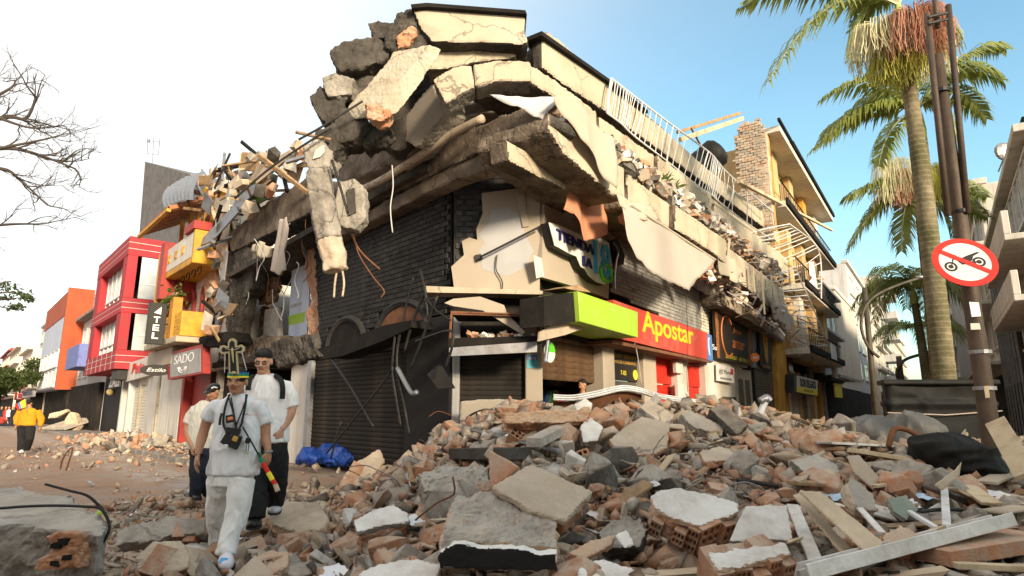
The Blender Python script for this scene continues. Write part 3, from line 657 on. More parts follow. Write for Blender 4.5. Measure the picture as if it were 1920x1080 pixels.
tag(px_broken(FC, [(745, 68), (772, 48), (782, 62), (768, 84), (745, 92)], 2.08, .3, 'brick_core', ('clay',), None, amp=.05, vox=.03, freq=6, seed=44, keep=1), 'red brick chunk exposed in the dark broken parapet end', 'brick', G1)
loose('leaning_slab', 'long cream ribbed slab leaning with its grey top upwards', 'slab', FC,
      [(806, 82), (832, 90), (826, 108), (748, 212), (724, 218), (714, 192), (770, 128)], 2.45, .35, ('concrete', 'cream_tiles'), G1, tilt=(-.7, .1, .15), amp=.02, vox=.03, seed=45, keep=.3, sm=6)
paint_side(bpy.data.objects['leaning_slab'].data, FC.N, 1, .55)
tag(px_broken(FC, [(684, 190), (716, 200), (735, 212), (716, 228), (690, 220)], 2.47, .3, 'brick_end', ('clay',), None, amp=.05, vox=.03, freq=6, seed=46, keep=1), 'broken red brick end of the leaning cream slab', 'brick', G1)
CH = [([(616, 92), (640, 74), (705, 70), (738, 88), (722, 112), (690, 124), (640, 136), (622, 118)], 1.9, 'wide dark grey slab chunk jutting out left of the top block'),
      ([(688, 42), (720, 38), (740, 44), (728, 70), (700, 72)], 1.7, 'small dark hollow chunk between the wide dark slab and the top block'),
      ([(602, 142), (628, 135), (664, 148), (660, 178), (612, 182)], 2.0, 'rounded grey chunk under the wide dark slab'),
      ([(580, 180), (600, 158), (640, 178), (650, 214), (610, 232), (592, 214)], 1.9, 'dark jagged chunk at the left tip of the roof pile'),
      ([(636, 118), (700, 118), (726, 150), (700, 178), (660, 178)], 1.6, 'dark chunk wedged behind the leaning cream slab'),
      ([(632, 208), (668, 192), (690, 222), (668, 262), (636, 270), (626, 236)], 2.0, 'grey faceted block hanging below the red brick end'),
      ([(588, 246), (626, 226), (640, 262), (618, 300), (585, 300)], 2.1, 'grey block with a white plaster scar on the left rim'),
      ([(570, 270), (600, 258), (622, 282), (618, 312), (580, 318), (568, 296)], 2.2, 'rounded concrete stump above the hanging column'),
      ([(672, 232), (712, 222), (735, 236), (705, 262), (680, 276)], 1.8, 'brown grey wedge under the leaning slab')]
for i, (p, o, lab) in enumerate(CH):
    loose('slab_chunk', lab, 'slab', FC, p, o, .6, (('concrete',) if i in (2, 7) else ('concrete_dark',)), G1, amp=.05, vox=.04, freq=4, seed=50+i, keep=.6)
tag(px_prism(FC, [(592, 280), (608, 271), (608, 285), (600, 294), (586, 298)], 2.24, .02, 'plaster_scar', 'white_paint', None), 'white plaster flake on the concrete stump above the hanging column', 'plaster')
# hanging columns
def column(px, r, o, lab, seed, mats):
    pts = [FC.pt(u, v, o) for u, v in px]; m = MB().tube(pts, r, 6).mesh(); bm = bmesh.new(); bm.from_mesh(m); bmesh.ops.recalc_face_normals(bm, faces=bm.faces); bm.to_mesh(m); bm.free()
    m = voxel(m, .03, 0); roughen(m, .03, 6, seed); m.polygons.foreach_set('use_smooth', [True]*len(m.polygons))
    return tag(link('broken_column', m, mats), lab, 'column', 'broken columns hanging over the left wall')
column([(596, 322), (608, 400), (618, 450)], .23, 2.3, 'grey upper half of the round column hanging from the roof edge', 60, 'concrete')
column([(618, 450), (625, 480), (630, 508)], .22, 2.31, 'sand coloured lower stump of the hanging column with two bent bars', 61, 'plaster_beige')
bl = px_broken(FC, [(634, 340), (664, 333), (682, 350), (685, 408), (668, 430), (640, 427), (628, 402)], 2.15, .35, 'channel_block', ('concrete',), None, amp=.03, vox=.03, freq=5, seed=62, keep=.6)
px_prism(FC, [(650, 356), (664, 352), (667, 398), (653, 404)], 2.19, .05, 'channel_shade', 'concrete_dark', bl)  # dark strip on the front face, coloured as the shade of a groove
tag(bl, 'concrete block with a dark channel hanging beside the broken column', 'block', 'broken columns hanging over the left wall')
# ---- reinforcing bars and loose wires
def wire(px, o, r, lab, m_='metal_black', face=FC, name='bent_bar', cat='bar', grp='bent bars and cables hanging from the ruin'):
    pts = curve_pts([face.pt(u, v, o) for u, v in px], 5); return tag(MB().tube(pts, r, 5).build(name, m_, None, smooth=True), lab, cat, grp)
wire([(632, 505), (628, 530), (626, 558)], 2.3, .018, 'left of the two pale bars under the column stump', 'plaster_beige')
wire([(641, 503), (645, 530), (642, 556)], 2.3, .018, 'right of the two pale bars under the column stump', 'plaster_beige')
wire([(735, 310), (737, 350), (732, 390), (736, 436)], 1.4, .012, 'thin pale cable dangling before the black wall', 'cloth_white')
wire([(622, 300), (636, 345), (652, 400)], 2.6, .022, 'dark bar crossing the hanging channel block')
wire([(560, 262), (600, 240), (640, 215), (680, 190)], 2.4, .02, 'dark cable running up to the roof pile from the left')
wire([(440, 372), (500, 320), (560, 278), (620, 240)], 2.4, .02, 'long dark cable above the left slab edge')
wire([(655, 430), (675, 470), (712, 505)], 1.2, .018, 'rusty bar slanting below the channel block', 'rust')
wire([(662, 432), (672, 475), (700, 520), (720, 545), (714, 558)], 1.2, .012, 'rusty wire curling in front of the black wall', 'rust')
wire([(555, 248), (600, 258), (620, 262)], 2.2, .03, 'broken stick poking out left of the roof pile', 'wood', name='broken_stick', cat='stick')
wire([(900, 482), (940, 462), (1014, 424)], .35, .022, 'black cable across the torn cream panel')
wire([(932, 478), (930, 505), (942, 530), (938, 560)], .22, .012, 'thin cable drooping over the cream panel')
tag(px_prism(FC, [(890, 478), (902, 476), (905, 486), (892, 490)], .22, .05, 'junction_plate', 'sign_black', None), 'small black plate at the end of the cable on the cream panel', 'plate')
# ================================================================== cloth sheets
def cloth(name, lab, face, poly, o, mats, amp=.06, freq=3.0, lean=0.0, seed=0, L=.12, cat='cloth', thick=.006):
    bm = bmesh.new(); T = [face.tz(u, v, o) for u, v in poly]
    f = bm.faces.new([bm.verts.new((a, b, 0)) for a, b in T]); bmesh.ops.triangulate(bm, faces=[f])
    for _ in range(7):
        es = [e for e in bm.edges if e.calc_length() > L]
        if not es: break
        bmesh.ops.subdivide_edges(bm, edges=es, cuts=1); bmesh.ops.triangulate(bm, faces=bm.faces)
    zm = max(b for a, b in T)
    for v in bm.verts:
        t, z = v.co.x, v.co.y; k = .35+.65*min(1, (zm-z)/.8)
        w = amp*k*(math.sin(freq*(t*2+z*.4)+seed)+.6*mnoise.noise(V((t*1.6, z*1.1, seed)))+.3*mnoise.noise(V((t*4, z*3, seed))))
        v.co = face.P(t, z, o+w+lean*(zm-z))
    for v in bm.verts:
        if v.is_boundary: v.co += face.T*(.045*mnoise.noise(v.co*5.0)+.02*mnoise.noise(v.co*17))+V((0, 0, .045*mnoise.noise(v.co*5.0+V((9, 0, 0)))))
    bmesh.ops.recalc_face_normals(bm, faces=bm.faces); me = bpy.data.meshes.new(name); bm.to_mesh(me); bm.free()
    me.polygons.foreach_set('use_smooth', [True]*len(me.polygons)); ob = link(name, me, mats)
    s = ob.modifiers.new('s', 'SOLIDIFY'); s.thickness = thick; return tag(ob, lab, cat, 'torn sheets hanging from the ruin')
cloth('torn_sheet', 'white torn sheet draped over the corner slab nose', FC, [(918, 177), (960, 180), (1050, 182), (1040, 200), (1028, 208), (1018, 222), (1000, 218), (985, 205), (955, 196), (935, 186)], 2.6, 'cloth_white', .05, 3, seed=1)
cloth('torn_sheet', 'long cream torn sheet hanging to a point right of the corner slab', FR, [(1030, 180), (1078, 182), (1095, 205), (1130, 245), (1148, 262), (1152, 300), (1150, 354), (1115, 300), (1085, 262), (1068, 225), (1048, 205)], oR+.15, 'cloth_cream', .07, 2.6, seed=2)
cloth('salmon_sheet', 'salmon coloured creased panel hanging above the shop lettering', FR, [(1066, 306), (1088, 324), (1110, 336), (1120, 365), (1134, 408), (1138, 440), (1112, 450), (1092, 452), (1086, 428), (1072, 402), (1060, 394)], .8, 'cloth_salmon', .07, 2.5, seed=3, cat='panel')
cloth('banner_sheet', 'big beige banner sheet hanging diagonally over the grey brick wall', FR, [(1162, 378), (1200, 398), (1250, 428), (1341, 488), (1310, 520), (1286, 546), (1250, 530), (1215, 508), (1185, 482), (1172, 450), (1168, 420)], oR+.05, 'cloth_beige', .03, 1.2, lean=.05, seed=4, cat='banner')
cloth('banner_scrap', 'crumpled cream and salmon scrap at the top of the beige banner', FR, [(1155, 362), (1185, 380), (1220, 388), (1235, 412), (1205, 415), (1180, 402), (1160, 386)], oR+.05, 'cloth_cream', .05, 3, seed=5)
cloth('torn_sheet', 'narrow cream curtain hanging in the gap of the left wall', FL, [(522, 414), (538, 407), (537, 470), (535, 505), (527, 517), (508, 506), (515, 470)], .9, 'cloth_beige', .06, 8, seed=6)
cloth('torn_sheet', 'crumpled cream scrap under the left slab edge', FL, [(470, 462), (490, 452), (510, 468), (503, 480), (492, 488), (478, 474)], .8, 'cloth_cream', .12, 6, seed=7)
cloth('torn_sheet', 'crumpled cream sheet under the middle of the lower cream band', FR, [(1345, 470), (1375, 486), (1392, 510), (1380, 532), (1366, 520), (1350, 512)], oR, 'cloth_cream', .06, 3, seed=11)
cloth('torn_sheet', 'grey torn lining hanging at the far end of the lower band', FR, [(1440, 560), (1470, 572), (1490, 600), (1478, 622), (1462, 600), (1448, 598)], 1.4, 'cloth_beige', .06, 3, seed=12)
cloth('torn_sheet', 'small cream scrap on the ledge below the railing', FR, [(1200, 330), (1225, 345), (1232, 372), (1218, 366), (1204, 352)], 1.25, 'cloth_cream', .04, 3, seed=13)
cloth('torn_sheet', 'translucent plastic scrap hanging off the twisted railing', FR, [(1517, 492), (1526, 490), (1530, 520), (1531, 542), (1524, 552), (1518, 540), (1520, 515)], 1.5, 'cloth_white', .06, 6, seed=8)
MB().tube([FR.pt(1185, 386, oR+.06), FR.pt(1341, 487, oR+.06)], .03, 6).build('banner_rod', 'cloth_cream', bpy.data.objects['banner_sheet'])
# ================================================================== white railing, bent over at its far end
rl = thing('balcony_railing', 'white steel balcony railing along the upper slab, twisted at its far end', 'railing', FR.pt(1145, 222, 1.0))
top = [(1146, 147), (1175, 170), (1204, 192), (1262, 236), (1328, 284), (1345, 302), (1362, 322), (1400, 356), (1450, 398)]
bot = [(1138, 212), (1165, 232), (1190, 256), (1250, 302), (1310, 350), (1335, 366), (1350, 380), (1400, 418), (1452, 452)]
tp = curve_pts([FR.pt(u, v, 1.0+(.35*max(0, (u-1330)/120))) for u, v in top], 6); bp_ = curve_pts([FR.pt(u, v, 1.0) for u, v in bot], 6)
MB().tube(tp, .026, 6).build('top_rail', 'metal_white', rl, smooth=True); MB().tube(bp_, .022, 5).build('bottom_rail', 'metal_white', rl, smooth=True)
nb = len(tp)
for i in range(0, nb):
    a, b = tp[i], bp_[i]; big = i % 6 == 0
    if i > 32 and random.random() < .3: continue
    j = V((random.uniform(-.04, .04), random.uniform(-.04, .04), 0))*(3 if i > 30 else 1)
    MB().tube([b, (a+b)/2+j, a], .024 if big else .012, 5).build('post' if big else 'baluster', 'metal_white', rl)
# second, fallen railing: bars lying outwards
fr = thing('fallen_railing', 'tangled white railing fallen outwards over the yellow building side', 'railing', FR.pt(1460, 470, 1.2))
for k, (r0, r1, n) in enumerate((([(1395, 440), (1470, 500), (1500, 560)], [(1480, 420), (1535, 470), (1540, 560)], 22), ([(1400, 520), (1450, 580), (1480, 640)], [(1490, 500), (1530, 590), (1555, 650)], 20))):
    A = curve_pts([FR.pt(u, v, .7) for u, v in r0], n//2); Bq = curve_pts([FR.pt(u, v, 1.7) for u, v in r1], n//2)
    for q in (A, Bq): MB().tube(q, .034, 5).build('rail', 'metal_white', fr)
    for i in range(0, min(len(A), len(Bq))):
        if random.random() < .2: continue
        m_ = (A[i]+Bq[i])/2+V((random.uniform(-.1, .1), random.uniform(-.1, .1), random.uniform(-.15, .05)))
        MB().tube([A[i], m_, Bq[i]], .024, 5).build('baluster', random.choice(['metal_white', 'metal_white', 'plaster_beige']), fr)
# dangling ceiling laths and strips along the lower edge of the ruin
for i in range(170):
    u = random.uniform(1338, 1535); base = 372+(u-1200)*.74; v = base+random.uniform(-40, 66); o = random.uniform(.3, oR)
    p = FR.pt(u, v, o); L = random.uniform(.3, 1.0); w = random.uniform(.03, .10)
    d = (FR.T*random.uniform(-1, 1)+FR.N*random.uniform(-.4, .8)+V((0, 0, random.uniform(-.7, .25)))).normalized()
    q = d.to_track_quat('X', 'Z').to_matrix()
    ob = MB().box(p, L, w, .015, q).build('ceiling_lath', random.choice(['cream', 'plaster_beige', 'white_paint', 'plaster_grey', 'wood', 'metal_white']))
    tag(ob, 'loose pale lath dangling under the broken slabs of the right facade', 'lath', 'ceiling laths dangling along the right facade')
for u, v0, v1 in ((1429, 510, 588), (1412, 500, 548), (1447, 518, 575), (1479, 506, 536)):
    a = FR.pt(u, v0, oR+.05); b = FR.pt(u+3, v1, oR+.05); c = (a+b)/2
    ob = MB().box(c, .16, .03, (a-b).length, FR.mat(0, 0).to_3x3() @ M4.Rotation(math.pi/2, 3, 'X')).build('hanging_board', 'cream')
    tag(ob, 'flat cream board hanging straight down from the lower slab edge', 'board', 'cream boards hanging from the lower slab')
# crumpled blind of thin slats
bl = thing('crumpled_blind', 'crumpled white slatted blind hanging beside the beige banner', 'blind', FR.pt(1358, 540, .6))
for i in range(26):
    v = 466+i*4.2; a = FR.pt(1343+random.uniform(-4, 4), v, .65); b = FR.pt(1368+random.uniform(-5, 6), v+9+random.uniform(-3, 3), .6)
    MB().box((a+b)/2, (a-b).length, .05, .006, (b-a).to_track_quat('X', 'Z').to_matrix() @ M4.Rotation(random.uniform(-.7, .7), 3, 'X')).build('slat', 'white_paint', bl)
# leaning long plank over the yellow building, timber rafters
def plank(px, os, w, th, m_, lab, name='timber_plank', grp=None, face=FR, cat='plank'):
    a, b = face.pt(*px[0], os[0]), face.pt(*px[1], os[1]); q = (b-a).to_track_quat('X', 'Z').to_matrix()
    return tag(MB().box((a+b)/2, (a-b).length, w, th, q).build(name, m_, None, bevel=.004), lab, cat, grp)
plank([(1385, 340), (1560, 432)], (1.3, 1.5), .14, .12, 'wood_pale', 'long pale plank sticking out across the yellow upper storey')
plank([(1275, 262), (1392, 222)], (.2, 1.0), .12, .16, 'wood_pale', 'thick timber rafter reaching the broken brick gable')
plank([(1270, 248), (1388, 212)], (-.6, .6), .10, .12, 'wood', 'thin dark rafter behind the thick one at the gable')
plank([(1296, 240), (1318, 280)], (.3, .3), .06, .06, 'wood', 'short broken rafter end crossing the thick timber')
# dark tank fallen behind the railing
tk = thing('water_tank', 'dark dented plastic water tank lying behind the railing', 'tank', FR.pt(1325, 330, .2))
c = FR.pt(1326, 300, .1); R_ = M4.Rotation(.9, 3, 'Y') @ M4.Rotation(.4, 3, 'X')
pr = [(.5, -.6), (.56, -.5), (.56, -.1), (.53, -.05), (.56, 0), (.56, .45), (.4, .62), (.18, .68)]
tb = MB(); N_ = 18
tb.add([c+R_ @ V((r*math.cos(2*math.pi*j/N_), r*math.sin(2*math.pi*j/N_), h)) for r, h in pr for j in range(N_)],
       [(i*N_+j, i*N_+(j+1) % N_, (i+1)*N_+(j+1) % N_, (i+1)*N_+j) for i in range(len(pr)-1) for j in range(N_)]+[tuple(range(N_-1, -1, -1)), tuple((len(pr)-1)*N_+j for j in range(N_))])
tb.build('tank_body', 'tarp_black', tk, smooth=True)
# plants on the broken ledge
for k, (u, v) in enumerate(((1245, 340), (1262, 352), (1280, 366), (1255, 360))):
    b = MB()
    for i in range(26):
        p = FR.pt(u+random.uniform(-8, 8), v+random.uniform(-3, 4), 1.1); d = V((random.uniform(-1, 1), random.uniform(-1, 1), random.uniform(.1, 1))).normalized(); L = random.uniform(.15, .38); s_ = d.orthogonal().normalized()*.022
        e = p+d*L+V((0, 0, -.5*L*L)); m_ = p+d*L*.55
        b.add([p-s_*.4, p+s_*.4, m_+s_, e, m_-s_], [(0, 1, 2, 3, 4)])
    tag(b.build('ledge_plant', 'leaf_green', None, fixn=False), 'tuft of green weeds growing on the cracked ledge below the railing', 'plant', 'weeds on the cracked ledge')
# ================================================================== shop awnings and twisted frames at the chamfer
aw = thing('shop_awning', 'crushed grey shop awning with rubble lying on its tray', 'awning', FC.pt(925, 640, .5))
za = FC.tz(925, 634, 1.0)[1]
MB().prism([FC.pt(843, 638, 1.0), FC.pt(1008, 632, 1.0), FC.P(FC.tz(1008, 632)[0]+.1, za, .02), FC.P(0, za-.05, .02)], V((0, 0, .03))).build('tray', 'concrete_dark', aw)
px_prism(FC, [(842, 652), (1007, 640), (1007, 660), (842, 668)], 1.02, .03, 'fascia_board', 'metal_grey', aw)
px_prism(FC, [(843, 634), (1008, 630), (1007, 640), (842, 650)], 1.04, .05, 'frame_bar', 'soot', aw)
px_prism(FC, [(845, 583), (1017, 589), (1017, 594), (845, 590)], 1.0, .06, 'frame_bar', 'rust', aw)
MB().prism([FC.pt(846, 586, 1.0), FC.pt(1014, 591, 1.0), FC.P(FC.tz(1008, 600)[0], FC.tz(930, 588, 1.0)[1], .1), FC.P(.1, FC.tz(930, 588, 1.0)[1], .1)], V((0, 0, -.02))).build('tray', 'soot', aw)
for a, b in (((846, 590), (843, 650)), ((1013, 555), (1003, 640)), ((1017, 592), (1005, 636))):
    MB().tube([FC.pt(*a, 1.0), FC.pt(*b, 1.0)], .025, 6).build('strut', 'rust', aw)
px_prism(FC, [(833, 568), (850, 560), (900, 556), (945, 572), (952, 590), (985, 622), (980, 628), (935, 600), (905, 582), (850, 574)], .9, .02, 'torn_lining', 'cream_panel', aw)
for i in range(46):
    u = random.uniform(848, 1000); p = FC.pt(u, 634, random.uniform(.5, .95)); p.z = za+.05; s_ = random.uniform(.04, .13)
    q = M4.Rotation(random.uniform(0, 6), 3, V((random.random(), random.random(), 1)).normalized())
    if i < 40: tag(MB().box(p, s_*1.4, s_, s_*.6, q, jit=.15).build('tray_fragment', random.choice(['clay', 'plaster_grey', 'plaster_beige', 'rubble_dark', 'plaster_white'])), 'small masonry fragment lying on the crushed awning tray', 'rubble', 'fragments on the awning tray')
# bent flap at the right of the awning
tag(px_prism(FR, [(1010, 640), (1012, 622), (1040, 606), (1099, 603), (1110, 610), (1060, 628)], .7, .03, 'bent_soffit', 'plaster_beige', None), 'bent pale soffit sheet under the black end of the green sign', 'panel')
wire([(1026, 588), (1029, 600), (1026, 650), (1022, 680)], .95, .04, 'bent silver strip hanging at the shop corner', 'zinc', name='bent_strip', cat='strip')
TW = [([(788, 505), (797, 545), (803, 600)], .03), ([(797, 548), (775, 600), (758, 660)], .03), ([(742, 620), (736, 690), (742, 740), (752, 800)], .035), ([(752, 610), (744, 680), (758, 760), (768, 815)], .03),
      ([(775, 520), (762, 570), (748, 640), (730, 700), (660, 790), (612, 850)], .022), ([(820, 555), (790, 640), (770, 690)], .03), ([(620, 670), (660, 730), (700, 800)], .028),
      ([(745, 690), (770, 735), (782, 735)], .05), ([(845, 600), (818, 582), (800, 560)], .02), ([(700, 640), (640, 660), (612, 664)], .03), ([(600, 655), (660, 648), (715, 626), (760, 612)], .035), ([(780, 640), (840, 620), (850, 640), (835, 690)], .025), ([(620, 860), (640, 790)], .022)]
for i, (p, r) in enumerate(TW):
    wire(p, .75, r, 'burnt twisted awning bar tangled before the black shutter' if i != 7 else 'short bright metal strip stuck in the burnt bars', 'metal_black' if i != 7 else 'zinc', FL, 'awning_bar', 'bar', 'burnt awning bars before the left shutter')
tag(px_prism(FL, [(594, 655), (640, 640), (720, 610), (770, 600), (772, 614), (716, 640), (640, 668), (612, 672)], .8, .5, 'crushed_awning', 'soot', None), 'crushed black awning sheet above the left roller shutter', 'awning')
tag(px_prism(FC, [(800, 702), (826, 680), (854, 728), (820, 730)], .6, .06, 'hanging_screen', 'black_paint', None, bevel=.01), 'flat black panel hanging askew at the burnt corner pier', 'panel')
# ================================================================== signs
sg = thing('shop_sign', 'white sign with raised letters TIENDA LA 18 on the cream corner panel', 'sign', FR.pt(1090, 540, .2))
OUT = [(1029, 417), (1045, 421), (1080, 436), (1110, 450), (1126, 446), (1142, 455), (1147, 494), (1144, 522), (1134, 534), (1117, 528), (1104, 517), (1097, 505), (1089, 500), (1081, 481), (1067, 475), (1040, 460)]
px_prism(FR, OUT, .34, .2, 'box_body', 'sign_black', sg); px_prism(FR, OUT, .352, .012, 'face', 'sign_white', sg)
def ptext(name, s, face, u0, vb, u1, vt, o, m_, parent, ext=.02, bold=0.0, uref=None, shear=0.0):
    """text between columns u0..u1; vb and vt are baseline and cap line at column uref (default u0)"""
    ur = u0 if uref is None else uref; ta, tb = face.tz(u0, vb, o)[0], face.tz(u1, vb, o)[0]
    zb, zt_ = face.tz(ur, vb, o)[1], face.tz(ur, vt, o)[1]; X = V((0, 0, 1)).cross(face.N)
    left = ta if X.dot(face.T) > 0 else ta
    return text(name, s, face.mat(ta, zb, o), abs(tb-ta), zt_-zb, m_, parent, ext, bold, shear)
ptext('lettering', 'TIENDA', FR, 1042, 448, 1111, 429, .352, 'navy', sg, .04, .012)
ptext('lettering', 'LA', FR, 1091, 497, 1108, 480, .352, 'navy', sg, .05, .02)
ptext('lettering', '18', FR, 1113, 512, 1143, 450, .352, 'cyan', sg, .05, .008)
cc = FR.tz(1134, 510, .36); rg = MB()
rg.tube([FR.P(cc[0]+.27*math.cos(a), cc[1]+.2*math.sin(a)-.02, .40) for a in [k*math.pi/12 for k in range(-14, 8)]], .04, 6); rg.build('ring', 'green', sg, smooth=True)
gs = thing('green_sign_box', 'plain lime green box sign over the open shop', 'sign', FR.pt(1140, 600, .9))
px_prism(FR, [(1084, 546), (1196, 585), (1196, 633), (1088, 603)], 1.0, 1.0, 'box', 'lime', gs, bevel=.01)
px_prism(FR, [(1020, 556), (1083, 547), (1086, 602), (1020, 612)], .9, .5, 'open_end', 'soot', gs)
tag(px_prism(FR, [(1058, 540), (1085, 534), (1108, 548), (1083, 545)], .9, .5, 'roof_board', 'wood', None), 'small weathered board lying on top of the green sign', 'board')
ap = thing('betting_shop_sign', 'red fascia sign with yellow lettering Apostar and a blue end panel', 'sign', FR.pt(1260, 680, .5))
px_prism(FR, [(1150, 562), (1326, 624), (1326, 674), (1150, 632)], .55, .5, 'fascia', 'sign_red', ap)
a0, a1 = FR.tz(1326, 650, .55)[0], FR.tz(1346, 656, .45)[0]; zz0, zz1 = FR.tz(1326, 674, .55)[1], FR.tz(1326, 624, .55)[1]
MB().prism([FR.P(a0+.003, zz0, .55), FR.P(a0+(a1-a0)*.6, zz0, .45), FR.P(a1, zz0, .2), FR.P(a1, zz0, -.05), FR.P(a0+.003, zz0, -.05)], V((0, 0, zz1-zz0))).build('blue_end', 'sign_blue', ap)
MB().fbox(FR, FR.tz(1150, 640, .55)[0], a0, zz0-.08, zz0-.003, -.1, .53).build('soffit', 'rust', ap)
at_ = FR.tz(1204, 630, .552)[0]
zA, zB = FR.tz(1230, 641, .55)[1], FR.tz(1222, 587, .55)[1]
text('lettering', 'Apostar', FR.mat(at_, zA, .552), FR.tz(1300, 640, .55)[0]-at_, zB-zA, 'sign_yellow', ap, .012, .018)
ptext('lettering', 'Su', FR, 1336, 655, 1344, 645, .42, 'white_flat', ap, .004)
MB().tube([FR.P(FR.tz(1331, 650, .55)[0]+.1*math.cos(a), FR.tz(1331, 650, .55)[1]+.28*math.sin(a), .54) for a in (1.2, 1.8, 2.4, 3.1, 3.8, 4.4)], .018, 5).build('swoosh', 'white_flat', ap)
jw = thing('jewellery_notice', 'black notice with yellow lettering over the grey roller shutter', 'sign', FR.pt(1178, 700, 0))
MB().fbox(FR, Rt(1150), Rt(1205), 2.16, 2.95, -.25, -.16).build('panel', 'sign_black', jw)
tj = Rt(1152); wj = Rt(1203)-Rt(1152)
for s_, z_, h_ in (('FABRICACION Y REPARACION', 2.72, .09), ('DE JOYAS DE CAMBIAMOS', 2.55, .10)):
    text('lettering', s_, FR.mat(tj, z_, -.158), wj, h_, 'gold', jw, .003)
text('lettering', '7-05', FR.mat(tj+wj*.42, 2.3, -.158), wj*.2, .11, 'sign_lemon', jw, .003)
MB().tube([FR.P(tj+wj*.95, 2.33, -.16), FR.P(tj+wj*.95, 2.33, -.14)], .13, 12).build('badge', 'sign_lemon', jw)
ad = thing('payment_sticker', 'small teal sticker reading Addi on the cream shop pillar', 'sticker', FC.pt(998, 690, .04))
px_prism(FC, [(988, 666), (1008, 666), (1008, 690), (988, 690)], .045, .012, 'sheet', 'teal', ad); px_prism(FC, [(988, 666), (1008, 666), (1008, 675), (988, 675)], .048, .003, 'header', 'sign_blue', ad)
ptext('lettering', 'Addi', FC, 991, 674, 1005, 668, .049, 'white_flat', ad, .002)
rd = thing('round_sticker', 'round green and white sticker by the open shutter', 'sticker', FR.pt(1031, 672, .3))
cq = FR.P(FR.tz(1031, 660, .3)[0], FR.tz(1031, 660, .3)[1], .3); m_ = FR.mat(0, 0).to_3x3()
def disc(c, r, m3, th=.01, n=28, a0=0, a1=2*math.pi, sy=1.0):
    pts = [c+m3 @ V((r*math.cos(a0+(a1-a0)*k/n), r*sy*math.sin(a0+(a1-a0)*k/n), 0)) for k in range(n if a1-a0 > 6 else n+1)]
    return MB().prism(pts, m3 @ V((0, 0, -th)))
disc(cq, .20, m_).build('disc', 'sign_white', rd); disc(cq+FR.N*.004, .195, m_, .003, a0=0, a1=math.pi).build('green_half', 'green', rd)
# big jewellery sign, small white sign, gold sign, round sign
js = thing('cafe_sign', 'dark brown signboard with copper script Joyas Canter and gold side borders', 'sign', FR.pt(1378, 680, .25))
SG = [(1340, 581), (1411, 612), (1411, 687), (1345, 671)]
px_prism(FR, SG, .28, .1, 'panel', mat('sign_brown', (.035, .027, .02), (.027, .02, .016), rough=.5, bump=0), js)
for p in ([(1340, 582), (1346, 585), (1350, 671), (1345, 670)], [(1403, 609), (1410, 612), (1410, 686), (1404, 684)]): px_prism(FR, p, .284, .004, 'gold_border', mat('gold_speckle', (.45, .17, .05), (.03, .02, .015), rough=.5, bump=0, scale=14), js)
cC = FR.tz(1364, 630, .29); MB().tube([FR.P(cC[0]+.75*math.cos(a), cC[1]+.72*math.sin(a), .29) for a in [.7+k*4.6/20 for k in range(21)]], .035, 5).build('big_initial', 'copper', js)
ptext('lettering', 'Joyas', FR, 1374, 625, 1390, 614, .284, 'copper', js, .006, 0, shear=.3); ptext('lettering', 'anter', FR, 1374, 652, 1396, 634, .284, 'copper', js, .006, .01, shear=.2)
ptext('lettering', '300 614 2077 - 307 290 33', FR, 1361, 671, 1401, 664, .284, 'sign_lemon', js, .004)
ws = thing('white_shop_sign', 'small white sign with dark script beside a beige door', 'sign', FR.pt(1360, 700, .1))
px_prism(FR, [(1346, 682), (1377, 690), (1377, 719), (1347, 714)], .2, .08, 'panel', 'sign_white', ws, bevel=.01)
ptext('lettering', '@L\'Moren', FR, 1348, 702, 1372, 691, .202, 'black_flat', ws, .004, 0, shear=.2); ptext('lettering', 'REPARACIONES', FR, 1351, 711, 1372, 707, .202, 'black_flat', ws, .004)
px_prism(FR, [(1370, 691), (1375, 692), (1375, 703), (1370, 702)], .203, .003, 'red_cross', 'sign_rim', ws)
dr = FR.tz(1379, 720)[0]; dr2 = FR.tz(1408, 720)[0]
MB().fbox(FR, dr, dr2, .1, 3.0, -.1, .03).build('beige_door', 'cream', corner)
for a, b in ((.12, .42), (.55, .85)): MB().fbox(FR, dr+(dr2-dr)*a, dr+(dr2-dr)*b, .4, 2.6, .031, .04).build('door_glass', 'shutter_olive', corner)
MB().fbox(FR, Rt(1345), dr, 0, 3.05, -.2, .0).build('pillar', 'brick_white', corner); MB().fbox(FR, Rt(1350), Rt(1375), .1, 1.9, .001, .03).build('glass_door', 'shutter_olive', corner)
g2 = thing('gold_ornament_sign', 'tall dark sign with a gold ornament above the olive shutter', 'sign', FR.pt(1435, 690, .2))
px_prism(FR, [(1423, 608), (1446, 622), (1448, 698), (1426, 686)], .25, .08, 'panel', 'sign_black', g2)
gc = FR.tz(1435, 648, .26)
for q in range(5): MB().tube([FR.P(gc[0]+(.35-.05*q)*math.cos(a)*(1+.2*math.sin(3*a)), gc[1]+.1+(.85-.14*q)*math.sin(a), .262) for a in [k*2*math.pi/18 for k in range(19)]], .03, 5).build('ornament', 'gold', g2)
ptext('lettering', 'JOYERIA', FR, 1431, 690, 1444, 683, .252, 'gold', g2, .004)
mi = thing('round_orange_sign', 'small round orange sign lettered mi on a bracket', 'sign', FR.pt(1416, 690, .5))
cq = FR.pt(1416, 670, .7); disc(cq, .17, M4.Rotation(.0, 3, 'X') @ M4(((1, 0, 0), (0, 0, -1), (0, 1, 0))), .05).build('disc', 'copper', mi)
text('lettering', 'mi', M4.Translation(cq+V((-.08, -.002, -.05))) @ M4.Rotation(math.pi/2, 4, 'X'), .16, .1, 'white_flat', mi, .004)
MB().tube([cq+V((0, .02, .17)), FR.pt(1420, 652, .0)], .015, 5).build('bracket', 'metal_black', mi)
px_prism(FR, [(1405, 640), (1462, 668), (1468, 790), (1405, 790)], .02, .3, 'shopfront_wall', 'interior')
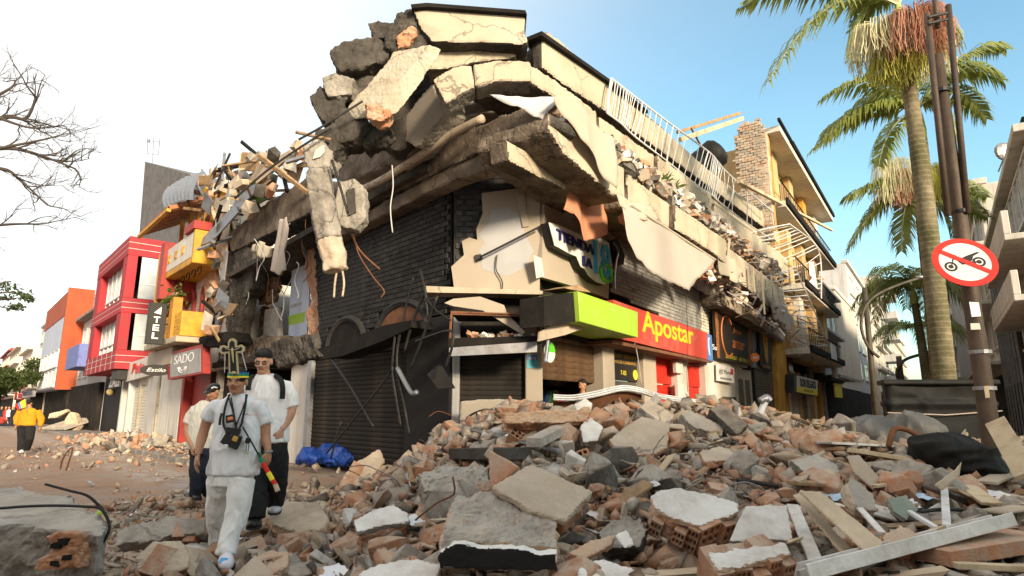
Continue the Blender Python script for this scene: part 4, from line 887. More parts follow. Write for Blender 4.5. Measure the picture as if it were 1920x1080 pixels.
shutter(corner, 'roller_shutter', FR, FR.tz(1412, 720)[0], FR.tz(1462, 720)[0], .1, FR.tz(1415, 692, .05)[1], .1, 'shutter_olive', .12)
px_prism(FR, [(1411, 590), (1462, 612), (1464, 706), (1411, 688)], .1, .1, 'cladding', 'grey_paint')
MB().fbox(FR, FR.tz(1440, 560)[0], FR.tz(1440, 560)[0]+.05, 6.9, 6.95, 0, 0.1).build('bracket', 'metal_black', corner)
oc = tag(px_broken(FR, [(1456, 605), (1468, 612), (1475, 660), (1478, 720), (1484, 792), (1466, 794), (1460, 700)], .35, .5, 'ochre_column', ('ochre',), corner, amp=.015, vox=.05, seed=71, keep=.3))
# dish antenna under the beam
ds = thing('satellite_dish', 'dark satellite dish hanging under the ochre beam end', 'dish', FR.pt(1425, 600, .7))
cq = FR.pt(1424, 590, .7); MB().ell(cq, .55, .5, .12, M4.Rotation(-.5, 3, 'Y') @ M4.Rotation(.3, 3, 'X'), 16, 8).build('reflector', 'metal_black', ds, smooth=True); MB().tube([cq, FR.pt(1418, 575, .2)], .02, 5).build('arm', 'metal_black', ds)
px_broken(FR, [(1352, 545), (1420, 585), (1440, 600), (1440, 622), (1400, 598), (1356, 570)], .75, .75, 'beam', ('concrete_brown', 'cream'), amp=.02, vox=.06, seed=72, keep=.2)
# camera bracket on the grey brick wall
wire([(1150, 455), (1160, 470), (1156, 490), (1153, 520), (1154, 545)], .15, .02, 'black cable hanging down the grey brick wall')
tag(px_prism(FR, [(1148, 452), (1158, 448), (1172, 478), (1170, 496), (1160, 492), (1156, 470)], .35, .2, 'floodlight', 'metal_black', None, bevel=.01), 'broken black floodlight at the end of the grey brick wall', 'lamp')
wire([(1281, 520), (1286, 560), (1290, 640), (1288, 700), (1290, 735)], .6, .008, 'thin cable crossing the red fascia sign', face=FR)
wire([(1186, 630), (1195, 665), (1203, 720)], .5, .010, 'thin pale cable in front of the grey shutter', 'cloth_white', FR)
# ================================================================== stock on the shelves of the open shop
shf = thing('display_shelf', 'dark display shelves inside the open shop', 'shelf', FR.P(Rt(1075), 0, -1.6))
ua, ub = FR.tz(1022, 720, -1.2)[0], FR.tz(1112, 720, -1.2)[0]
for z in (1.25, 1.62, 2.0): MB().fbox(FR, ua, ub, z-.03, z, -1.5, -1.15).build('board', 'soot', shf)
pal = [mat('case_%d' % i, c, rough=.5, bump=0) for i, c in enumerate([(.35, .02, .04), (.45, .1, .1), (.02, .05, .15), (.1, .25, .05), (.02, .02, .02), (.25, .05, .12), (.3, .3, .3), (.05, .15, .2)])]
for z in (1.25, 1.62, 2.0):
    t = ua+.05
    while t < ub-.14:
        w = random.uniform(.1, .15); h = random.uniform(.22, .29)
        tag(MB().fbox(FR, t, t+w, z+.002, z+h, -1.4, -1.2).build('boxed_case', random.choice(pal)), 'small coloured box standing on the dark shop shelves', 'box', 'boxes on the shop shelves'); t += w+random.uniform(.01, .04)
tag(px_prism(FR, [(1112, 700), (1120, 700), (1122, 755), (1112, 752)], -.9, .03, 'phone_poster', 'grey_light', None), 'pale poster with black lens dots inside the open shop', 'poster')

# ---- crushed bits and bent bars along the two ledges
def ledge_bits(px0, px1, n, o0, o1, dv, sd, lab):
    rg = np.random.default_rng(sd); b = MB()
    for i in range(n):
        t = rg.random(); u = px0[0]+(px1[0]-px0[0])*t; v = px0[1]+(px1[1]-px0[1])*t; p = FR.pt(u, v+rg.uniform(*dv), rg.uniform(o0, o1)); s = rg.uniform(.05, .22)
        b.box(p, s*rg.uniform(.8, 1.8), s, s*rg.uniform(.3, .8), M4.Rotation(rg.uniform(0, 6), 3, V(rg.normal(size=3)).normalized()), int(rg.integers(5)), .18)
    return tag(b.build('ledge_rubble', ['clay', 'plaster_beige', 'plaster_grey', 'rubble_dark', 'plaster_white'], None), lab, None, None, 'stuff')
ledge_bits((1060, 225), (1465, 520), 520, .8, oR, (-22, 6), 3, 'crushed masonry on the ledge between the cream bands')
ledge_bits((1170, 385), (1470, 600), 420, .4, oR-.1, (-10, 30), 4, 'crushed masonry below the lower cream band')
rg = random.Random(21)
for i in range(26):
    u = rg.uniform(1250, 1480); v = 300+(u-1150)*.70+rg.uniform(0, 20) if i % 2 else 392+(u-1230)*.72+rg.uniform(0, 20); o = rg.uniform(.9, 1.2)
    p = [(u, v)]
    for k in range(4): p.append((p[-1][0]+rg.uniform(-9, 12), p[-1][1]+rg.uniform(-14, 14)))
    wire(p, o, rg.uniform(.009, .018), 'thin bent bar curling out of the broken ledge', rg.choice(['metal_white', 'rust', 'metal_grey', 'plaster_beige']), FR, 'bent_bar', 'bar', 'bars curling out of the right ledges')
# ================================================================== generic street-house helpers
def windows(parent, face, o, t0, t1, z0, z1, cols, rows, fill=.6, frame='metal_white', pane='glass', hf=.6, sill=True):
    """each window its own part: frame with a pane as its sub-part"""
    cw = (t1-t0)/cols; rh = (z1-z0)/rows
    for r in range(rows):
        for c in range(cols):
            a = t0+cw*(c+.5-fill/2); b = t0+cw*(c+.5+fill/2); p = z0+rh*(r+.5-hf/2); q = z0+rh*(r+.5+hf/2); e = min(.07, (b-a)*.08)
            m = MB(); m.fbox(face, a-e, b+e, p-e, p, o-.02, o+.07); m.fbox(face, a-e, b+e, q, q+e, o-.02, o+.07); m.fbox(face, a-e, a, p, q, o-.02, o+.07); m.fbox(face, b, b+e, p, q, o-.02, o+.07)
            m.fbox(face, (a+b)/2-e/3, (a+b)/2+e/3, p, q, o-.01, o+.045)
            if sill: m.fbox(face, a-2*e, b+2*e, p-2*e, p-e-.003, o-.02, o+.14)
            w = m.build('window', frame, parent); MB().fbox(face, a, b, p, q, o-.02, o+.02).build('pane', pane, w)
def house(name, lab, face, t0, t1, h, o=0.0, depth=8, wall='offwhite', grp=None, z0=0.0, cat='building'):
    e = thing(name, lab, cat, face.P((t0+t1)/2, 0, o-.5), grp); MB().fbox(face, t0, t1, z0, h, o-depth, o).build('wall', wall, e, bevel=.03); return e
def slabband(parent, face, t0, t1, z0, z1, o0, o1, m_, name='ledge', bevel=.015): return MB().fbox(face, t0, t1, z0, z1, o0, o1).build(name, m_, parent, bevel=bevel)
GL = 'row of houses on the left street'
# ================================================================== yellow building behind the ruin (right facade)
yb = thing('yellow_building', 'yellow apartment building torn open, with a broken brick gable and deep balconies', 'building', FR.P(25, 0, 0))
T0, T1 = 17.0, 33.5
for z, e in ((13.55, 1.75), (10.35, 1.55), (7.2, 1.5), (4.05, 1.45)):
    slabband(yb, FR, T0+(.25 if z > 13 else 1.2 if z > 10 else 4.6), T1, z, z+.28, -.2 if z > 13 else -3.2, e, 'offwhite', 'balcony_slab')
    slabband(yb, FR, T0+(-.2 if z > 13 else 1.2 if z > 10 else 4.6), T1+.05, z+.10 if z < 13 else z+.285, z+.42 if z < 13 else z+.42, e+.003, e+.12, 'soot', 'slab_edge')
for z0_, z1_, s in ((10.63, 13.55, 1.2), (7.48, 10.35, 3.2), (4.33, 7.2, 5.0)):
    slabband(yb, FR, T0+s, T1, z0_, z1_, -3.0, .6, 'yellow_wall', 'wall', .02)
    for k in range(4):
        t = T0+s+1.2+k*3.9
        if t+1.4 > T1: break
        slabband(yb, FR, t, t+1.0, z0_, z1_, .6, .95, random.choice(['yellow_wall', 'ochre', 'yellow_wall', 'offwhite']), 'pier')
        m = MB().fbox(FR, t+1.3, t+3.0, z0_+.1, z1_-.7, .603, .66); w = m.build('window', 'metal_black', yb); MB().fbox(FR, t+1.4, t+2.9, z0_+.2, z1_-.8, .655, .675).build('pane', random.choice(['glass_dark', 'glass']), w)
    # balcony guard: rail + balusters
    MB().tube([FR.P(T0+s, z0_+1.0, 1.4), FR.P(T1, z0_+1.0, 1.4)], .035, 5).build('guard_rail', 'soot', yb)
    for k in range(int((T1-T0-s)/.55)):
        MB().tube([FR.P(T0+s+.2+k*.55, z0_+.1, 1.4), FR.P(T0+s+.2+k*.55, z0_+1.0, 1.4)], .02, 4).build('baluster', 'metal_black', yb)
slabband(yb, FR, T0+3, T1, 13.97, 14.1, -.2, 1.85, 'soot', 'roof')
# broken gable wall facing the corner: big old bricks
FG = Face(FR.P(T0+.1, 0, 1.15), -FR.N, -FR.T)
gp = [(-.05, 13.6), (.25, 14.3), (.55, 14.15), (.9, 14.35), (1.25, 13.7), (1.35, 12.5), (1.2, 11.5), (1.4, 10.6), (1.1, 9.8), (1.2, 8.9), (.0, 8.6), (-.05, 10.0)]
gw = broken('gable_wall', [FG.P(t, z, 0) for t, z in gp], FR.T*.45, ('clay_pale',), yb, .07, .05, 3, 81, .5)
for r in range(46):
    z = 8.75+r*.122
    for c in range(5):
        t = .12+c*.27+(r % 2)*.13
        if inpoly(t, z, gp) and random.random() < .9:
            b = MB().box(FG.P(t, z, .03+random.uniform(-.02, .03)), .245, .10, .08, FG.mat(0, 0).to_3x3(), jit=.05).build('brick', random.choice(['clay_pale', 'plaster_beige', 'plaster_beige', 'cream_panel']), gw)
slabband(yb, FR, T0+.05, T0+.4, 8.6, 13.55, .62, 1.2, 'plaster_beige', 'gable_return')
slabband(yb, FR, T0+.4, T0+.6, 9.2, 13.5, 1.0, 1.22, 'orange_paint', 'corner_strip')
# lower right shops of the yellow building
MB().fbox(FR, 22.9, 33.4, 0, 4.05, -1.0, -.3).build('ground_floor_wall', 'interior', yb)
for a, b, z0_, z1_, m_ in ((24.2, 26.6, 3.9, 6.9, 'yellow_ply'), (26.62, 28.6, 3.9, 6.9, 'yellow_ply'), (30.3, 32.4, 3.6, 6.7, 'yellow_ply'), (23.0, 24.1, 3.3, 6.9, 'glass_dark'), (28.8, 30.2, 3.0, 6.5, 'shutter_olive')):
    slabband(yb, FR, a, b, z0_, z1_, .02, .55 if m_ == 'yellow_ply' else .2, m_, 'boarded_bay' if m_ == 'yellow_ply' else 'window_strip')
for a, b, m_ in ((23.1, 25.0, 'offwhite'), (25.3, 26.2, 'yellow_wall'), (27.5, 28.3, 'cream'), (30, 30.8, 'yellow_wall'), (32.2, 33.2, 'ochre')): slabband(yb, FR, a, b, 0, 3.4, -.3, .15, m_, 'pier')
dd = thing('yellow_shop_sign', 'yellow and white box sign lettered DON DELGADO', 'sign', FR.pt(1515, 735, .6))
px_prism(FR, [(1488, 701), (1534, 713), (1534, 743), (1489, 735)], .75, .35, 'box', 'sign_black', dd); px_prism(FR, [(1494, 704), (1533, 714), (1533, 731), (1494, 724)], .756, .006, 'white_field', 'sign_white', dd)
px_prism(FR, [(1494, 724), (1533, 731), (1533, 742), (1494, 735)], .756, .006, 'yellow_field', 'sign_lemon', dd)
ptext('lettering', 'DON DELGADO', FR, 1501, 725, 1530, 709, .757, 'black_flat', dd, .01, .04); ptext('lettering', '318 455 2102', FR, 1507, 734, 1525, 730, .757, 'black_flat', dd, .006)
aw2 = thing('flat_canopy', 'dark flat shop canopy with a pale fascia beyond the yellow sign', 'canopy', FR.P(31.5, 3, .5))
slabband(aw2, FR, 30.2, 36.2, 3.15, 3.35, -.2, 1.1, 'soot', 'roof'); slabband(aw2, FR, 32.4, 36.2, 3.36, 4.1, .9, 1.08, 'offwhite', 'fascia'); slabband(aw2, FR, 33.0, 36, 2.2, 3.1, .85, .95, 'sign_lemon', 'hanging_banner')
tag(px_prism(FR, [(1557, 642), (1567, 650), (1570, 676), (1560, 672)], 1.6, .02, 'hung_sheet', 'cloth_white', None), 'white sheet hung over the balcony of the yellow building', 'cloth')
# ================================================================== further houses on the right street (left side)
def far_house(lab, face, t0, t1, h, wall, cols, rows, o=0.0, pane='glass', gf='interior', grp=None, name='street_house', ledges=True, z1=3.6):
    e = house(name, lab, face, t0, t1, h, o, 10, wall, grp); windows(e, face, o, t0+.3, t1-.3, z1+.3, h-.5, cols, rows, .62, 'offwhite', pane)
    slabband(e, face, t0+.1, t1-.1, .05, z1-.5, o-.1, o+.03, gf, 'shopfront')
    if ledges:
        for r in range(rows+1): slabband(e, face, t0-.02, t1+.02, z1+(h-z1)/rows*r-.14, z1+(h-z1)/rows*r+.04, o-.1, o+(.5 if r else .9), wall, 'ledge')
    slabband(e, face, t0-.05, t1+.05, h, h+.3, o-.4, o+.25, wall, 'cornice'); return e
GR = 'houses farther along the right street'
far_house('grey ruined house with sagging balconies next to the yellow building', FR, 33.6, 42, 9.6, 'grey_paint', 3, 2, .3, 'glass_dark', grp=GR)
e = far_house('cream house with vertical ribs on the right street', FR, 42.1, 56, 10.6, 'offwhite', 4, 3, .2, grp=GR, ledges=False)
for k in range(22): slabband(e, FR, 42.4+k*.62, 42.6+k*.62, 4, 10.5, .21, .42, 'offwhite', 'rib')
far_house('tall pale blank house in the right street', FR, 56.1, 74, 15.5, 'grey_light', 3, 4, .0, 'glass_bright', grp=GR, ledges=False)
far_house('cream house with a glazed bay far down the right street', FR, 74.1, 88, 17.0, 'offwhite', 3, 5, .5, 'glass_bright', grp=GR)
e = far_house('grey house with jutting balconies at the end of the right street', FR, 88.1, 112, 20.0, 'grey_light', 3, 5, .3, grp=GR)
for k in range(5): slabband(e, FR, 90, 96, 5+k*3, 6+k*3, .3, 2.4, 'grey_light', 'balcony')
far_house('last pale house visible in the right street', FR, 112.1, 170, 17, 'offwhite', 8, 5, -.3, grp=GR)
# rooftop clutter on the ruined house
for k in range(9):
    p = FR.P(34+random.uniform(0, 7), 9.9+random.uniform(0, .7), random.uniform(-1, .3))
    tag(MB().box(p, random.uniform(.4, 1.2), random.uniform(.3, .7), random.uniform(.2, .6), M4.Rotation(random.uniform(0, 3), 3, 'Z') @ M4.Rotation(random.uniform(-.5, .5), 3, 'X'), jit=.1).build('roof_fragment', random.choice(['clay', 'plaster_white', 'plaster_grey', 'clay'])), 'masonry fragment on the roof of the grey ruined house', 'rubble', 'fragments on the grey ruined roof')
# ================================================================== right side of the right street
FRR = Face((3.0, 0), (_r.x, _r.y), (-_r.y, _r.x))
wb = thing('white_balcony_house', 'white house with deep balconies at the right edge', 'building', FRR.P(22, 0, 0))
slabband(wb, FRR, 17, 33.5, 0, 8.2, -8, 0, 'offwhite', 'wall'); slabband(wb, FRR, 17, 33.6, 8.2, 8.4, -8, .3, 'white_paint', 'roof_slab'); slabband(wb, FRR, 17, 33.5, 8.41, 8.55, -8, .1, 'soot', 'roof_edge')
for z in (4.0, 5.5):
    slabband(wb, FRR, 17, 24.5, z, z+.15, 0, .8, 'white_paint', 'balcony_floor'); slabband(wb, FRR, 17, 24.5, z+.15, z+.75, .65, .8, 'white_paint', 'balcony_front'); slabband(wb, FRR, 24.3, 24.5, z+.15, z+.75, 0, .65, 'white_paint', 'balcony_side')
windows(wb, FRR, 0, 17.5, 24.5, 3.4, 4.0, 3, 1, .7, 'metal_white', 'glass_dark', .9); windows(wb, FRR, 0, 17.5, 24.5, 6.4, 8.1, 4, 1, .8, 'metal_white', 'glass_bright', .8)
slabband(wb, FRR, 25.2, 33.4, .2, 7.6, .003, .12, mat('dark_marble', (.05, .045, .04), (.02, .018, .016), (.22, .15, .08), .3, 1.5, 1.0, .35, .1, 10, streak=True), 'marble_cladding')
for k in range(7): slabband(wb, FRR, 25.3+k*1.2, 25.42+k*1.2, .3, 7.5, .122, .2, 'metal_grey', 'mullion')
slabband(wb, FRR, 17, 33, 0, 2.4, .003, .15, 'soot', 'shopfront')
ac = MB().fbox(FRR, 24.7, 25.1, 6.1, 6.6, .1, .5).build('air_conditioner', 'white_paint', wb, bevel=.02)
dsh = thing('roof_dish', 'small satellite dish and aerial on the white house roof', 'dish', FRR.P(21, 8.55, -.2))
MB().ell(FRR.P(20.8, 9.0, .1), .35, .1, .3, None, 12, 8).build('reflector', 'metal_grey', dsh); MB().tube([FRR.P(20.8, 8.5, 0), FRR.P(20.8, 9.05, 0)], .03, 5).build('mast', 'metal_grey', dsh); MB().tube([FRR.P(22.3, 8.9, .2), FRR.P(20.9, 8.75, .2)], .025, 5).build('boom', 'metal_grey', dsh)
far_house('pale house with stepped bays behind the traffic sign', FRR, 33.8, 50, 12.0, 'offwhite', 4, 3, .0, 'glass_dark', grp='houses on the right side of the right street')
far_house('grey house with wide bays farther behind the traffic sign', FRR, 50.1, 72, 10.2, 'grey_light', 4, 3, 1.3, 'glass_dark', grp='houses on the right side of the right street')
far_house('low grey house at the far right of the street', FRR, 72.1, 120, 9.0, 'grey_paint', 6, 3, .4, 'glass_dark', grp='houses on the right side of the right street')
# ================================================================== hotel (left street)
ht = thing('hotel_building', 'white and orange hotel with amber balconies, roof partly torn off', 'building', FL.P(19, 0, 0))
HT0, HT1 = 13.25, 24.6
slabband(ht, FL, HT0, HT1, 2.9, 9.0, -7, 0, 'white_paint', 'wall')
brick_wall(ht, 'brick_front', FL, [(412, 520), (300, 575), (290, 640), (330, 660), (405, 640)], .30, .13, .012, 'brick_white', 'mortar_white', cap=160, backd=.01)
# upper amber balcony
ub = MB().fbox(FL, 14.6, 19.4, 6.75, 7.0, 0, 1.2).build('upper_balcony', 'amber_paint', ht, bevel=.02)
MB().fbox(FL, 14.6, 19.4, 7.003, 8.0, 1.0, 1.2).build('parapet', 'white_paint', ub, bevel=.02); MB().fbox(FL, 14.4, 14.6, 6.75, 8.02, 0, 1.22).build('end_panel', 'amber_paint', ub, bevel=.01); MB().fbox(FL, 14.35, 15.6, 8.03, 8.35, 0, 1.3).build('red_cap', 'red_paint', ub, bevel=.01)
for k in range(3):
    c = FL.P(15.9+k*1.0, 7.5, 1.21); mq = MB()
    for a in range(4): mq.tube([c, c+FL.T*.22*math.cos(a*math.pi/2+.78)+V((0, 0, .22*math.sin(a*math.pi/2+.78)))], .045, 5)
    mq.build('relief', 'amber_paint', ub)
for k in range(5):
    t = 15+k*.75; MB().tube([FL.P(t+.25*math.cos(a), 6.6+.16*math.sin(a), .8) for a in [k2*.45 for k2 in range(11)]], .02, 4).build('scroll_bracket', 'soot', ub)
MB().fbox(FL, 18.3, 18.9, 5.9, 8.3, 0, 1.35).build('bay_pier', 'red_paint', ht, bevel=.015); MB().fbox(FL, 18.9, 19.4, 5.8, 8.0, 0, 1.3).build('bay_side', 'amber_paint', ht, bevel=.015); MB().fbox(FL, 19.45, 20.8, 6.2, 7.3, 0, 1.0).build('white_band', 'white_paint', ht, bevel=.015)
# windows: arched red surrounds
for t in (16.2, 18.6, 21.4):
    w = MB(); w.fbox(FL, t-.75, t-.5, 4.2, 6.0, -.02, .16); w.fbox(FL, t+.5, t+.75, 4.2, 6.0, -.02, .16)
    w.tube([FL.P(t+.62*math.cos(a), 6.0+.42*math.sin(a), .07) for a in [k*math.pi/10 for k in range(11)]], .13, 6)
    fr_ = w.build('window', 'red_paint', ht); MB().fbox(FL, t-.5, t+.5, 3.8, 6.2, -.02, .03).build('pane', 'grey_light', fr_)
# lower balcony in amber brick
lb = MB().fbox(FL, 15.2, 20.2, 3.9, 4.12, 0, 1.3).build('lower_balcony', 'cream', ht, bevel=.02)
for r in range(7):
    for c in range(16):
        t = 15.35+c*.27+(r % 2)*.13
        MB().fbox(FL, t, t+.25, 4.13+r*.13, 4.25+r*.13, 1.05, 1.18+random.uniform(-.008, .008)).build('brick', 'amber_paint', lb)
MB().fbox(FL, 16.2, 16.7, 4.13, 5.7, .95, 1.28).build('newel', 'orange_paint', lb, bevel=.01); MB().fbox(FL, 15.15, 15.33, 4.13, 5.05, 0, 1.2).build('end_wall', 'amber_paint', lb); MB().fbox(FL, 19.0, 20.8, 4.15, 5.0, .9, 1.1).build('orange_panel', 'orange_paint', lb)
# flower pots on the balcony
for t, z in ((16.4, 5.9), (18.4, 5.3), (17.3, 5.6)):
    pp = thing('hanging_plant', 'leafy hanging plant on the hotel balcony', 'plant', FL.P(t, z, 1.2), 'hanging plants on the hotel balcony'); b = MB()
    for i in range(60):
        p = FL.P(t, z, 1.2)+V((random.gauss(0, .16), random.gauss(0, .16), random.gauss(0, .14))); d = V((random.uniform(-1, 1), random.uniform(-1, 1), random.uniform(-1, .6))).normalized(); s_ = d.orthogonal().normalized()*.05
        b.add([p, p+d*.08+s_, p+d*.2, p+d*.08-s_], [(0, 1, 2, 3)])
    b.build('leaves', 'leaf_green', pp, fixn=False); MB().tube([FL.P(t, z-.15, 1.2), FL.P(t, z, 1.2)], [.09, .13], 8).build('pot', 'clay', pp)
# upper storey skeleton and roof
for t in (14.8, 15.8, 16.8, 17.8, 19, 20.4): MB().fbox(FL, t, t+.16, 8.0, 10.0, .2, .36).build('roof_post', 'orange_paint', ht)
slabband(ht, FL, 16.5, 22.6, 8.1, 9.9, -3, -.2, 'offwhite', 'attic_wall')
rt = MB()
for k in range(20):
    t = 16.6+k*.25
    for r in range(7):
        a = FL.P(t, 10.6-r*.2, -.6+r*.33); b = FL.P(t, 10.45-r*.2, -.6+(r+1)*.33)
        MBt = MB().tube([a, b], [.10, .12], 6, cap=False)
        rt.add(MBt.v, MBt.f)
ro = rt.build('roof_tiles', 'roof_tile', ht); ro['kind'] = 'stuff'
for k in range(6): MB().tube([FL.P(16.7+k*.9, 10.45, -.6), FL.P(16.7+k*.9, 9.15, 1.7)], .05, 4).build('rafter', 'wood', ht)
MB().fbox(FL, 16.5, 21.7, 9.1, 9.22, 1.65, 1.8).build('gutter', 'ochre', ht)
# torn zinc sheet
zs = MB(); n1, n2 = 40, 8; P0 = [FL.pt(315, 352, .9), FL.pt(385, 322, .9)]; P1 = [FL.pt(318, 392, 1.3), FL.pt(372, 378, 1.3)]
for j in range(n2+1):
    for i in range(n1+1):
        a = P0[0].lerp(P0[1], i/n1); b = P1[0].lerp(P1[1], i/n1); p = a.lerp(b, j/n2); zs.v.append(tuple(p+FL.N*(.05*math.sin(i*1.25)+.25*math.sin(j/n2*2.4))+V((0, 0, .15*math.sin(i/n1*3)))))
zs.f = [(j*(n1+1)+i, j*(n1+1)+i+1, (j+1)*(n1+1)+i+1, (j+1)*(n1+1)+i) for j in range(n2) for i in range(n1)]; zs.m = [0]*len(zs.f)
tag(zs.build('zinc_sheet', 'zinc', None, smooth=True, fixn=False), 'curled grey corrugated roofing sheet on the hotel top', 'roofing sheet')
# roof timbers and debris between hotel and ruin
TM = [((395, 335), (470, 298), .10, 'wood'), ((398, 365), (470, 330), .10, 'wood'), ((430, 312), (438, 360), .09, 'wood'), ((470, 290), (488, 300), .08, 'wood'), ((452, 288), (448, 340), .08, 'wood_pale'), ((420, 350), (500, 318), .12, 'soot'), ((405, 320), (470, 305), .14, 'soot'), ((378, 318), (398, 345), .06, 'metal_grey'), ((372, 380), (388, 352), .10, 'amber_paint'), ((455, 370), (530, 305), .08, 'zinc'), ((495, 330), (560, 282), .06, 'wood_pale')]
for i, (a, b, w, m_) in enumerate(TM):
    plank([a, b], (.4, .3), w, w, m_, 'splintered roof timber in the wreckage between hotel and ruin', 'roof_timber', 'splintered roof timbers', FL, 'timber')
def lsheet(poly, o, m_, lab, name='fallen_sheet', cat='sheet', dep=.05): return tag(px_prism(FL, poly, o, dep, name, m_, None), lab, cat, 'sheets and boards sliding off the left roofs')
lsheet([(438, 385), (446, 398), (398, 452), (376, 460), (380, 446)], 1.0, 'zinc', 'long grey metal sheet sliding down beside the amber balcony')
lsheet([(455, 352), (480, 345), (470, 375), (440, 402), (432, 392)], .9, 'zinc', 'grey metal sheet wedged above the left slab')
lsheet([(466, 342), (500, 305), (545, 280), (540, 296), (505, 325), (472, 352)], .7, 'board', 'tan ceiling board leaning against the slab end')
lsheet([(458, 346), (476, 340), (502, 372), (480, 384), (470, 366)], .75, 'leaf_green', 'pale green torn sheet under the tan board')
lsheet([(465, 340), (492, 330), (508, 338), (506, 360), (488, 352)], .6, 'clay', 'red brick slice below the tan board')
lsheet([(396, 570), (412, 560), (428, 568), (404, 588)], .9, 'wood', 'broken brown board above the hotel sign debris')
lsheet([(412, 580), (430, 568), (446, 570), (430, 592)], 1.0, 'wood', 'tilted brown board in front of the ruined room')
lsheet([(410, 395), (430, 400), (424, 470), (412, 520), (405, 470)], .5, 'plaster_beige', 'torn plaster strip at the hotel edge')
lsheet([(420, 470), (426, 470), (404, 640), (398, 640)], .6, 'metal_grey', 'hanging wire mesh strip at the hotel edge')
tag(px_broken(FL, [(380, 520), (400, 500), (415, 540), (408, 600), (392, 640), (376, 640), (386, 580)], .2, .3, 'torn_brickwork', ('clay',), None, amp=.08, vox=.06, freq=4, seed=91, keep=1), 'torn red brickwork at the hotel end wall', 'brickwork')
tag(px_broken(FL, [(372, 632), (420, 622), (430, 640), (405, 652), (372, 648)], .9, .8, 'burnt_canopy', ('soot',), None, amp=.06, vox=.06, freq=4, seed=92, keep=1), 'charred canopy remains beside the lower hotel balcony', 'canopy')
# hotel ground floor: beige shutters, red frame, signs
slabband(ht, FL, HT0, HT1, 0, 3.4, -5, -.3, 'interior', 'ground_floor_wall'); slabband(ht, FL, HT0+3.8, 21.0, 3.2, 3.88, -.3, .95, 'cream_panel', 'canopy')
for a, b, m_ in ((18.2, 18.5, 'red_paint'), (18.55, 20.2, 'offwhite'), (20.25, 20.6, 'white_paint'), (20.6, 22.0, 'shutter_pale'), (22.3, 22.6, 'cream'), (22.6, 24.5, 'offwhite')): slabband(ht, FL, a, b, 0, 3.15, -.25, .1, m_, 'door_leaf' if m_ != 'white_paint' else 'pier')
slabband(ht, FL, 16.0, 18.2, 0, 3.1, -.5, -.25, 'red_paint', 'red_recess')
s1 = thing('script_sign', 'grey sign with white swirling script in a red frame', 'sign', FL.pt(345, 705, .9))
px_prism(FL, [(314, 662), (380, 645), (380, 700), (314, 712)], .92, .25, 'frame', 'red_paint', s1); px_prism(FL, [(319, 666), (376, 652), (376, 697), (319, 708)], .93, .012, 'panel', 'grey_paint', s1)
ptext('lettering', 'SADO', FL, 326, 684, 362, 668, .932, 'white_flat', s1, .006); 
cS = FL.tz(342, 690, .934)
for q in range(2): MB().tube([FL.P(cS[0]+(.55-.2*q)*math.cos(a), cS[1]+.05-(.22-.08*q)*math.sin(a), .934) for a in [k*.3 for k in range(11)]], .022, 4).build('swirl', 'white_flat', s1)
s2 = thing('hotel_blade_sign', 'tall black blade sign with white letters ending TEL', 'sign', FL.P(16.8, 3.9, 1.6))
mF = M4.Rotation(0, 4, 'X'); tS = 16.8
FS = Face(FL.P(tS, 0, 1.33), FL.N, -FL.T)      # faces the corner; t runs outwards (to the left)
MB().fbox(FS, 0.0, .62, 3.9, 5.5, -.2, 0).build('box', 'sign_black', s2, bevel=.015)
for k, ch in enumerate('TEL'): text('letter', ch, FS.mat(.43, 4.72-k*.31, .002), .22, .24, 'white_flat', s2, .012, .03)
MB().prism([FS.P(.44, 5.1, .003), FS.P(.2, 5.35, .003), FS.P(.2, 5.05, .003)], FS.N*.01).build('letter', 'white_flat', s2)
for z in (4.1, 4.7): MB().tube([FS.P(0, z, -.1), FS.P(-.4, z, -.1)], .03, 5).build('bracket', 'metal_black', s2)
s3 = thing('red_letter_sign', 'red script letters Bata on a pale shopfront', 'sign', FL.pt(258, 690, .3))
px_prism(FL, [(234, 684), (279, 668), (279, 704), (234, 716)], .3, .15, 'panel', 'white_paint', s3); ptext('lettering', 'Bata', FL, 247, 702, 270, 683, .302, 'sign_rim', s3, .03, .05, shear=.15)
s4 = thing('oval_sign', 'small dark oval sign with pale script under the hotel', 'sign', FL.pt(296, 695, 1.1))
cO = FL.pt(293, 694, 1.3); mO = FS.mat(0, 0).to_3x3(); disc(cO, .55, mO, .08, 24, sy=.4).build('disc', 'sign_black', s4); text('lettering', 'Estilo', M4.Translation(cO-mO @ V((.33, .06, 0))+mO @ V((0, 0, .003))) @ mO.to_4x4(), .66, .14, 'white_flat', s4, .004, 0, .3)
# ================================================================== pale narrow house, red tiled house, rest of the row
nb_ = house('narrow_house', 'narrow pale house between the hotel and the red house', FL, 24.65, 30.5, 8.9, -1.9, 8, 'grey_light', GL)
slabband(nb_, FL, 24.65, 29.5, 0, 3.3, -1.9, -.2, 'offwhite', 'shop_front')
for z in (3.3, 5.3, 7.2): slabband(nb_, FL, 24.7, 29, z, z+.12, -1.9, -1.8, 'white_paint', 'ledge')
windows(nb_, FL, -1.9, 25, 29, 3.5, 5.2, 3, 1, .7, 'metal_white', 'glass_bright', .8); slabband(nb_, FL, 25, 29, 5.5, 7.0, -1.89, -1.82, 'grey_paint', 'panel')
shutter(nb_, 'roller_shutter', FL, 25.0, 28.3, .12, 2.6, -.1, 'shutter_pale', .14)
for t in (24.8, 26.6, 28.4): slabband(nb_, FL, t-.08, t+.08, .1, 2.7, -.2, .02, 'cream', 'pier')
rh = thing('red_tiled_house', 'house with red tiled projecting bays and wide windows', 'building', FL.P(33, 0, .5), GL)
R0, R1 = 28.2, 37.6
slabband(rh, FL, R0+.3, R1, 0, 10.6, -8, -.5, 'grey_paint', 'wall')
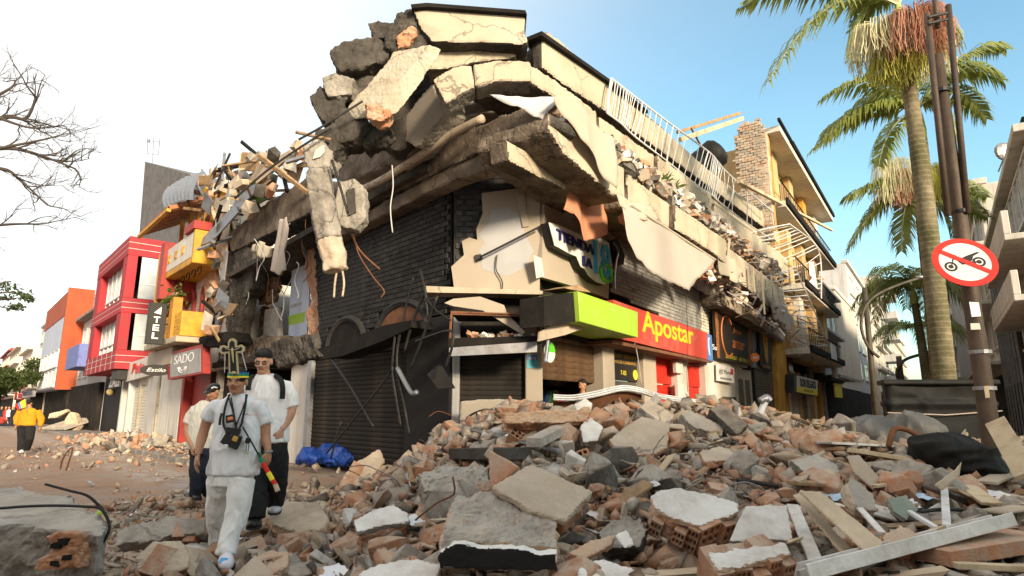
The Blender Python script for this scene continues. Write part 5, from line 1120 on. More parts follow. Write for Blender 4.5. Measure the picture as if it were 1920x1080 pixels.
for z0_, z1_ in ((3.55, 4.55), (6.55, 7.35), (9.7, 10.75)): slabband(rh, FL, R0, R1, z0_, z1_, -1.88, 1.0, 'red_tile', 'bay_band')
for z0_, z1_ in ((4.553, 6.547), (7.353, 9.697)):
    for a, b in ((R0, R0+1.1), (R1-1.5, R1)): slabband(rh, FL, a, b, z0_, z1_, .5 if a == R0 else -.8, .98, 'red_tile', 'bay_pier')
    w = MB().fbox(FL, R0+1.1, R1-1.5, z0_, z1_, .45, .52).build('window', 'glass_bright', rh)
    for k in range(6): MB().fbox(FL, R0+1.2+k*1.3, R0+1.26+k*1.3, z0_+.02, z1_-.02, .53, .6).build('mullion', 'metal_white', w)
    MB().fbox(FL, R0+1.1, R1-1.5, z0_+.55, z0_+.6, .53, .62).build('transom', 'metal_white', w)
    w2 = MB().fbox(FL, R0+.04, R0+.1, z0_+.02, z1_-.02, -1.8, .3).build('side_window', 'glass_bright', rh); MB().fbox(FL, R0+.0, R0+.035, z0_, z1_, -.8, -.74).build('mullion', 'metal_white', w2); MB().fbox(FL, R0+.0, R0+.035, z0_+.8, z0_+.85, -1.8, .3).build('transom', 'metal_white', w2)
for z in (3.9, 4.25, 6.8, 7.1, 10.05, 10.4): MB().fbox(FL, R0-.006, R1, z, z+.025, -1.88, 1.006).build('tile_joint', 'white_paint', rh)
for k in range(6): MB().fbox(FL, R0+1+k*1.5, R0+1.03+k*1.5, 3.56, 4.54, 1.0, 1.006).build('tile_joint', 'white_paint', rh)
slabband(rh, FL, R0+.2, R1, 0, 3.4, -.6, -.2, 'black_paint', 'shopfront'); slabband(rh, FL, R0+2.2, R0+2.5, 0, 3.2, -.2, .1, 'white_paint', 'pier'); slabband(rh, FL, R0, R0+.25, 0, 3.4, -.2, .2, 'grey_light', 'pier')
slabband(rh, FL, R0+.2, R0+1.6, 3.0, 3.5, .2, .8, 'metal_black', 'air_unit')
sgn = thing('white_letter_sign', 'jumbled white letters over the black shopfront of the red house', 'sign', FL.P(33, 3, .3)); text('lettering', 'ZALI', FL.mat(R0+6.4, 2.75, .0), 3.0, .65, 'white_flat', sgn, .1, .03)
ball_ = tag(MB().ell(FL.P(34.5, 2.5, .0), .2, .2, .2, None, 10, 8).build('yellow_ball', mat('ball_yellow', (.8, .62, .3), (.5, .35, .1), rough=.4, bump=0, scale=9), None, smooth=True), 'brownish yellow ball over the black shopfront', 'lamp')  # ball made up for a blurred yellow reflecting thing, gives no light
e = house('grey_balcony_house', 'light grey house with a blue balcony box', FL, 37.7, 50.5, 8.4, -.2, 9, 'grey_light', GL); windows(e, FL, -.2, 38, 50, 3.6, 8.0, 5, 2, .6, 'metal_white', 'glass_dark', .7)
slabband(e, FL, 39, 44.5, 4.2, 5.7, -.2, 1.3, 'blue_paint', 'balcony'); slabband(e, FL, 37.8, 40.5, 5.8, 8.3, -.2, .3, 'paleblue', 'bay'); slabband(e, FL, 37.8, 50.4, .1, 3.2, -.2, .1, 'interior', 'shopfront'); slabband(e, FL, 37.7, 50.4, 8.4, 8.6, -.5, .4, 'concrete', 'cornice')
e = house('orange_flank_house', 'tall pale blue house with an orange red flank', FL, 51.1, 66, 10.9, 1.0, 9, 'paleblue', GL, 3.1); slabband(e, FL, 50.7, 51.09, 3.0, 11.2, -.7, 1.1, 'orange_red', 'flank'); slabband(e, FL, 51.1, 66, 0, 3.1, -8, .2, 'interior', 'shopfront'); slabband(e, FL, 51.1, 66, 9.0, 11.0, 1.003, 1.05, 'orange_red', 'top_band')
windows(e, FL, 1.0, 52, 65, 3.2, 6.4, 5, 2, .85, 'metal_white', 'glass_bright', .8)
e = house('stone_back_house', 'grey stone clad flank behind the orange house', FL, 47, 50.6, 11.2, -2.5, 9, 'stone_wall', GL)
far_house('cream house with a ribbed front down the left street', FL, 66.2, 80, 5.6, 'cream_panel', 5, 1, .3, 'glass_dark', grp=GL)
far_house('dark grey gutted house down the left street', FL, 70, 82, 9.2, 'stone_wall', 4, 2, -1.6, 'glass_dark', grp=GL, ledges=False)
far_house('white house with dark windows down the left street', FL, 82.2, 96, 8.6, 'offwhite', 5, 2, .5, 'glass', grp=GL)
far_house('tall pale grey block far down the left street', FL, 88, 104, 13.2, 'grey_light', 4, 4, -1.8, grp=GL, ledges=False)
far_house('beige house far down the left street', FL, 104.2, 125, 10.5, 'offwhite', 5, 3, .3, grp=GL)
far_house('red topped house far down the left street', FL, 125.2, 150, 11.5, 'red_paint', 5, 3, .2, grp=GL)
far_house('last white house on the left street', FL, 150.2, 230, 9, 'white_paint', 12, 2, .4, grp=GL)
for lab, face_t, z, ch, m_, m2 in (('maroon vertical HOTEL blade sign far down the left street', 80, 4.0, 'HOTEL', 'red_paint', 'white_flat'),):
    b = thing('far_blade_sign', lab, 'sign', FL.P(face_t, z, 1)); FS2 = Face(FL.P(face_t, 0, .9), FL.N, -FL.T); MB().fbox(FS2, 0, .8, z-1.5, z+1.6, -.3, 0).build('box', m_, b)
    for k, c_ in enumerate(ch): text('letter', c_, FS2.mat(.58, z+.98-k*.58, .002), .36, .44, m2, b, .02)
cs_ = thing('far_fascia_sign', 'pale fascia with blue letters on the cream house', 'sign', FL.P(73, 3.1, 1)); MB().fbox(FL, 67, 79, 2.7, 3.6, .9, 1.1).build('panel', 'white_paint', cs_); text('lettering', 'VARIEDADES', FL.mat(78.4, 2.9, 1.102), 10.5, .5, 'navy', cs_, .03)
# end of the left street: cross row
FE = Face(FL.P(232, 0, 40), -FL.N, -FL.T)
for k in range(3): far_house(['pale house closing the far end of the left street', 'white house closing the far end of the left street', 'beige house closing the far end of the left street'][k], FE, k*18, k*18+17.8, 11+k*2, ['white_paint', 'offwhite', 'grey_light'][k], 4, 3, 0, grp=GL)
# grey slab tower behind the hotel
gt = thing('grey_tower', 'grey stone stair tower with slanted top behind the hotel', 'building', FL.P(24, 0, -10))
px_prism(FL, [(258, 480), (272, 303), (358, 327), (420, 360), (420, 520), (258, 520)], -7, 6, 'wall', 'stone_wall', gt)
an = thing('roof_aerial', 'thin television aerial on the grey tower', 'aerial', FL.pt(286, 305, -8)); a_ = lambda u, v: FL.pt(u, v, -8)
for p, q in (((286, 306), (288, 258)), ((276, 264), (300, 266)), ((276, 258), (277, 290)), ((300, 258), (297, 290)), ((277, 288), (297, 290))): MB().tube([a_(*p), a_(*q)], .035, 4).build('rod', 'metal_grey', an)
tag(MB().ell(a_(279, 264), .18, .18, .25, None, 8, 6).build('aerial_box', 'metal_grey', an))
# unseen row added behind the camera so that shade lies over the rubble and the foot of the ruin
FB = Face((-14, -9), (1, 0), (0, 1))
op = thing('shading_row_behind', 'unseen white house row added behind the camera to shade the rubble', 'building', FB.P(14, 0, -1))
slabband(op, FB, 6, 46, 0, 7.2, -8, 0, 'white_paint', 'wall'); windows(op, FB, 0, 7, 45, 3.2, 7, 10, 2, .5, 'metal_white', 'glass'); slabband(op, FB, 6, 46, 7.2, 7.5, -8, .4, 'white_paint', 'cornice')

# ---- tangled wreckage sliding down between the ruin and the hotel
rg = random.Random(31); WP = [(372, 330), (470, 290), (560, 268), (590, 300), (520, 350), (440, 420), (400, 470), (430, 560), (415, 640), (385, 620), (398, 480), (360, 400)]
WL = {'splintered_beam': ('splintered beam in the tangle between hotel and ruin', 'beam'), 'bent_sheet': ('bent metal or board sheet in the tangle between hotel and ruin', 'sheet'), 'masonry_lump': ('loose masonry lump in the tangle between hotel and ruin', 'masonry')}
k = 0
while k < 120:
    u, v = rg.uniform(355, 600), rg.uniform(265, 650)
    if not inpoly(u, v, WP): continue
    k += 1; p = FL.pt(u, v, rg.uniform(.2, 1.1)); kn = rg.choice(['splintered_beam', 'splintered_beam', 'bent_sheet', 'masonry_lump', 'masonry_lump']); q = M4.Rotation(rg.gauss(-.6, .6), 3, FL.N) @ FL.mat(0, 0).to_3x3() @ M4.Rotation(rg.gauss(0, .5), 3, 'Y')
    side = 'upper' if v < 380 else 'middle' if v < 500 else 'lower'; lab_ = WL[kn][0].replace('in the tangle', 'in the '+side+' tangle')
    if kn == 'splintered_beam': b = MB().box(p, rg.uniform(.5, 1.8), rg.uniform(.05, .12), rg.uniform(.05, .12), q, jit=.03).build(kn, rg.choice(['wood', 'wood', 'soot', 'wood_pale', 'metal_grey']))
    elif kn == 'bent_sheet': b = MB().box(p, rg.uniform(.4, 1.1), rg.uniform(.3, .7), .02, q, jit=.12).build(kn, rg.choice(['zinc', 'board', 'plaster_beige', 'offwhite', 'wood']))
    else: b = MB().box(p, rg.uniform(.2, .5), rg.uniform(.15, .35), rg.uniform(.12, .3), q, jit=.2).build(kn, rg.choice(['clay', 'plaster_grey', 'concrete_dark', 'plaster_beige', 'clay']))
    mw = {'wood': 'brown', 'soot': 'charred', 'wood_pale': 'pale', 'metal_grey': 'grey', 'zinc': 'steel grey', 'board': 'tan', 'plaster_beige': 'beige', 'offwhite': 'white', 'clay': 'orange', 'plaster_grey': 'light grey', 'concrete_dark': 'dark'}[b.data.materials[0].name]
    tag(b, mw+' '+lab_, WL[kn][1], 'tangled wreckage between hotel and ruin')
for i in range(16):
    u, v = rg.uniform(390, 590), rg.uniform(380, 560); px = [(u, v)]
    for j in range(4): px.append((px[-1][0]+rg.gauss(0, 8), px[-1][1]+rg.uniform(6, 26)))
    wire(px, rg.uniform(.2, 1.0), rg.uniform(.008, .014), 'loose cable dangling in the gap left of the black wall', rg.choice(['metal_black', 'rust', 'cloth_white']), FL, 'dangling_cable', 'cable', 'cables dangling left of the black wall')
# ================================================================== rubble: templates
def hull(n, sx, sy, sz, seed, flat=0.0):
    rg = random.Random(seed); bm = bmesh.new()
    for i in range(n):
        p = V((rg.uniform(-1, 1), rg.uniform(-1, 1), rg.uniform(-1, 1)))
        m = max(abs(p.x), abs(p.y), abs(p.z)); k = rg.uniform(.72, 1)/max(m, .2)
        p *= k
        if flat: p.z = math.copysign(1, p.z)*rg.uniform(1-flat*.4, 1)
        bm.verts.new((p.x*sx, p.y*sy, p.z*sz))
    r = bmesh.ops.convex_hull(bm, input=bm.verts[:]); bmesh.ops.delete(bm, geom=list({g for g in r['geom_interior']+r['geom_unused'] if isinstance(g, bmesh.types.BMVert)}), context='VERTS')
    bmesh.ops.dissolve_limit(bm, angle_limit=.16, verts=bm.verts[:], edges=bm.edges[:]); bmesh.ops.recalc_face_normals(bm, faces=bm.faces); return bm
TPL = []
for s in range(36):
    k = s % 6
    dims = [(.5, .40, .28), (.55, .4, .16), (.5, .42, .10), (.58, .38, .06), (.5, .24, .18), (.75, .10, .06)][k]
    b = hull(13 if k < 5 else 10, *dims, seed=100+s, flat=.5 if k in (2, 3) else 0); bmesh.ops.triangulate(b, faces=b.faces[:]); b.verts.ensure_lookup_table()
    for i, v in enumerate(b.verts): v.index = i
    TPL.append((np.array([v.co[:] for v in b.verts]), np.array([[v.index for v in f.verts] for f in b.faces]), k)); b.free()
PAL = [((.60, .29, .155), .20), ((.55, .32, .195), .13), ((.66, .505, .365), .26), ((.70, .60, .48), .13), ((.48, .42, .35), .12), ((.30, .26, .215), .06), ((.11, .095, .085), .05), ((.74, .71, .67), .06)]
_pc = np.array([p[0] for p in PAL]); _pw = np.array([p[1] for p in PAL]); _pw = _pw/_pw.sum()
def scatter(n, seed, region, smin, smax, name, label_kind='stuff', lift=.25, pal=None, colm=None, power=2.2, force=False):
    rg = np.random.default_rng(seed); VV, FF, CC = [], [], []; base = 0; cnt = 0
    while cnt < n:
        x, y = region(rg)
        if not force and heap(x, y) < .012: continue
        s = smin*max(1.0, y/6.5)*(1+(smax/smin-1)*rg.random()**(power*2.2)); vs, fs, k = TPL[rg.integers(len(TPL))]
        z = (heap_n(x, y)-.06 if not force else (.135 if 0 < (V((x, y, 0))-FL.O).dot(FL.N) < 2.28 else -.005)-s*.08)+lift*s*rg.random()+.02*rg.random()*(not force)
        q = rg.normal(size=4); q /= np.linalg.norm(q); w, a, b, c = q
        if rg.random() < .62:   # lying flat-ish
            th = rg.random()*6.28; ti = rg.normal(0, .28, 2); w, a, b, c = math.cos(th/2), ti[0], ti[1], math.sin(th/2); nn = math.sqrt(w*w+a*a+b*b+c*c); w, a, b, c = w/nn, a/nn, b/nn, c/nn
        R = np.array([[1-2*(b*b+c*c), 2*(a*b-c*w), 2*(a*c+b*w)], [2*(a*b+c*w), 1-2*(a*a+c*c), 2*(b*c-a*w)], [2*(a*c-b*w), 2*(b*c+a*w), 1-2*(a*a+b*b)]])
        p = (vs*s*(1+rg.uniform(-.25, .25, 3))) @ R.T+np.array([x, y, z+s*.12])
        wt = _pw.copy(); nzv = mnoise.noise(V((x*.5, y*.5, 3.3)))
        wt[:2] *= 1+1.1*nzv+.35*smooth(-1, 3, x); wt[4:7] *= 1-.9*nzv+.5*smooth(0, -3, x); wt = np.clip(wt, .01, None); wt /= wt.sum()
        col = _pc[rg.choice(len(PAL), p=wt)]*(1+rg.uniform(-.22, .18))
        VV.append(p); FF.append(fs+base); CC.append(np.repeat(np.append(col, 1.0)[None], len(vs), 0)); base += len(vs); cnt += 1
    v = np.concatenate(VV).astype(np.float32); f = np.concatenate(FF).astype(np.int32); c = np.concatenate(CC).astype(np.float32)
    me = bpy.data.meshes.new(name); me.vertices.add(len(v)); me.vertices.foreach_set('co', v.ravel()); me.loops.add(f.size); me.loops.foreach_set('vertex_index', f.ravel())
    me.polygons.add(len(f)); me.polygons.foreach_set('loop_start', np.arange(0, f.size, 3, dtype=np.int32)); me.update(calc_edges=True); me.validate()
    at = me.attributes.new('Col', 'FLOAT_COLOR', 'POINT'); at.data.foreach_set('color', c.ravel())
    o = link(name, me, mat('rubble_mix', (1, 1, 1), (.72, .70, .68), (.44, .36, .28), .34, 24, 5, .93, 1.0, 60, attr='Col', dust=.5)); return tag(o, kind='stuff')
def reg_main(rg):
    y = 2.9+13*rg.random()**1.7; return rg.uniform(-2.9, .95*y+.9), y
def reg_left(rg):
    y = 3.2+9.5*rg.random()**1.5; return rg.uniform(-.92*y, -.6), y
def reg_far(rg):
    y = 11+20*rg.random()**1.3; return rg.uniform(.05*y-1, .75*y+1), y
tag(scatter(36000, 1, reg_main, .033, .26, 'rubble'), 'loose crushed brick, concrete and plaster of the main heap')
tag(scatter(7500, 2, reg_left, .03, .17, 'litter', power=2.6), 'thin litter of broken masonry over the left street')
tag(scatter(3500, 3, reg_far, .05, .30, 'rubble'), 'farther rubble along the right street')
def reg_street(rg):
    p = FL.P(9+19*rg.random(), 0, abs(rg.normal(.3, 1.3))+.1); return p.x, p.y
tag(scatter(1700, 4, reg_street, .014, .11, 'street_litter', power=2.4, force=True), 'crumbs of brick and plaster along the left facades')
def reg_road(rg):
    p = FL.P(-3+26*rg.random(), 0, .6+6.5*rg.random()); return p.x, p.y
tag(scatter(1300, 5, reg_road, .010, .10, 'road_litter', power=2.8, force=True), 'small crumbs and dust clods strewn over the left street')
# ---- the larger pieces, one by one
def solid(seed, dims, n=15, flat=0, bev=.03):
    b = hull(n, *dims, seed=seed, flat=flat); bmesh.ops.bevel(b, geom=b.edges[:], offset=bev, segments=1, affect='EDGES', clamp_overlap=True); bmesh.ops.recalc_face_normals(b, faces=b.faces)
    me = bpy.data.meshes.new('piece'); b.to_mesh(me); b.free(); return me
def hollow_mesh(L=.30, W=.20, H=.13, cols=3, rows=2, th=.016):
    m = MB()
    for r in range(rows+1): m.box((0, 0, -H/2+r*(H-th)/rows+th/2), L, W, th)
    hh = (H-(rows+1)*th)/rows
    for r in range(rows):
        for c in range(cols+1): m.box((0, -W/2+th/2+c*(W-th)/cols, -H/2+th+hh/2+r*(H-th)/rows), L, th, hh)
    return m.mesh('hollow_brick')
KIND = {'brick_fragment': ('clay', [(.5, .34, .27), (.5, .3, .2), (.5, .42, .3)], 0), 'concrete_fragment': ('plaster_grey', [(.5, .42, .34), (.5, .38, .22), (.5, .46, .3)], 0),
        'plaster_fragment': ('plaster_beige', [(.5, .42, .10), (.5, .36, .08), (.52, .3, .14)], .5), 'white_fragment': ('plaster_white', [(.5, .42, .09), (.5, .36, .12)], .5), 'dark_fragment': ('rubble_dark', [(.5, .4, .3), (.55, .35, .18)], 0)}
BANK = {}
for kn, (m_, dims, fl) in KIND.items():
    BANK[kn] = []
    for i in range(6):
        me = solid(hash(kn) % 97+i*13 if False else (len(kn)*17+i*13), dims[i % len(dims)], 16, fl, .018); me.materials.append(MM[m_]); BANK[kn].append(me)
hb = [hollow_mesh(), hollow_mesh(.24, .20, .20, 3, 3), hollow_mesh(.18, .2, .13)]
for me in hb: me.materials.append(MM['clay'])
BANK['hollow_brick'] = hb
LAB = {'brick_fragment': 'broken orange brick lump lying in the rubble heap', 'concrete_fragment': 'rough grey concrete lump lying in the rubble heap', 'plaster_fragment': 'flat beige plaster piece lying in the rubble heap',
       'white_fragment': 'flat white plaster piece lying in the rubble heap', 'dark_fragment': 'dark sooty chunk lying in the rubble heap', 'hollow_brick': 'hollow clay brick lying in the rubble heap'}
CATS = {'brick_fragment': 'brick', 'concrete_fragment': 'concrete', 'plaster_fragment': 'plaster', 'white_fragment': 'plaster', 'dark_fragment': 'rubble', 'hollow_brick': 'brick'}
rr = random.Random(11)
def region_words(x, y):
    """where on the heap, named by what stands behind it"""
    u, v, _ = proj(V((x, y, heap(x, y))))
    h = 'near the bottom edge' if v > 1010 else 'low on the slope' if v > 925 else 'halfway up the slope' if v > 845 else 'near the crest'
    k = 'left of the walkers' if u < 390 else 'below the walkers' if u < 560 else 'before the left shutter' if u < 760 else 'before the corner shutter' if u < 1000 else 'before the open shop' if u < 1180 else 'before the red shutters' if u < 1340 else 'before the copper script sign' if u < 1470 else 'before the yellow shop sign' if u < 1620 else 'before the tarpaulins' if u < 1790 else 'before the sign pole'
    return h+' '+k
def place_piece(kn, x, y, s, lift=.0, tilt=.5):
    me = rr.choice(BANK[kn]); o = bpy.data.objects.new(kn, me); COL.objects.link(o)
    o.location = (x, y, heap_n(x, y)-.04+s*(.14 if kn != 'hollow_brick' else .07)+lift); o.rotation_euler = (rr.gauss(0, tilt), rr.gauss(0, tilt), rr.uniform(0, 6.28))
    o.scale = (s, s*rr.uniform(.8, 1.15), s*rr.uniform(.8, 1.15)) if kn != 'hollow_brick' else (1, 1, 1)
    w = region_words(x, y); return tag(o, LAB[kn].replace('lying in the rubble heap', w), CATS[kn], 'loose '+kn.replace('_', ' ')+'s in the rubble')
NUM = {'brick_fragment': 175, 'concrete_fragment': 110, 'plaster_fragment': 160, 'white_fragment': 34, 'dark_fragment': 28, 'hollow_brick': 44}
for kn, n in NUM.items():
    c = 0
    while c < n:
        y = 3.6+8.5*rr.random()**1.05; x = rr.uniform(-.5*y, .85*y)
        if heap(x, y) < .12: continue
        place_piece(kn, x, y, rr.uniform(.13, .40)*(1+.05*y)*(.75 if kn == 'white_fragment' else 1)); c += 1
# ================================================================== big pieces traced one by one
def hero(name, lab, cat, poly, N, th, mats, lift=.1, bricks=None, amp=.018, freq=4, vox=None, seed=0, keep=.2, P=None, under=None):
    uc = sum(p[0] for p in poly)/len(poly); vc = sum(p[1] for p in poly)/len(poly); N = V(N).normalized()
    P = hitheap(uc, vc, lift) if P is None else P; pts = [hit(u, v, P, N) for u, v in poly]
    size = max((a-b).length for a in pts for b in pts)
    e = thing(name, lab, cat, (P.x, P.y, P.z-th), 'large broken pieces in the rubble')
    broken('slab', pts, -N*th, mats, e, vox or max(.014, size/50), amp, freq, seed, keep, thr=.75)
    if under:      # masonry core below the plaster skin
        c = sum(pts, V((0, 0, 0)))/len(pts); broken('core', [c+(p-c)*.97-N*(th*.96) for p in pts], -N*under[0], (under[1],), e, max(.016, size/45), .03, 5, seed+7, 1)
    if bricks:     # row of hollow bricks showing at an edge: (index a, index b, number, drop)
        for a, b, n, drop in bricks:
            A, B = pts[a], pts[b]; d = (B-A); out = d.cross(N).normalized()
            c = sum(pts, V((0, 0, 0)))/len(pts)
            if (A-c).dot(out) < 0: out = -out
            bw_ = d.length/n
            for i in range(n):
                q = A+d*((i+.5)/n)-N*(th*.5+drop)-out*.085
                o = bpy.data.objects.new('hollow_brick', rr.choice(hb)); COL.objects.link(o); adopt(o, e)
                X, Y, Z = out, N.cross(out), N; mm = M4((X.to_4d(), Y.to_4d(), Z.to_4d(), V((0, 0, 0, 1)))).transposed()
                for r_ in range(3): mm[3][r_] = 0
                mm[0][3], mm[1][3], mm[2][3] = q; mm[3][3] = 1
                o.matrix_basis = mm @ M4.Diagonal((.9, bw_/.205, 1.0+rr.uniform(-.1, .2), 1)) @ M4.Rotation(rr.gauss(0, .05), 4, 'X')
    return e
up = (0, -.42, .91)
hero('masonry_block', 'biggest block at the bottom centre, grey mortar and brick on top, black front', 'masonry', [(853, 930), (935, 921), (1043, 978), (1048, 1030), (985, 1026), (865, 1012), (824, 1040)], (.03, -.52, .85), .26, ('clay_pale', 'plaster_grey'), .30, amp=.035, freq=6, seed=101, keep=.8)
tag(px_broken(Face((0, 4.05), (1, 0), (0, -1)), [(822, 1040), (850, 1022), (868, 1018), (900, 1028), (985, 1030), (1010, 1040), (1046, 1036), (1044, 1070), (822, 1068)], 0, .12, 'black_skirting', ('plaster_white', 'black_paint'), None, amp=.012, freq=8, vox=.012, seed=7, keep=.3), 'black painted front face of the biggest masonry block', 'panel')
hero('plaster_slab', 'beige square slab tilted on top of the biggest block', 'slab', [(922, 912), (994, 870), (1112, 920), (1062, 976), (993, 956)], (.12, -.55, .82), .06, ('plaster_beige', 'plaster_beige'), .42, seed=102, under=(.10, 'clay'), amp=.012)
hero('tile_corner', 'upright orange tile corner leaning on the beige square slab', 'tile', [(915, 842), (952, 862), (975, 876), (948, 898), (918, 918)], (-.5, -.8, .3), .04, ('clay_pale', 'clay'), .38, seed=103, amp=.008)
hero('mortar_block', 'grey rubble filled block left of the beige slab', 'masonry', [(782, 888), (840, 868), (915, 878), (920, 912), (870, 924), (795, 918)], (0, -.45, .9), .22, ('concrete', 'plaster_grey'), .2, seed=104, amp=.04, freq=6, keep=1)
hero('white_masonry_block', 'block with white plaster top and orange brick front left of the biggest block', 'masonry', [(664, 975), (700, 955), (738, 946), (764, 960), (768, 976), (700, 990), (668, 998)], (-.05, -.5, .86), .05, ('plaster_grey', 'plaster_white'), .28, seed=105, under=(.20, 'clay'), amp=.012)
hero('leaning_brick_slab', 'leaning slab with hollow brick edge below the blue tarpaulin', 'masonry', [(628, 934), (645, 890), (664, 868), (712, 841), (724, 866), (690, 900), (668, 920)], (.45, -.6, .66), .07, ('clay', 'plaster_beige'), .3, [(0, 2, 4, .02)], seed=106)
hero('beam_stub', 'brown beam stub on the left crest of the heap', 'beam', [(688, 822), (742, 787), (758, 806), (748, 822), (698, 843)], (.1, -.55, .83), .25, ('clay_pale', 'plaster_beige'), .2, seed=107)
hero('tile_bundle', 'small tilted bundle of roof tiles below the brown beam stub', 'tile', [(708, 838), (730, 816), (764, 832), (752, 858)], (.3, -.6, .7), .05, ('clay', 'plaster_beige'), .2, seed=108)
hero('brick_beam', 'long masonry beam of bricks lying level on the crest', 'masonry', [(946, 775), (1040, 768), (1106, 764), (1104, 790), (1000, 794), (948, 792)], (0, -.93, .35), .3, ('clay', 'clay_pale'), .34, seed=109, amp=.03, freq=6, keep=.8)
hero('hollow_brick_end', 'row of hollow brick ends right of the long masonry beam', 'masonry', [(1106, 776), (1180, 760), (1182, 768), (1108, 786)], (0, -.5, .86), .05, ('clay', 'clay'), .15, [(3, 2, 4, .08)], seed=110)
hero('wall_slab', 'large beige wall slab lying on the upper slope', 'slab', [(1142, 824), (1170, 800), (1203, 780), (1258, 792), (1252, 838), (1232, 850), (1165, 856)], (.05, -.6, .8), .07, ('clay', 'plaster_beige'), .18, seed=111, amp=.01)
hero('pale_block', 'slanting beige block on the crest below the red shutters', 'block', [(1198, 762), (1218, 748), (1264, 778), (1256, 796), (1236, 790)], (.2, -.6, .78), .12, ('plaster_grey', 'plaster_beige'), .18, seed=112)
hero('terrazzo_block', 'dark grey block with a cream top edge on the crest', 'block', [(1275, 775), (1296, 769), (1358, 799), (1354, 818), (1300, 800)], (.1, -.75, .65), .2, ('concrete', 'plaster_grey'), .15, seed=113)
hero('black_beam', 'black sooty beam lying on the crest near the olive shutter', 'beam', [(1330, 766), (1358, 757), (1405, 796), (1382, 814)], (.1, -.7, .7), .2, ('rubble_dark', 'rubble_dark'), .22, seed=114)
hero('white_brick_slab', 'big white topped slab on hollow bricks at the lower centre right', 'masonry', [(1219, 930), (1240, 918), (1268, 914), (1340, 928), (1382, 942), (1386, 957), (1345, 975), (1314, 988), (1262, 972), (1226, 952)], (.05, -.55, .83), .05, ('clay_pale', 'plaster_white'), .36, [(9, 7, 4, .10), (7, 5, 2, .10)], seed=115, under=(.16, 'clay'))
hero('leaning_plaster_panel', 'smooth pale grey panel leaning beside the white topped slab', 'panel', [(1396, 947), (1477, 945), (1487, 1012), (1366, 1016)], (.05, -.72, .69), .035, ('plaster_grey', 'plaster_white'), .3, seed=116, amp=.006)
hero('low_brick_slab', 'lower white slab with a row of hollow bricks at the bottom edge', 'masonry', [(1330, 1040), (1400, 1026), (1470, 1018), (1484, 1036), (1440, 1050), (1346, 1066)], (.03, -.5, .86), .05, ('clay_pale', 'plaster_white'), .3, [(5, 4, 3, .10), (4, 3, 2, .08)], seed=117, under=(.15, 'clay'))
hero('tan_board', 'long tan board sloping down right of the pale panel', 'board', [(1497, 918), (1540, 921), (1660, 1018), (1636, 1046)], (.25, -.6, .75), .02, ('board', 'board'), .3, seed=118, amp=.006)
hero('tan_board', 'second tan board under the first with a torn edge', 'board', [(1488, 928), (1500, 922), (1618, 1050), (1590, 1052), (1540, 990)], (.3, -.6, .75), .02, ('board', 'board'), .22, seed=119, amp=.006)
hero('pale_board', 'cream board standing in the rubble below the grey tarpaulin', 'board', [(1588, 852), (1612, 852), (1656, 902), (1640, 918), (1604, 888)], (.1, -.75, .6), .03, ('board', 'plaster_beige'), .2, seed=120, amp=.006)
hero('bent_board', 'bent cream board pointing up before the black bundle', 'board', [(1752, 878), (1790, 832), (1812, 802), (1808, 838), (1780, 880)], (-.3, -.9, .2), .03, ('board', 'cream'), .3, seed=121, amp=.006)
hero('bent_board', 'curled cream board below the pointed one', 'board', [(1752, 908), (1790, 880), (1806, 860), (1800, 892), (1768, 920)], (-.2, -.85, .4), .03, ('board', 'cream'), .3, seed=122, amp=.006)
hero('grey_slab', 'grey slab on the middle right slope', 'slab', [(1480, 862), (1530, 850), (1570, 872), (1576, 898), (1545, 905), (1500, 880)], (.05, -.6, .8), .07, ('concrete', 'plaster_grey'), .15, seed=123)
hero('striped_block', 'beige block with a pale stripe right of the tan boards', 'block', [(1586, 905), (1600, 896), (1640, 930), (1646, 958), (1606, 950)], (.1, -.7, .7), .14, ('plaster_beige', 'plaster_grey'), .2, seed=124)
hero('green_slab', 'greenish broken tile slab on the right slope', 'slab', [(1665, 935), (1700, 928), (1722, 955), (1700, 975), (1672, 958)], (.1, -.6, .8), .05, ('concrete', mat('green_tile', (.22, .25, .20), (.16, .19, .15), (.3, .26, .2), .3, 3, 2, .6, .2)), .15, seed=125)
hero('brick_lump', 'brick lump with a large square hole near the bottom right', 'brick', [(1652, 1000), (1690, 986), (1724, 1002), (1720, 1024), (1690, 1030), (1660, 1022)], (0, -.6, .8), .18, ('clay', 'clay_pale'), .2, [(5, 4, 1, .05)], seed=126)
hero('clay_boulder', 'big beige clay boulder right of the white trousers', 'masonry', [(492, 950), (540, 938), (595, 940), (615, 970), (608, 990), (560, 998), (510, 985)], (.02, -.5, .86), .10, ('clay_pale', 'plaster_beige'), .22, seed=127, under=(.14, 'clay'), amp=.03)
hero('clay_slab', 'flat brown slab with a white scrap at the elder man\'s feet', 'slab', [(468, 1050), (505, 1030), (545, 1034), (538, 1062), (500, 1080), (470, 1078)], (0, -.45, .9), .07, ('clay_pale', 'clay_pale'), .12, seed=128)
hero('brick_row', 'row of hollow bricks set in mortar left of the man in white', 'masonry', [(214, 992), (260, 980), (330, 968), (388, 972), (386, 1000), (320, 1004), (300, 1010), (216, 1024)], (.02, -.8, .58), .16, ('concrete', 'plaster_grey'), .22, [(5, 4, 3, .02)], seed=129, amp=.03)
hero('clay_chunk', 'tan clay chunk with dark holes in front of the brick row', 'masonry', [(262, 1040), (285, 1018), (340, 1010), (358, 1040), (352, 1066), (300, 1076), (262, 1066)], (.02, -.75, .65), .16, ('clay_pale', 'plaster_beige'), .2, [(6, 5, 1, .03)], seed=130, amp=.03)
hero('bottom_slab', 'pale slab cut by the bottom edge left of the biggest block', 'slab', [(668, 1076), (715, 1055), (762, 1046), (828, 1056), (820, 1088), (700, 1092)], (0, -.45, .9), .10, ('clay_pale', 'plaster_white'), .15, seed=131)
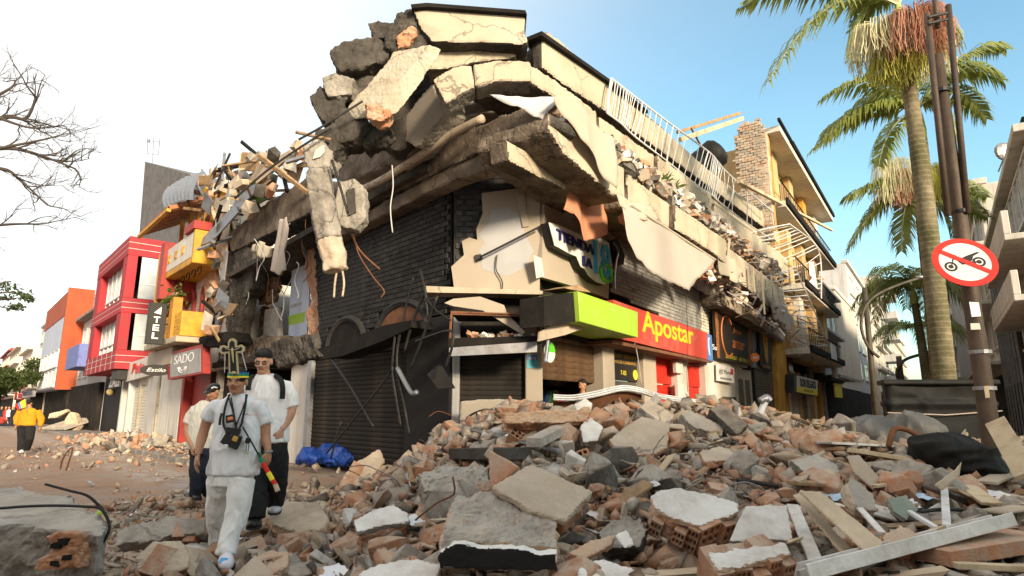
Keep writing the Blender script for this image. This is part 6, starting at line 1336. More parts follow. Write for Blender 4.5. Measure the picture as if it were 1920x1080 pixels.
hero('bottom_chunk', 'rough pale chunk at the bottom edge right of the biggest block', 'masonry', [(1084, 1068), (1120, 1052), (1180, 1060), (1226, 1082), (1200, 1096), (1090, 1096)], (0, -.45, .9), .12, ('plaster_grey', 'plaster_white'), .15, seed=132, amp=.03)
hero('slate_boulder', 'dark slate grey boulder right of the biggest block', 'boulder', [(1120, 1000), (1150, 970), (1200, 966), (1216, 990), (1200, 1022), (1150, 1030)], (0, -.6, .8), .25, ('concrete_dark', 'concrete'), .2, seed=133, amp=.03, keep=1)
hero('brick_strip', 'sloping brick strip with plaster skin right of the biggest block', 'masonry', [(1065, 1036), (1105, 1012), (1158, 1000), (1150, 1020), (1090, 1050)], (.1, -.6, .8), .05, ('clay', 'clay_pale'), .2, seed=134)
hero('salmon_slab', 'pinkish slab on the right middle slope', 'slab', [(1310, 846), (1350, 836), (1396, 846), (1380, 862), (1322, 866)], (.0, -.5, .86), .06, ('clay', 'plaster_beige'), .14, seed=135)
hero('white_lump', 'white plaster lump on the crest below the gutter', 'plaster', [(1076, 758), (1098, 745), (1112, 756), (1104, 776), (1082, 772)], (.0, -.8, .6), .12, ('plaster_white', 'plaster_white'), .2, seed=136)
hero('white_wedge', 'white wedge of plaster under the brick beam', 'plaster', [(1088, 800), (1104, 780), (1132, 800), (1120, 826), (1094, 828)], (.2, -.7, .65), .10, ('concrete', 'plaster_white'), .2, seed=137)
hero('brick_trough', 'orange brick trough leaning right of the wedge of wood', 'brick', [(1040, 800), (1064, 790), (1084, 804), (1070, 826), (1050, 834)], (-.2, -.8, .5), .14, ('clay', 'clay'), .2, seed=138, amp=.03)
hero('thin_panel', 'small white tile lying near the bottom centre right', 'tile', [(1152, 1002), (1176, 992), (1190, 1020), (1172, 1028)], (.0, -.7, .7), .02, ('plaster_white', 'plaster_white'), .25, seed=139, amp=.005)
# upright broken panel against the chamfer shutter
tag(px_broken(FC, [(862, 752), (930, 748), (1018, 752), (1018, 806), (940, 815), (862, 808)], .9, .14, 'fallen_wall_slab', ('plaster_grey', 'cream_panel'), None, amp=.02, vox=.035, seed=140, keep=.15), 'cracked cream wall panel standing before the corner shutter', 'panel')
wire([(872, 795), (880, 780), (910, 768), (935, 776), (940, 790)], .92, .018, 'crooked black wire lying across the cream wall panel')
# the left foreground block
lbk = hero('foundation_block', 'huge grey concrete block with a pale top at the lower left corner', 'block', [(-90, 903), (40, 914), (140, 934), (165, 956), (196, 984), (190, 1002), (120, 996), (40, 985), (-90, 975)], (.03, -.16, .98), .95, ('concrete', 'plaster_grey'), .1, seed=141, P=atY(70, 950, 4.35), vox=.028, amp=.045, freq=4, keep=.15)
Fq = Face((0, hit(120, 998, atY(70, 950, 4.35), V((.03, -.16, .98)).normalized()).y-.075), (1, 0), (0, -1))
broken('brick_inlay', [Fq.pt(u, v, .0) for u, v in [(70, 1012), (110, 998), (146, 1000), (148, 1066), (60, 1072), (66, 1050), (95, 1040), (92, 1016)]], V((0, .12, 0)), ('clay',), lbk, .015, .02, 8, 142, 1)
for u, v in ((108, 1022), (126, 1046), (104, 1056), (120, 1016)): MB().box(Fq.pt(u, v, .005), .05, .03, .03, None, jit=.2).build('hole_shade', 'soot', lbk)  # dark boxes stand in for the shade inside the brick holes
def gwire(px, r, lab, m_='metal_black', lift=.06, name='loose_cable', cat='cable', Y=None):
    pts = curve_pts([(hitheap(u, v, lift) if Y is None else atY(u, v, Y)) for u, v in px], 6); return tag(MB().tube(pts, r, 6).build(name, m_, None, smooth=True), lab, cat, 'cables and bars on the rubble')
gwire([(-20, 955), (40, 950), (100, 948), (160, 950), (190, 955), (205, 985), (198, 1010), (182, 1030)], .009, 'black cable looped over the concrete block at lower left', Y=4.0)
gwire([(85, 908), (130, 920), (165, 930), (192, 955)], .010, 'dark cable running behind the lower left concrete block', Y=4.6)
gwire([(113, 880), (118, 860), (128, 845), (136, 842), (124, 882)], .018, 'bent rusty loop of bar standing on the left ground', 'rust', Y=13.5)
gwire([(1400, 838), (1418, 792), (1437, 748)], .045, 'pale pipe leaning up on the crest before the olive shutter', 'metal_white', Y=8.8, name='leaning_pipe', cat='pipe')
gwire([(1425, 752), (1437, 746), (1443, 752)], .055, 'elbow end of the leaning pale pipe', 'metal_grey', Y=8.78, name='pipe_elbow', cat='pipe')
gwire([(1666, 838), (1676, 806), (1700, 806), (1730, 824), (1768, 850)], .035, 'bent rusty tube arching before the grey tarpaulin', 'rust', Y=8.0, name='bent_tube', cat='tube')
gwire([(1380, 900), (1420, 905), (1460, 912)], .02, 'thin dark bar lying on the right slope')
gwire([(1720, 960), (1780, 955), (1860, 962), (1930, 962)], .018, 'dark bar lying along the right edge slope')
gwire([(1484, 782), (1530, 800), (1580, 826)], .03, 'long timber edge sloping at the foot of the yellow building', 'wood', .1)
gwire([(752, 868), (762, 890), (770, 912)], .008, 'white wire curl left of the mortar block', 'cloth_white', .1); gwire([(770, 866), (776, 888), (790, 905), (784, 920)], .008, 'second white wire curl left of the mortar block', 'cloth_white', .1)
def gplank(a, b, w, th, m_, lab, name='timber_plank', cat='plank', lift=.12, Y=None, roll=0.0):
    A, B = (hitheap(*a, lift), hitheap(*b, lift)) if Y is None else (atY(*a, Y[0]), atY(*b, Y[1]))
    q = (B-A).to_track_quat('X', 'Z').to_matrix() @ M4.Rotation(roll, 3, 'X'); return tag(MB().box((A+B)/2, (A-B).length, w, th, q, jit=.01).build(name, m_, None, bevel=.004), lab, cat, 'planks and strips in the rubble')
wc = thing('white_channel', 'long white painted metal channel lying along the bottom right', 'channel', hitheap(1700, 1030, .1))
A, B = hitheap(1500, 1086, .12), hitheap(1886, 984, .22); q = (B-A).to_track_quat('X', 'Z').to_matrix() @ M4.Rotation(-.25, 3, 'X'); L_ = (B-A).length
for dy, dz, w, h in ((0, 0, .15, .02), (.075, .035, .02, .09), (-.075, .035, .02, .09), (.0, .03, .03, .04)): MB().box((A+B)/2+q @ V((0, dy, dz)), L_, w, h, q).build('web' if dy == 0 and h < .03 else 'flange', 'plaster_white', wc, bevel=.003)
gplank((1486, 948), (1532, 1060), .09, .03, 'plaster_white', 'white plank standing in the rubble right of the pale panel')
gplank((1866, 790), (1925, 890), .22, .05, 'wood_pale', 'pale beam leaning at the right edge below the pole', Y=(7.6, 6.6), roll=.5)
gplank((880, 804), (1050, 846), .07, .03, 'metal_grey', 'grey steel angle lying below the cream wall panel', 'steel_angle', 'angle')
gplank((1545, 830), (1668, 836), .20, .03, 'plaster_white', 'pale board lying below the grey tarpaulin'); gplank((1600, 845), (1690, 860), .22, .05, 'wood_pale', 'yellowish board under the pale one on the right slope')
gplank((1480, 905), (1560, 910), .12, .03, 'wood', 'brown plank on the right middle slope'); gplank((1640, 912), (1712, 900), .05, .03, 'wood_pale', 'thin pale stick on the right slope'); gplank((1705, 960), (1790, 1010), .04, .03, 'metal_white', 'white tube lying down the right slope', 'white_tube', 'tube')
gplank((1796, 900), (1860, 945), .16, .03, 'wood_pale', 'tan plank near the right edge'); gplank((1840, 850), (1915, 905), .10, .05, 'wood', 'brown beam under the pale beam at the right edge'); gplank((1850, 905), (1925, 870), .2, .03, 'cream', 'cream slat at the right edge'); gplank((1860, 960), (1930, 950), .2, .02, 'plaster_beige', 'beige panel strip at the right edge')
gplank((1600, 940), (1655, 1000), .05, .02, 'plaster_white', 'white strip beside the tan boards'); gplank((1770, 905), (1775, 985), .06, .02, 'metal_white', 'curved white strip on the right slope')
gplank((1000, 830), (1080, 790), .18, .10, 'plaster_grey', 'grey beam leaning up to the brick beam', 'broken_beam', 'beam', .2); gplank((760, 838), (772, 900), .05, .04, 'wood', 'broken stick upright on the left crest', lift=.3); gplank((860, 850), (980, 850), .3, .12, 'concrete_dark', 'dark flat slab lying under the steel angle', 'flat_slab', 'slab')
gplank((1790, 1060), (1930, 1066), .06, .04, 'wood_pale', 'thin yellowish batten at the bottom right corner'); gplank((1740, 1040), (1930, 1010), .3, .10, 'clay', 'broken tile ridge at the bottom right', 'tile_ridge', 'tile')
# buckled metal gutter on the crest
gp_ = curve_pts([atY(1038, 745, 9.3), atY(1075, 746, 9.3), atY(1120, 738, 9.35), atY(1165, 728, 9.5), atY(1200, 732, 9.7), atY(1240, 744, 9.9), atY(1330, 758, 10.3), atY(1470, 782, 11.0)], 6)
gu = thing('buckled_gutter', 'buckled white metal gutter lying along the crest of the heap', 'gutter', gp_[10])
for dz, dy, w in ((0, 0, .02), (.035, .03, .014), (-.03, -.04, .014), (-.02, .12, .02)): MB().tube([p+V((0, dy, dz)) for p in gp_], w, 5).build('lip', 'metal_white', gu)
gv = MB()
for p in gp_: gv.v += [tuple(p+V((0, -.05, -.04))), tuple(p+V((0, .16, -.02)))]
gv.f = [(2*i, 2*i+1, 2*i+3, 2*i+2) for i in range(len(gp_)-1)]; gv.m = [0]*len(gv.f); gv.build('trough', 'metal_grey', gu, fixn=False)
under = MB()
for p in gp_[:26]: under.v += [tuple(p+V((0, .1, -.05))), tuple(p+V((0, .25, -.32)))]
under.f = [(2*i, 2*i+1, 2*i+3, 2*i+2) for i in range(25)]; under.m = [0]*25; under.build('torn_apron', 'rust', gu, fixn=False)
rg = random.Random(77)
for i in range(46):      # bent reinforcing bars and wires sticking out of the heap
    y = 4.0+6.5*rg.random(); x = rg.uniform(-.25*y, .8*y); z = heap(x, y); p = V((x, y, z-.05)); d = V((rg.gauss(0, 1), rg.gauss(0, .8), rg.uniform(.0, .7))).normalized(); L = rg.uniform(.35, 1.1); pts = [p]
    for k in range(5): d = (d+V((rg.gauss(0, .35), rg.gauss(0, .35), rg.gauss(-.12, .3)))).normalized(); pts.append(pts[-1]+d*L/5)
    w = region_words(x, y); tag(MB().tube(curve_pts(pts, 3), rg.uniform(.005, .009), 5).build('bent_bar', rg.choice(['rust', 'rust', 'metal_black', 'metal_grey', 'plaster_beige']), None, smooth=True), 'thin bent bar sticking out '+w, 'bar', 'bars sticking out of the rubble')
for i in range(70):      # splintered wood and board offcuts, mostly on the right
    y = 4.2+5.5*rg.random(); x = rg.uniform(.1*y, .82*y)+.8*rg.random(); z = heap_n(x, y)+.03; L = rg.uniform(.25, .9); q = M4.Rotation(rg.uniform(0, 3.14), 3, 'Z') @ M4.Rotation(rg.gauss(0, .25), 3, 'Y') @ M4.Rotation(rg.gauss(0, .3), 3, 'X')
    w = region_words(x, y); tag(MB().box((x, y, z), L, rg.uniform(.03, .14), rg.uniform(.012, .035), q, jit=.06).build('wood_offcut', rg.choice(['wood', 'wood_pale', 'board', 'wood', 'plaster_white'])), 'splintered board offcut '+w, 'wood', 'board offcuts in the rubble')
# ---- paper, plastic and cloth scraps
SC = [((775, 975), 'paper', .14), ((830, 822), 'paper', .12), ((882, 822), 'paper_blue', .12), ((1365, 850), 'paper', .14), ((620, 1070), 'paper', .2), ((560, 968), 'paper', .12), ((488, 1046), 'paper', .10), ((1560, 930), 'paper_blue', .12), ((1690, 905), 'paper_blue', .16), ((1725, 930), 'paper_blue', .22), ((1620, 890), 'tarp_blue', .16), ((1712, 945), 'paper', .1), ((1862, 925), 'paper', .12), ((1115, 965), 'plaster_white', .12), ((955, 815), 'paper', .1), ((240, 942), 'paper', .09), ((250, 962), 'paper', .08), ((1210, 910), 'cloth_white', .2), ((1190, 845), 'paper', .15), ((170, 905), 'paper_blue', .14), ((350, 1060), 'paper', .1), ((395, 1055), 'paper', .1), ((462, 1010), 'paper', .12), ((300, 900), 'paper', .08), ((1060, 750), 'paper', .1)]
for i, ((u, v), m_, s) in enumerate(SC):
    p = hitheap(u, v, .06); b = MB(); n = 5
    q = M4.Rotation(random.uniform(0, 6), 3, 'Z') @ M4.Rotation(random.uniform(.1, .6), 3, 'X')
    b.v = [tuple(p+q @ V(((i_/n-.5)*s*1.5, (j/n-.5)*s, .25*s*mnoise.noise(V((i_*.7+i, j*.7, i*3.))))))for j in range(n+1) for i_ in range(n+1)]
    b.f = [(j*(n+1)+i_, j*(n+1)+i_+1, (j+1)*(n+1)+i_+1, (j+1)*(n+1)+i_) for j in range(n) for i_ in range(n)]; b.m = [0]*len(b.f)
    ob = b.build('paper_scrap', m_, None, smooth=True, fixn=False); w = region_words(p.x, p.y)
    tag(ob, ('crumpled blue scrap ' if 'blue' in m_ else 'crumpled white paper scrap ')+w, 'scrap', 'paper and plastic scraps on the rubble')
gb = tag(MB().ell(hitheap(187, 963, .05), .05, .05, .04, None, 8, 6).build('green_scrap', 'lime', None, smooth=True), 'bright green plastic scrap behind the lower left block', 'scrap')
# ---- blue tarpaulin at the left shutter
def lumps(name, lab, cat, els, vox, amp, freq, m_, seed=0, sq=(1, 1, 1), grp=None, sm=3):
    b = MB()
    for c, r in els: b.ell(c, r[0], r[1], r[2], None, 14, 10)
    me = b.mesh(); me = voxel(me, vox, sm)
    def fn(c):
        p = V((c.x*sq[0], c.y*sq[1], c.z*sq[2]))*freq+V((seed, 0, 0)); return amp*(ridge(p)+.5*mnoise.noise(p*2.3))
    push(me, fn)
    me.polygons.foreach_set('use_smooth', [True]*len(me.polygons)); return tag(link(name, me, m_), lab, cat, grp)
c = atY(612, 852, 15.0)
lumps('blue_tarpaulin', 'crumpled blue tarpaulin before the left shutter', 'tarpaulin', [(c+V((-.4, 0, -.06)), (.3, .25, .15)), (c+V((.1, .05, -.02)), (.34, .28, .2)), (c+V((.42, 0, -.08)), (.3, .25, .13))], .025, .09, 4.0, 'tarp_blue', 1)
# ---- tarpaulin covered goods on the right
Yb = 11.0; bx0 = atY(1664, 760, Yb).x; bx1 = atY(1860, 760, Yb).x
tr = MB(); c0 = V((bx0, Yb, -.1)); W_, D_, H_ = bx1-bx0, 1.0, 2.0
me = MB().prism([c0, c0+V((W_, 0, 0)), c0+V((W_+.6, D_, 0)), c0+V((.6, D_, 0))], V((0, 0, H_))).mesh(); me = voxel(me, .05, 3)
push(me, lambda c: .06*ridge(V((c.x*1.5, c.y*1.5, c.z*.9)))+.03*mnoise.noise(c*3.2)+(.05 if abs(c.z-1.55) < .06 else 0))
me.polygons.foreach_set('use_smooth', [True]*len(me.polygons)); tc_ = thing('covered_stall', 'street stall wrapped in black plastic sheeting in the middle of the right street', 'stall', (bx0+W_/2, Yb, 0)); link('plastic_cover', me, 'tarp_black', tc_)
for z in (1.05, 1.5): MB().tube([c0+V((-.06, -.08, z)), c0+V((W_/2, -.12, z-.04)), c0+V((W_+.1, -.08, z+.03))], .012, 4).build('rope', 'plaster_beige', tc_)
MB().prism([c0+V((-.12, -.14, 1.98)), c0+V((W_+.1, -.14, 1.98)), c0+V((W_+.8, D_+.1, 2.01)), c0+V((.5, D_+.1, 2.01))], V((0, 0, .09))).build('top_sheet', 'tarp_black', tc_, bevel=.02)
c = atY(1684, 812, 9.6)
lumps('grey_tarpaulin_bundle', 'goods under a dusty grey tarpaulin right of the heap', 'tarpaulin', [(c+V((-.35, .1, -.03)), (.42, .4, .26)), (c+V((.3, .1, .02)), (.42, .4, .27)), (c+V((0, .1, -.25)), (.85, .45, .35))], .025, .06, 3.6, 'tarp_grey', 2, (1, 1, .4))
c = atY(1812, 862, 7.4)
lumps('black_tarpaulin_bundle', 'goods wrapped in glossy black plastic at the foot of the sign pole', 'tarpaulin', [(c+V((-.1, .1, .05)), (.33, .3, .22)), (c+V((.15, .1, -.1)), (.3, .3, .3)), (c+V((-.3, .1, .1)), (.22, .3, .16))], .022, .06, 4.2, 'tarp_black', 3, (.5, .5, 1.2))
# ================================================================== palms
mat('palm_leaf', (.27, .30, .075), (.15, .19, .04), rough=.45, bump=0, trans=.35, scale=1.2, spec=.4)
mat('palm_trunk', (.29, .235, .155), (.14, .11, .07), (.06, .062, .018), .75, 4.5, 1.0, .9, 1.0, 10)
def rings(m):      # pale leaf scars round the trunk
    nt = m.node_tree; L = nt.links; b = nt.nodes['Principled BSDF']; src = b.inputs['Base Color'].links[0].from_socket; g = _n(nt, 'ShaderNodeNewGeometry'); wv = _n(nt, 'ShaderNodeTexWave', bands_direction='Z'); wv.inputs['Scale'].default_value = 2.6; wv.inputs['Distortion'].default_value = 2.2
    L.new(g.outputs['Position'], wv.inputs['Vector']); r = _n(nt, 'ShaderNodeMapRange'); r.inputs[1].default_value = .8; r.inputs[2].default_value = 1.0; r.inputs[4].default_value = .22; L.new(wv.outputs['Fac'], r.inputs[0]); mx = _n(nt, 'ShaderNodeMix', data_type='RGBA'); mx.inputs[7].default_value = (.42, .36, .26, 1); L.new(r.outputs[0], mx.inputs['Factor']); L.new(src, mx.inputs[6]); L.new(mx.outputs[2], b.inputs['Base Color'])
rings(MM['palm_trunk']); MM['palm_trunk'].node_tree.nodes['Wave Texture'].inputs['Detail'].default_value = 3
mat('palm_shaft', (.40, .46, .14), (.32, .38, .10), rough=.45, bump=.05)
mat('palm_rachis', (.42, .42, .26), (.34, .34, .2), rough=.5, bump=0)
mat('fruit_red', (.46, .25, .16), (.38, .15, .09), rough=.7, bump=0, scale=8); mat('fruit_yellow', (.42, .40, .07), (.32, .30, .05), rough=.7, bump=0, scale=8); mat('fruit_pale', (.68, .64, .42), (.55, .50, .30), rough=.7, bump=0, scale=8)
def frond(parent, P0, P1, P2, W=.55, n=70, rg=random):
    """arching rachis with two rows of drooping leaflets"""
    bz = lambda t: P0*(1-t)**2+P1*2*t*(1-t)+P2*t*t
    pts = [bz(i/16) for i in range(17)]; b = MB(); b.tube(pts, [.035*(1-.8*i/16)+.004 for i in range(17)], 5, mi=1)
    for i in range(n):
        t = .10+.90*i/(n-1); p = bz(t); d = (bz(min(1, t+.02))-bz(max(0, t-.02))).normalized(); sd = d.cross(V((0, 0, 1)))
        sd = sd.normalized() if sd.length > .05 else V((1, 0, 0)); upv = sd.cross(d)
        L = W*(.45+.55*math.sin(math.pi*min(1, t*.85+.12)))*(1 if t < .9 else .75)
        for s in (-1, 1):
            dirn = (sd*s*.9+d*(.45+.35*t)+upv*rg.uniform(-.1, .35)).normalized(); l = L*rg.uniform(.85, 1.1); w = d*(.034+.014*rg.random())
            m = p+dirn*l*.5; e = p+dirn*l*.82+V((0, 0, -l*rg.uniform(.35, .7))); m = m+V((0, 0, -l*.04))
            b.add([p-w*.5, p+w*.5, m+w, m-w, e], [(0, 1, 2, 3), (3, 2, 4)])
    return b.build('frond', ['palm_leaf', 'palm_rachis'], parent, fixn=False)
def fruit(parent, c, r, h, m_, n=150, rg=random, spread=.9):
    n = int(n*2.4)
    b = MB()
    for i in range(n):
        a = rg.uniform(0, 6.28); k = rg.random()**.6*r; st = c+V((k*.45*math.cos(a), k*.45*math.sin(a), rg.uniform(-.05, .12)))
        o = V((math.cos(a)*k*spread, math.sin(a)*k*spread, 0)); L = h*rg.uniform(.6, 1)
        b.tube([st, st+o*.7+V((0, 0, .05-.12*L)), st+o+V((rg.gauss(0, .03), rg.gauss(0, .03), -.6*L)), st+o*1.05+V((rg.gauss(0, .05), rg.gauss(0, .05), -L))], [.006, .007, .008, .006], 3, cap=False)
    return b.build('fruit_cluster', m_, parent, fixn=False)
def palm(lab, base, top, r0, r1, Y, fr_px, shaft=.8, gen=0, W=.55, seed=0, fr_len=2.6, n=62):
    rg = random.Random(seed); B = atY(*base, Y); T = atY(*top, Y); G = B.copy(); G.z = 0; G.x = B.x+(B.x-T.x)*0.0
    e = thing('palm_tree', lab, 'palm', G, 'palms in the right street'); k = 60; pts = []; rad = []
    for i in range(k+1):
        t = i/k; p = G.lerp(T, t); pts.append(p+V((.06*math.sin(t*3), 0, 0))); r = r0+(r1-r0)*t**1.2; rad.append(r*(1+.02*((i % 2)*2-1))*(1+.10*math.sin(t*2.6)))
    MB().tube(pts, rad, 14).build('trunk', 'palm_trunk', e, smooth=True)
    S = T+V((0, 0, shaft)); MB().tube([T, T.lerp(S, .3), T.lerp(S, .8), S], [r1*1.12, r1*1.2, r1*.85, r1*.5], 12).build('crownshaft', 'palm_shaft', e, smooth=True)
    for a, b, c, dy in fr_px:
        frond(e, S if a is None else atY(*a, Y), atY(*b, Y+dy*.5), atY(*c, Y+dy), W, n, rg)
    for i in range(gen):
        az = 6.28*i/gen+rg.uniform(-.25, .25); el = rg.uniform(-.1, .9); L = fr_len*rg.uniform(.85, 1.1); h = V((math.cos(az), math.sin(az), 0))
        frond(e, S, S+h*L*.5+V((0, 0, L*(.35+.3*el))), S+h*L*(.95)+V((0, 0, L*(-.45+.5*el))), W, n, rg)
    return e, T, S
p1, T1_, S1 = palm('tallest royal palm with a shaggy red and cream fruit cluster', (1766, 715), (1697, 110), .205, .125, 12.5,
   [(None, (1560, -60), (1442, 150), -1.0), (None, (1540, -70), (1395, 8), .5), (None, (1620, -40), (1592, 112), .8), (None, (1600, -120), (1460, -30), 1.2), (None, (1760, -160), (1900, -60), .5), (None, (1700, -260), (1760, -160), 1)], shaft=1.35, W=.85, seed=1)
fc = atY(1690, 62, 12.3); fruit(p1, fc+V((-.08, -.55, .05)), .52, 1.15, 'fruit_red', 260); fruit(p1, fc+V((-.55, -.1, .05)), .5, 1.0, 'fruit_pale', 190); fruit(p1, fc+V((.32, -.2, .0)), .4, 1.3, 'fruit_pale', 160); fruit(p1, fc+V((-.30, -.2, -.55)), .42, .85, 'fruit_yellow', 150); fruit(p1, fc+V((.85, .2, .35)), .4, .9, 'fruit_yellow', 120)
p2, T2_, S2 = palm('second royal palm half hidden behind the tallest trunk', (1758, 715), (1728, 262), .22, .12, 15.5,
   [(None, (1640, 110), (1546, 182), -.5), (None, (1630, 170), (1524, 280), .3), (None, (1600, 190), (1540, 262), 1.2), (None, (1660, 230), (1648, 310), -.8), (None, (1800, 70), (1886, 92), .3), (None, (1790, 90), (1880, 150), -.7), (None, (1790, 130), (1850, 222), .5), (None, (1760, 150), (1796, 258), -.5), (None, (1690, 60), (1640, 100), 1.5), (None, (1720, 40), (1740, 60), 1.5), (None, (1650, 140), (1600, 220), 2)], shaft=.9, W=.75, seed=2)
p3, T3_, S3 = palm('third royal palm with a short dark red fruit cluster', (1752, 715), (1722, 385), .20, .12, 19.5,
   [(None, (1640, 330), (1586, 372), -.3), (None, (1640, 370), (1590, 468), .5), (None, (1690, 380), (1690, 470), -.5), (None, (1770, 350), (1852, 408), .4), (None, (1770, 380), (1795, 455), -.5), (None, (1670, 340), (1610, 430), 1.3), (None, (1790, 330), (1850, 370), 1), (None, (1700, 300), (1660, 340), 1.5)], shaft=.8, W=.85, seed=3)
fruit(p3, atY(1692, 322, 19.2), .5, 1.3, 'fruit_red', 110, spread=.5); fruit(p3, atY(1672, 305, 19.2), .55, 1.6, 'fruit_pale', 90); fruit(p3, atY(1745, 315, 19.2), .5, 1.4, 'fruit_yellow', 90)
p4, T4_, S4 = palm('leafy bright green palm low behind the lamp post', (1738, 715), (1715, 570), .2, .13, 26, [], .7, 15, .95, 4, 2.6, 46)
p5, T5_, S5 = palm('small farthest palm far down the right street', (1738, 715), (1728, 640), .2, .13, 40, [], .7, 11, 1.1, 5, 3.0, 36)
# ================================================================== steel pole with the traffic sign
YP = 8.3
po = thing('sign_pole', 'rusty steel pole with clamped pipes carrying the traffic sign', 'pole', atY(1864, 850, YP))
q0, q1, q2 = atY(1864, 860, YP), atY(1821, 560, YP), atY(1757, 104, YP)
MB().tube([q0-V((0, 0, 1)), q0, q1, q1.lerp(q2, .5), q2], [.12, .115, .10, .088, .075], 14).build('shaft', 'pole_steel', po, smooth=True)
MB().tube([atY(1777, 404, YP-.12), atY(1738, 26, YP-.12)], .042, 10).build('clamped_pipe', 'pole_steel', po, smooth=True); MB().tube([atY(1814, 400, YP-.1), atY(1778, 10, YP-.1)], .042, 10).build('clamped_pipe', 'pole_steel', po, smooth=True)
MB().tube([atY(1758, 52, YP-.1), atY(1751, -20, YP-.1)], .038, 10).build('clamped_pipe', 'pole_steel', po, smooth=True)
for v in (28, 40): MB().tube([atY(1740, v+4, YP-.2), atY(1776, v-4, YP-.2)], .02, 6).build('clamp_bar', 'metal_black', po)
for (u, v), r in (((1764, 172), .115), ((1801, 398), .12), ((1838, 660), .13), ((1846, 728), .133)):
    c = atY(u, v, YP); MB().tube([c-V((0, 0, .025)), c+V((0, 0, .025))], r, 14).build('strap', 'metal_grey' if v > 500 else 'metal_black', po)
for (u, v, w, h, m_) in ((1828, 580, 17, 26, 'white_flat'), (1829, 612, 17, 12, 'offwhite'), (1850, 735, 8, 20, 'wood_pale')):
    c = atY(u, v, YP-.135); MB().box(c, w/F*YP, .012, h/F*YP, jit=.06).build('sticker', m_, po)
ts = thing('traffic_sign', 'round red and white sign forbidding motorcycles on the pole', 'traffic sign', atY(1808, 535, YP-.25))
C_ = atY(1809, 491, YP-.22); fw = V((0, CP, SP)); rt_ = V((1, 0, 0)); upc = V((0, -SP, CP)); an_ = math.radians(34)
Nn = (-fw*math.cos(an_)+(upc*.93-rt_*.36)*math.sin(an_)).normalized(); Xs = (rt_*math.cos(.1)+upc*math.sin(.1)); Xs = (Xs-Nn*Xs.dot(Nn)).normalized(); Ys = Nn.cross(Xs); m3 = M4((Xs, Ys, Nn)).transposed()
Rr = 54/F*(YP-.22)*1.02
disc(C_, Rr, m3, .012, 48).build('rim', 'sign_rim', ts); disc(C_+Nn*.003, Rr*.79, m3, .003, 48).build('face', 'sign_face', ts)
loc = lambda x, y, z=.006: C_+m3 @ V((x*Rr, y*Rr, z))
def ring(cx, cy, r, w, n=24, z=.006):
    b = MB(); vs = []
    for k in range(n): a = 2*math.pi*k/n; vs += [loc(cx+r*math.cos(a), cy+r*math.sin(a), z), loc(cx+(r-w)*math.cos(a), cy+(r-w)*math.sin(a), z)]
    b.add(vs, [(2*k, 2*k+1, (2*k+3) % (2*n), (2*k+2) % (2*n)) for k in range(n)]); return b
for cx in (-.50, .42):
    ring(cx, -.10, .20, .07).build('wheel_mark', 'black_flat', ts, fixn=False); disc(loc(cx, -.10), .08*Rr, m3, .002, 14).build('hub_mark', 'black_flat', ts)
def flat(pts, m_, nm, z=.007): MB().prism([loc(x, y, z) for x, y in pts], -Nn*.002).build(nm, m_, ts)
flat([(-.18, .22), (-.02, .17), (.15, .22), (.52, .30), (.60, .26), (.34, .16), (.25, .02), (.08, -.10), (-.12, -.10), (-.20, .05)], 'black_flat', 'motorcycle_mark')
flat([(-.50, -.10), (-.46, -.08), (-.22, .28), (-.26, .30)], 'black_flat', 'fork_mark'); flat([(-.42, .30), (-.2, .28), (-.16, .34), (-.3, .35)], 'black_flat', 'handlebar_mark'); flat([(.42, -.13), (.42, -.07), (.1, -.02), (.08, -.10)], 'black_flat', 'swingarm_mark')
flat([(-.62, .50), (-.50, .62), (.62, -.50), (.50, -.62)], 'sign_rim', 'slash', .0105)
# ================================================================== curved street lamps
def lamp(lab, Y, post, arm, r):
    e = thing('street_lamp', lab, 'street lamp', atY(post[0][0], post[0][1], Y), 'curved street lamps'); MB().tube([atY(*p, Y) for p in post], [r*1.2, r], 10).build('post', 'lamp_steel', e, smooth=True)
    pts = curve_pts([atY(*p, Y-.1) for p in arm], 6); MB().tube(pts, r*.62, 8).build('curved_arm', 'lamp_steel', e, smooth=True); MB().ell(pts[-1], r*3.2, r*1.4, r*.9, None, 10, 6).build('lamp_head', 'metal_grey', e, smooth=True)
lamp('near street lamp with a hooked arm left of the palms', 15.5, [(1644, 800), (1621, 540)], [(1648, 670), (1628, 650), (1615, 615), (1620, 580), (1641, 555), (1680, 536), (1728, 520)], .06)
lamp('far street lamp with a hooked arm before the palm trunks', 30, [(1692, 735), (1685, 668)], [(1690, 718), (1682, 705), (1684, 690), (1700, 673), (1738, 662)], .12)
# ================================================================== bare tree reaching in from the left, leafy trees
mat('bark', (.075, .06, .05), (.045, .036, .03), rough=.9, bump=.5, bscale=20); mat('leaf_dark', (.06, .085, .02), (.035, .052, .013), rough=.6, bump=0, trans=.3, scale=2)
bt = thing('bare_tree', 'leafless tree whose thin branches reach in at the upper left', 'tree', (atY(-420, 768, 11).x, 11, 0))
tb0 = atY(-420, 768, 11); MB().tube(curve_pts([V((tb0.x, 11, 0)), V((tb0.x+.1, 11, 2.5)), atY(-330, 460, 11)], 5), .22, 10).build('trunk', 'bark', bt, smooth=True)
rb = random.Random(5)
def twig(b, p, d, L, r, dep):
    pts = [p]; n = 5
    for i in range(n): d = (d+V((rb.gauss(0, .16), rb.gauss(0, .16), rb.gauss(.03, .16)))).normalized(); pts.append(pts[-1]+d*L/n)
    b.tube(pts, [r*(1-.7*i/n) for i in range(n+1)], 4 if dep < 2 else 5, cap=False)
    if dep > 0:
        for i in range(1, n+1):
            if rb.random() < .8: twig(b, pts[i], (d+V((rb.gauss(0, .5), rb.gauss(0, .5), rb.gauss(.05, .55)))).normalized(), L*rb.uniform(.4, .65), r*.5, dep-1)
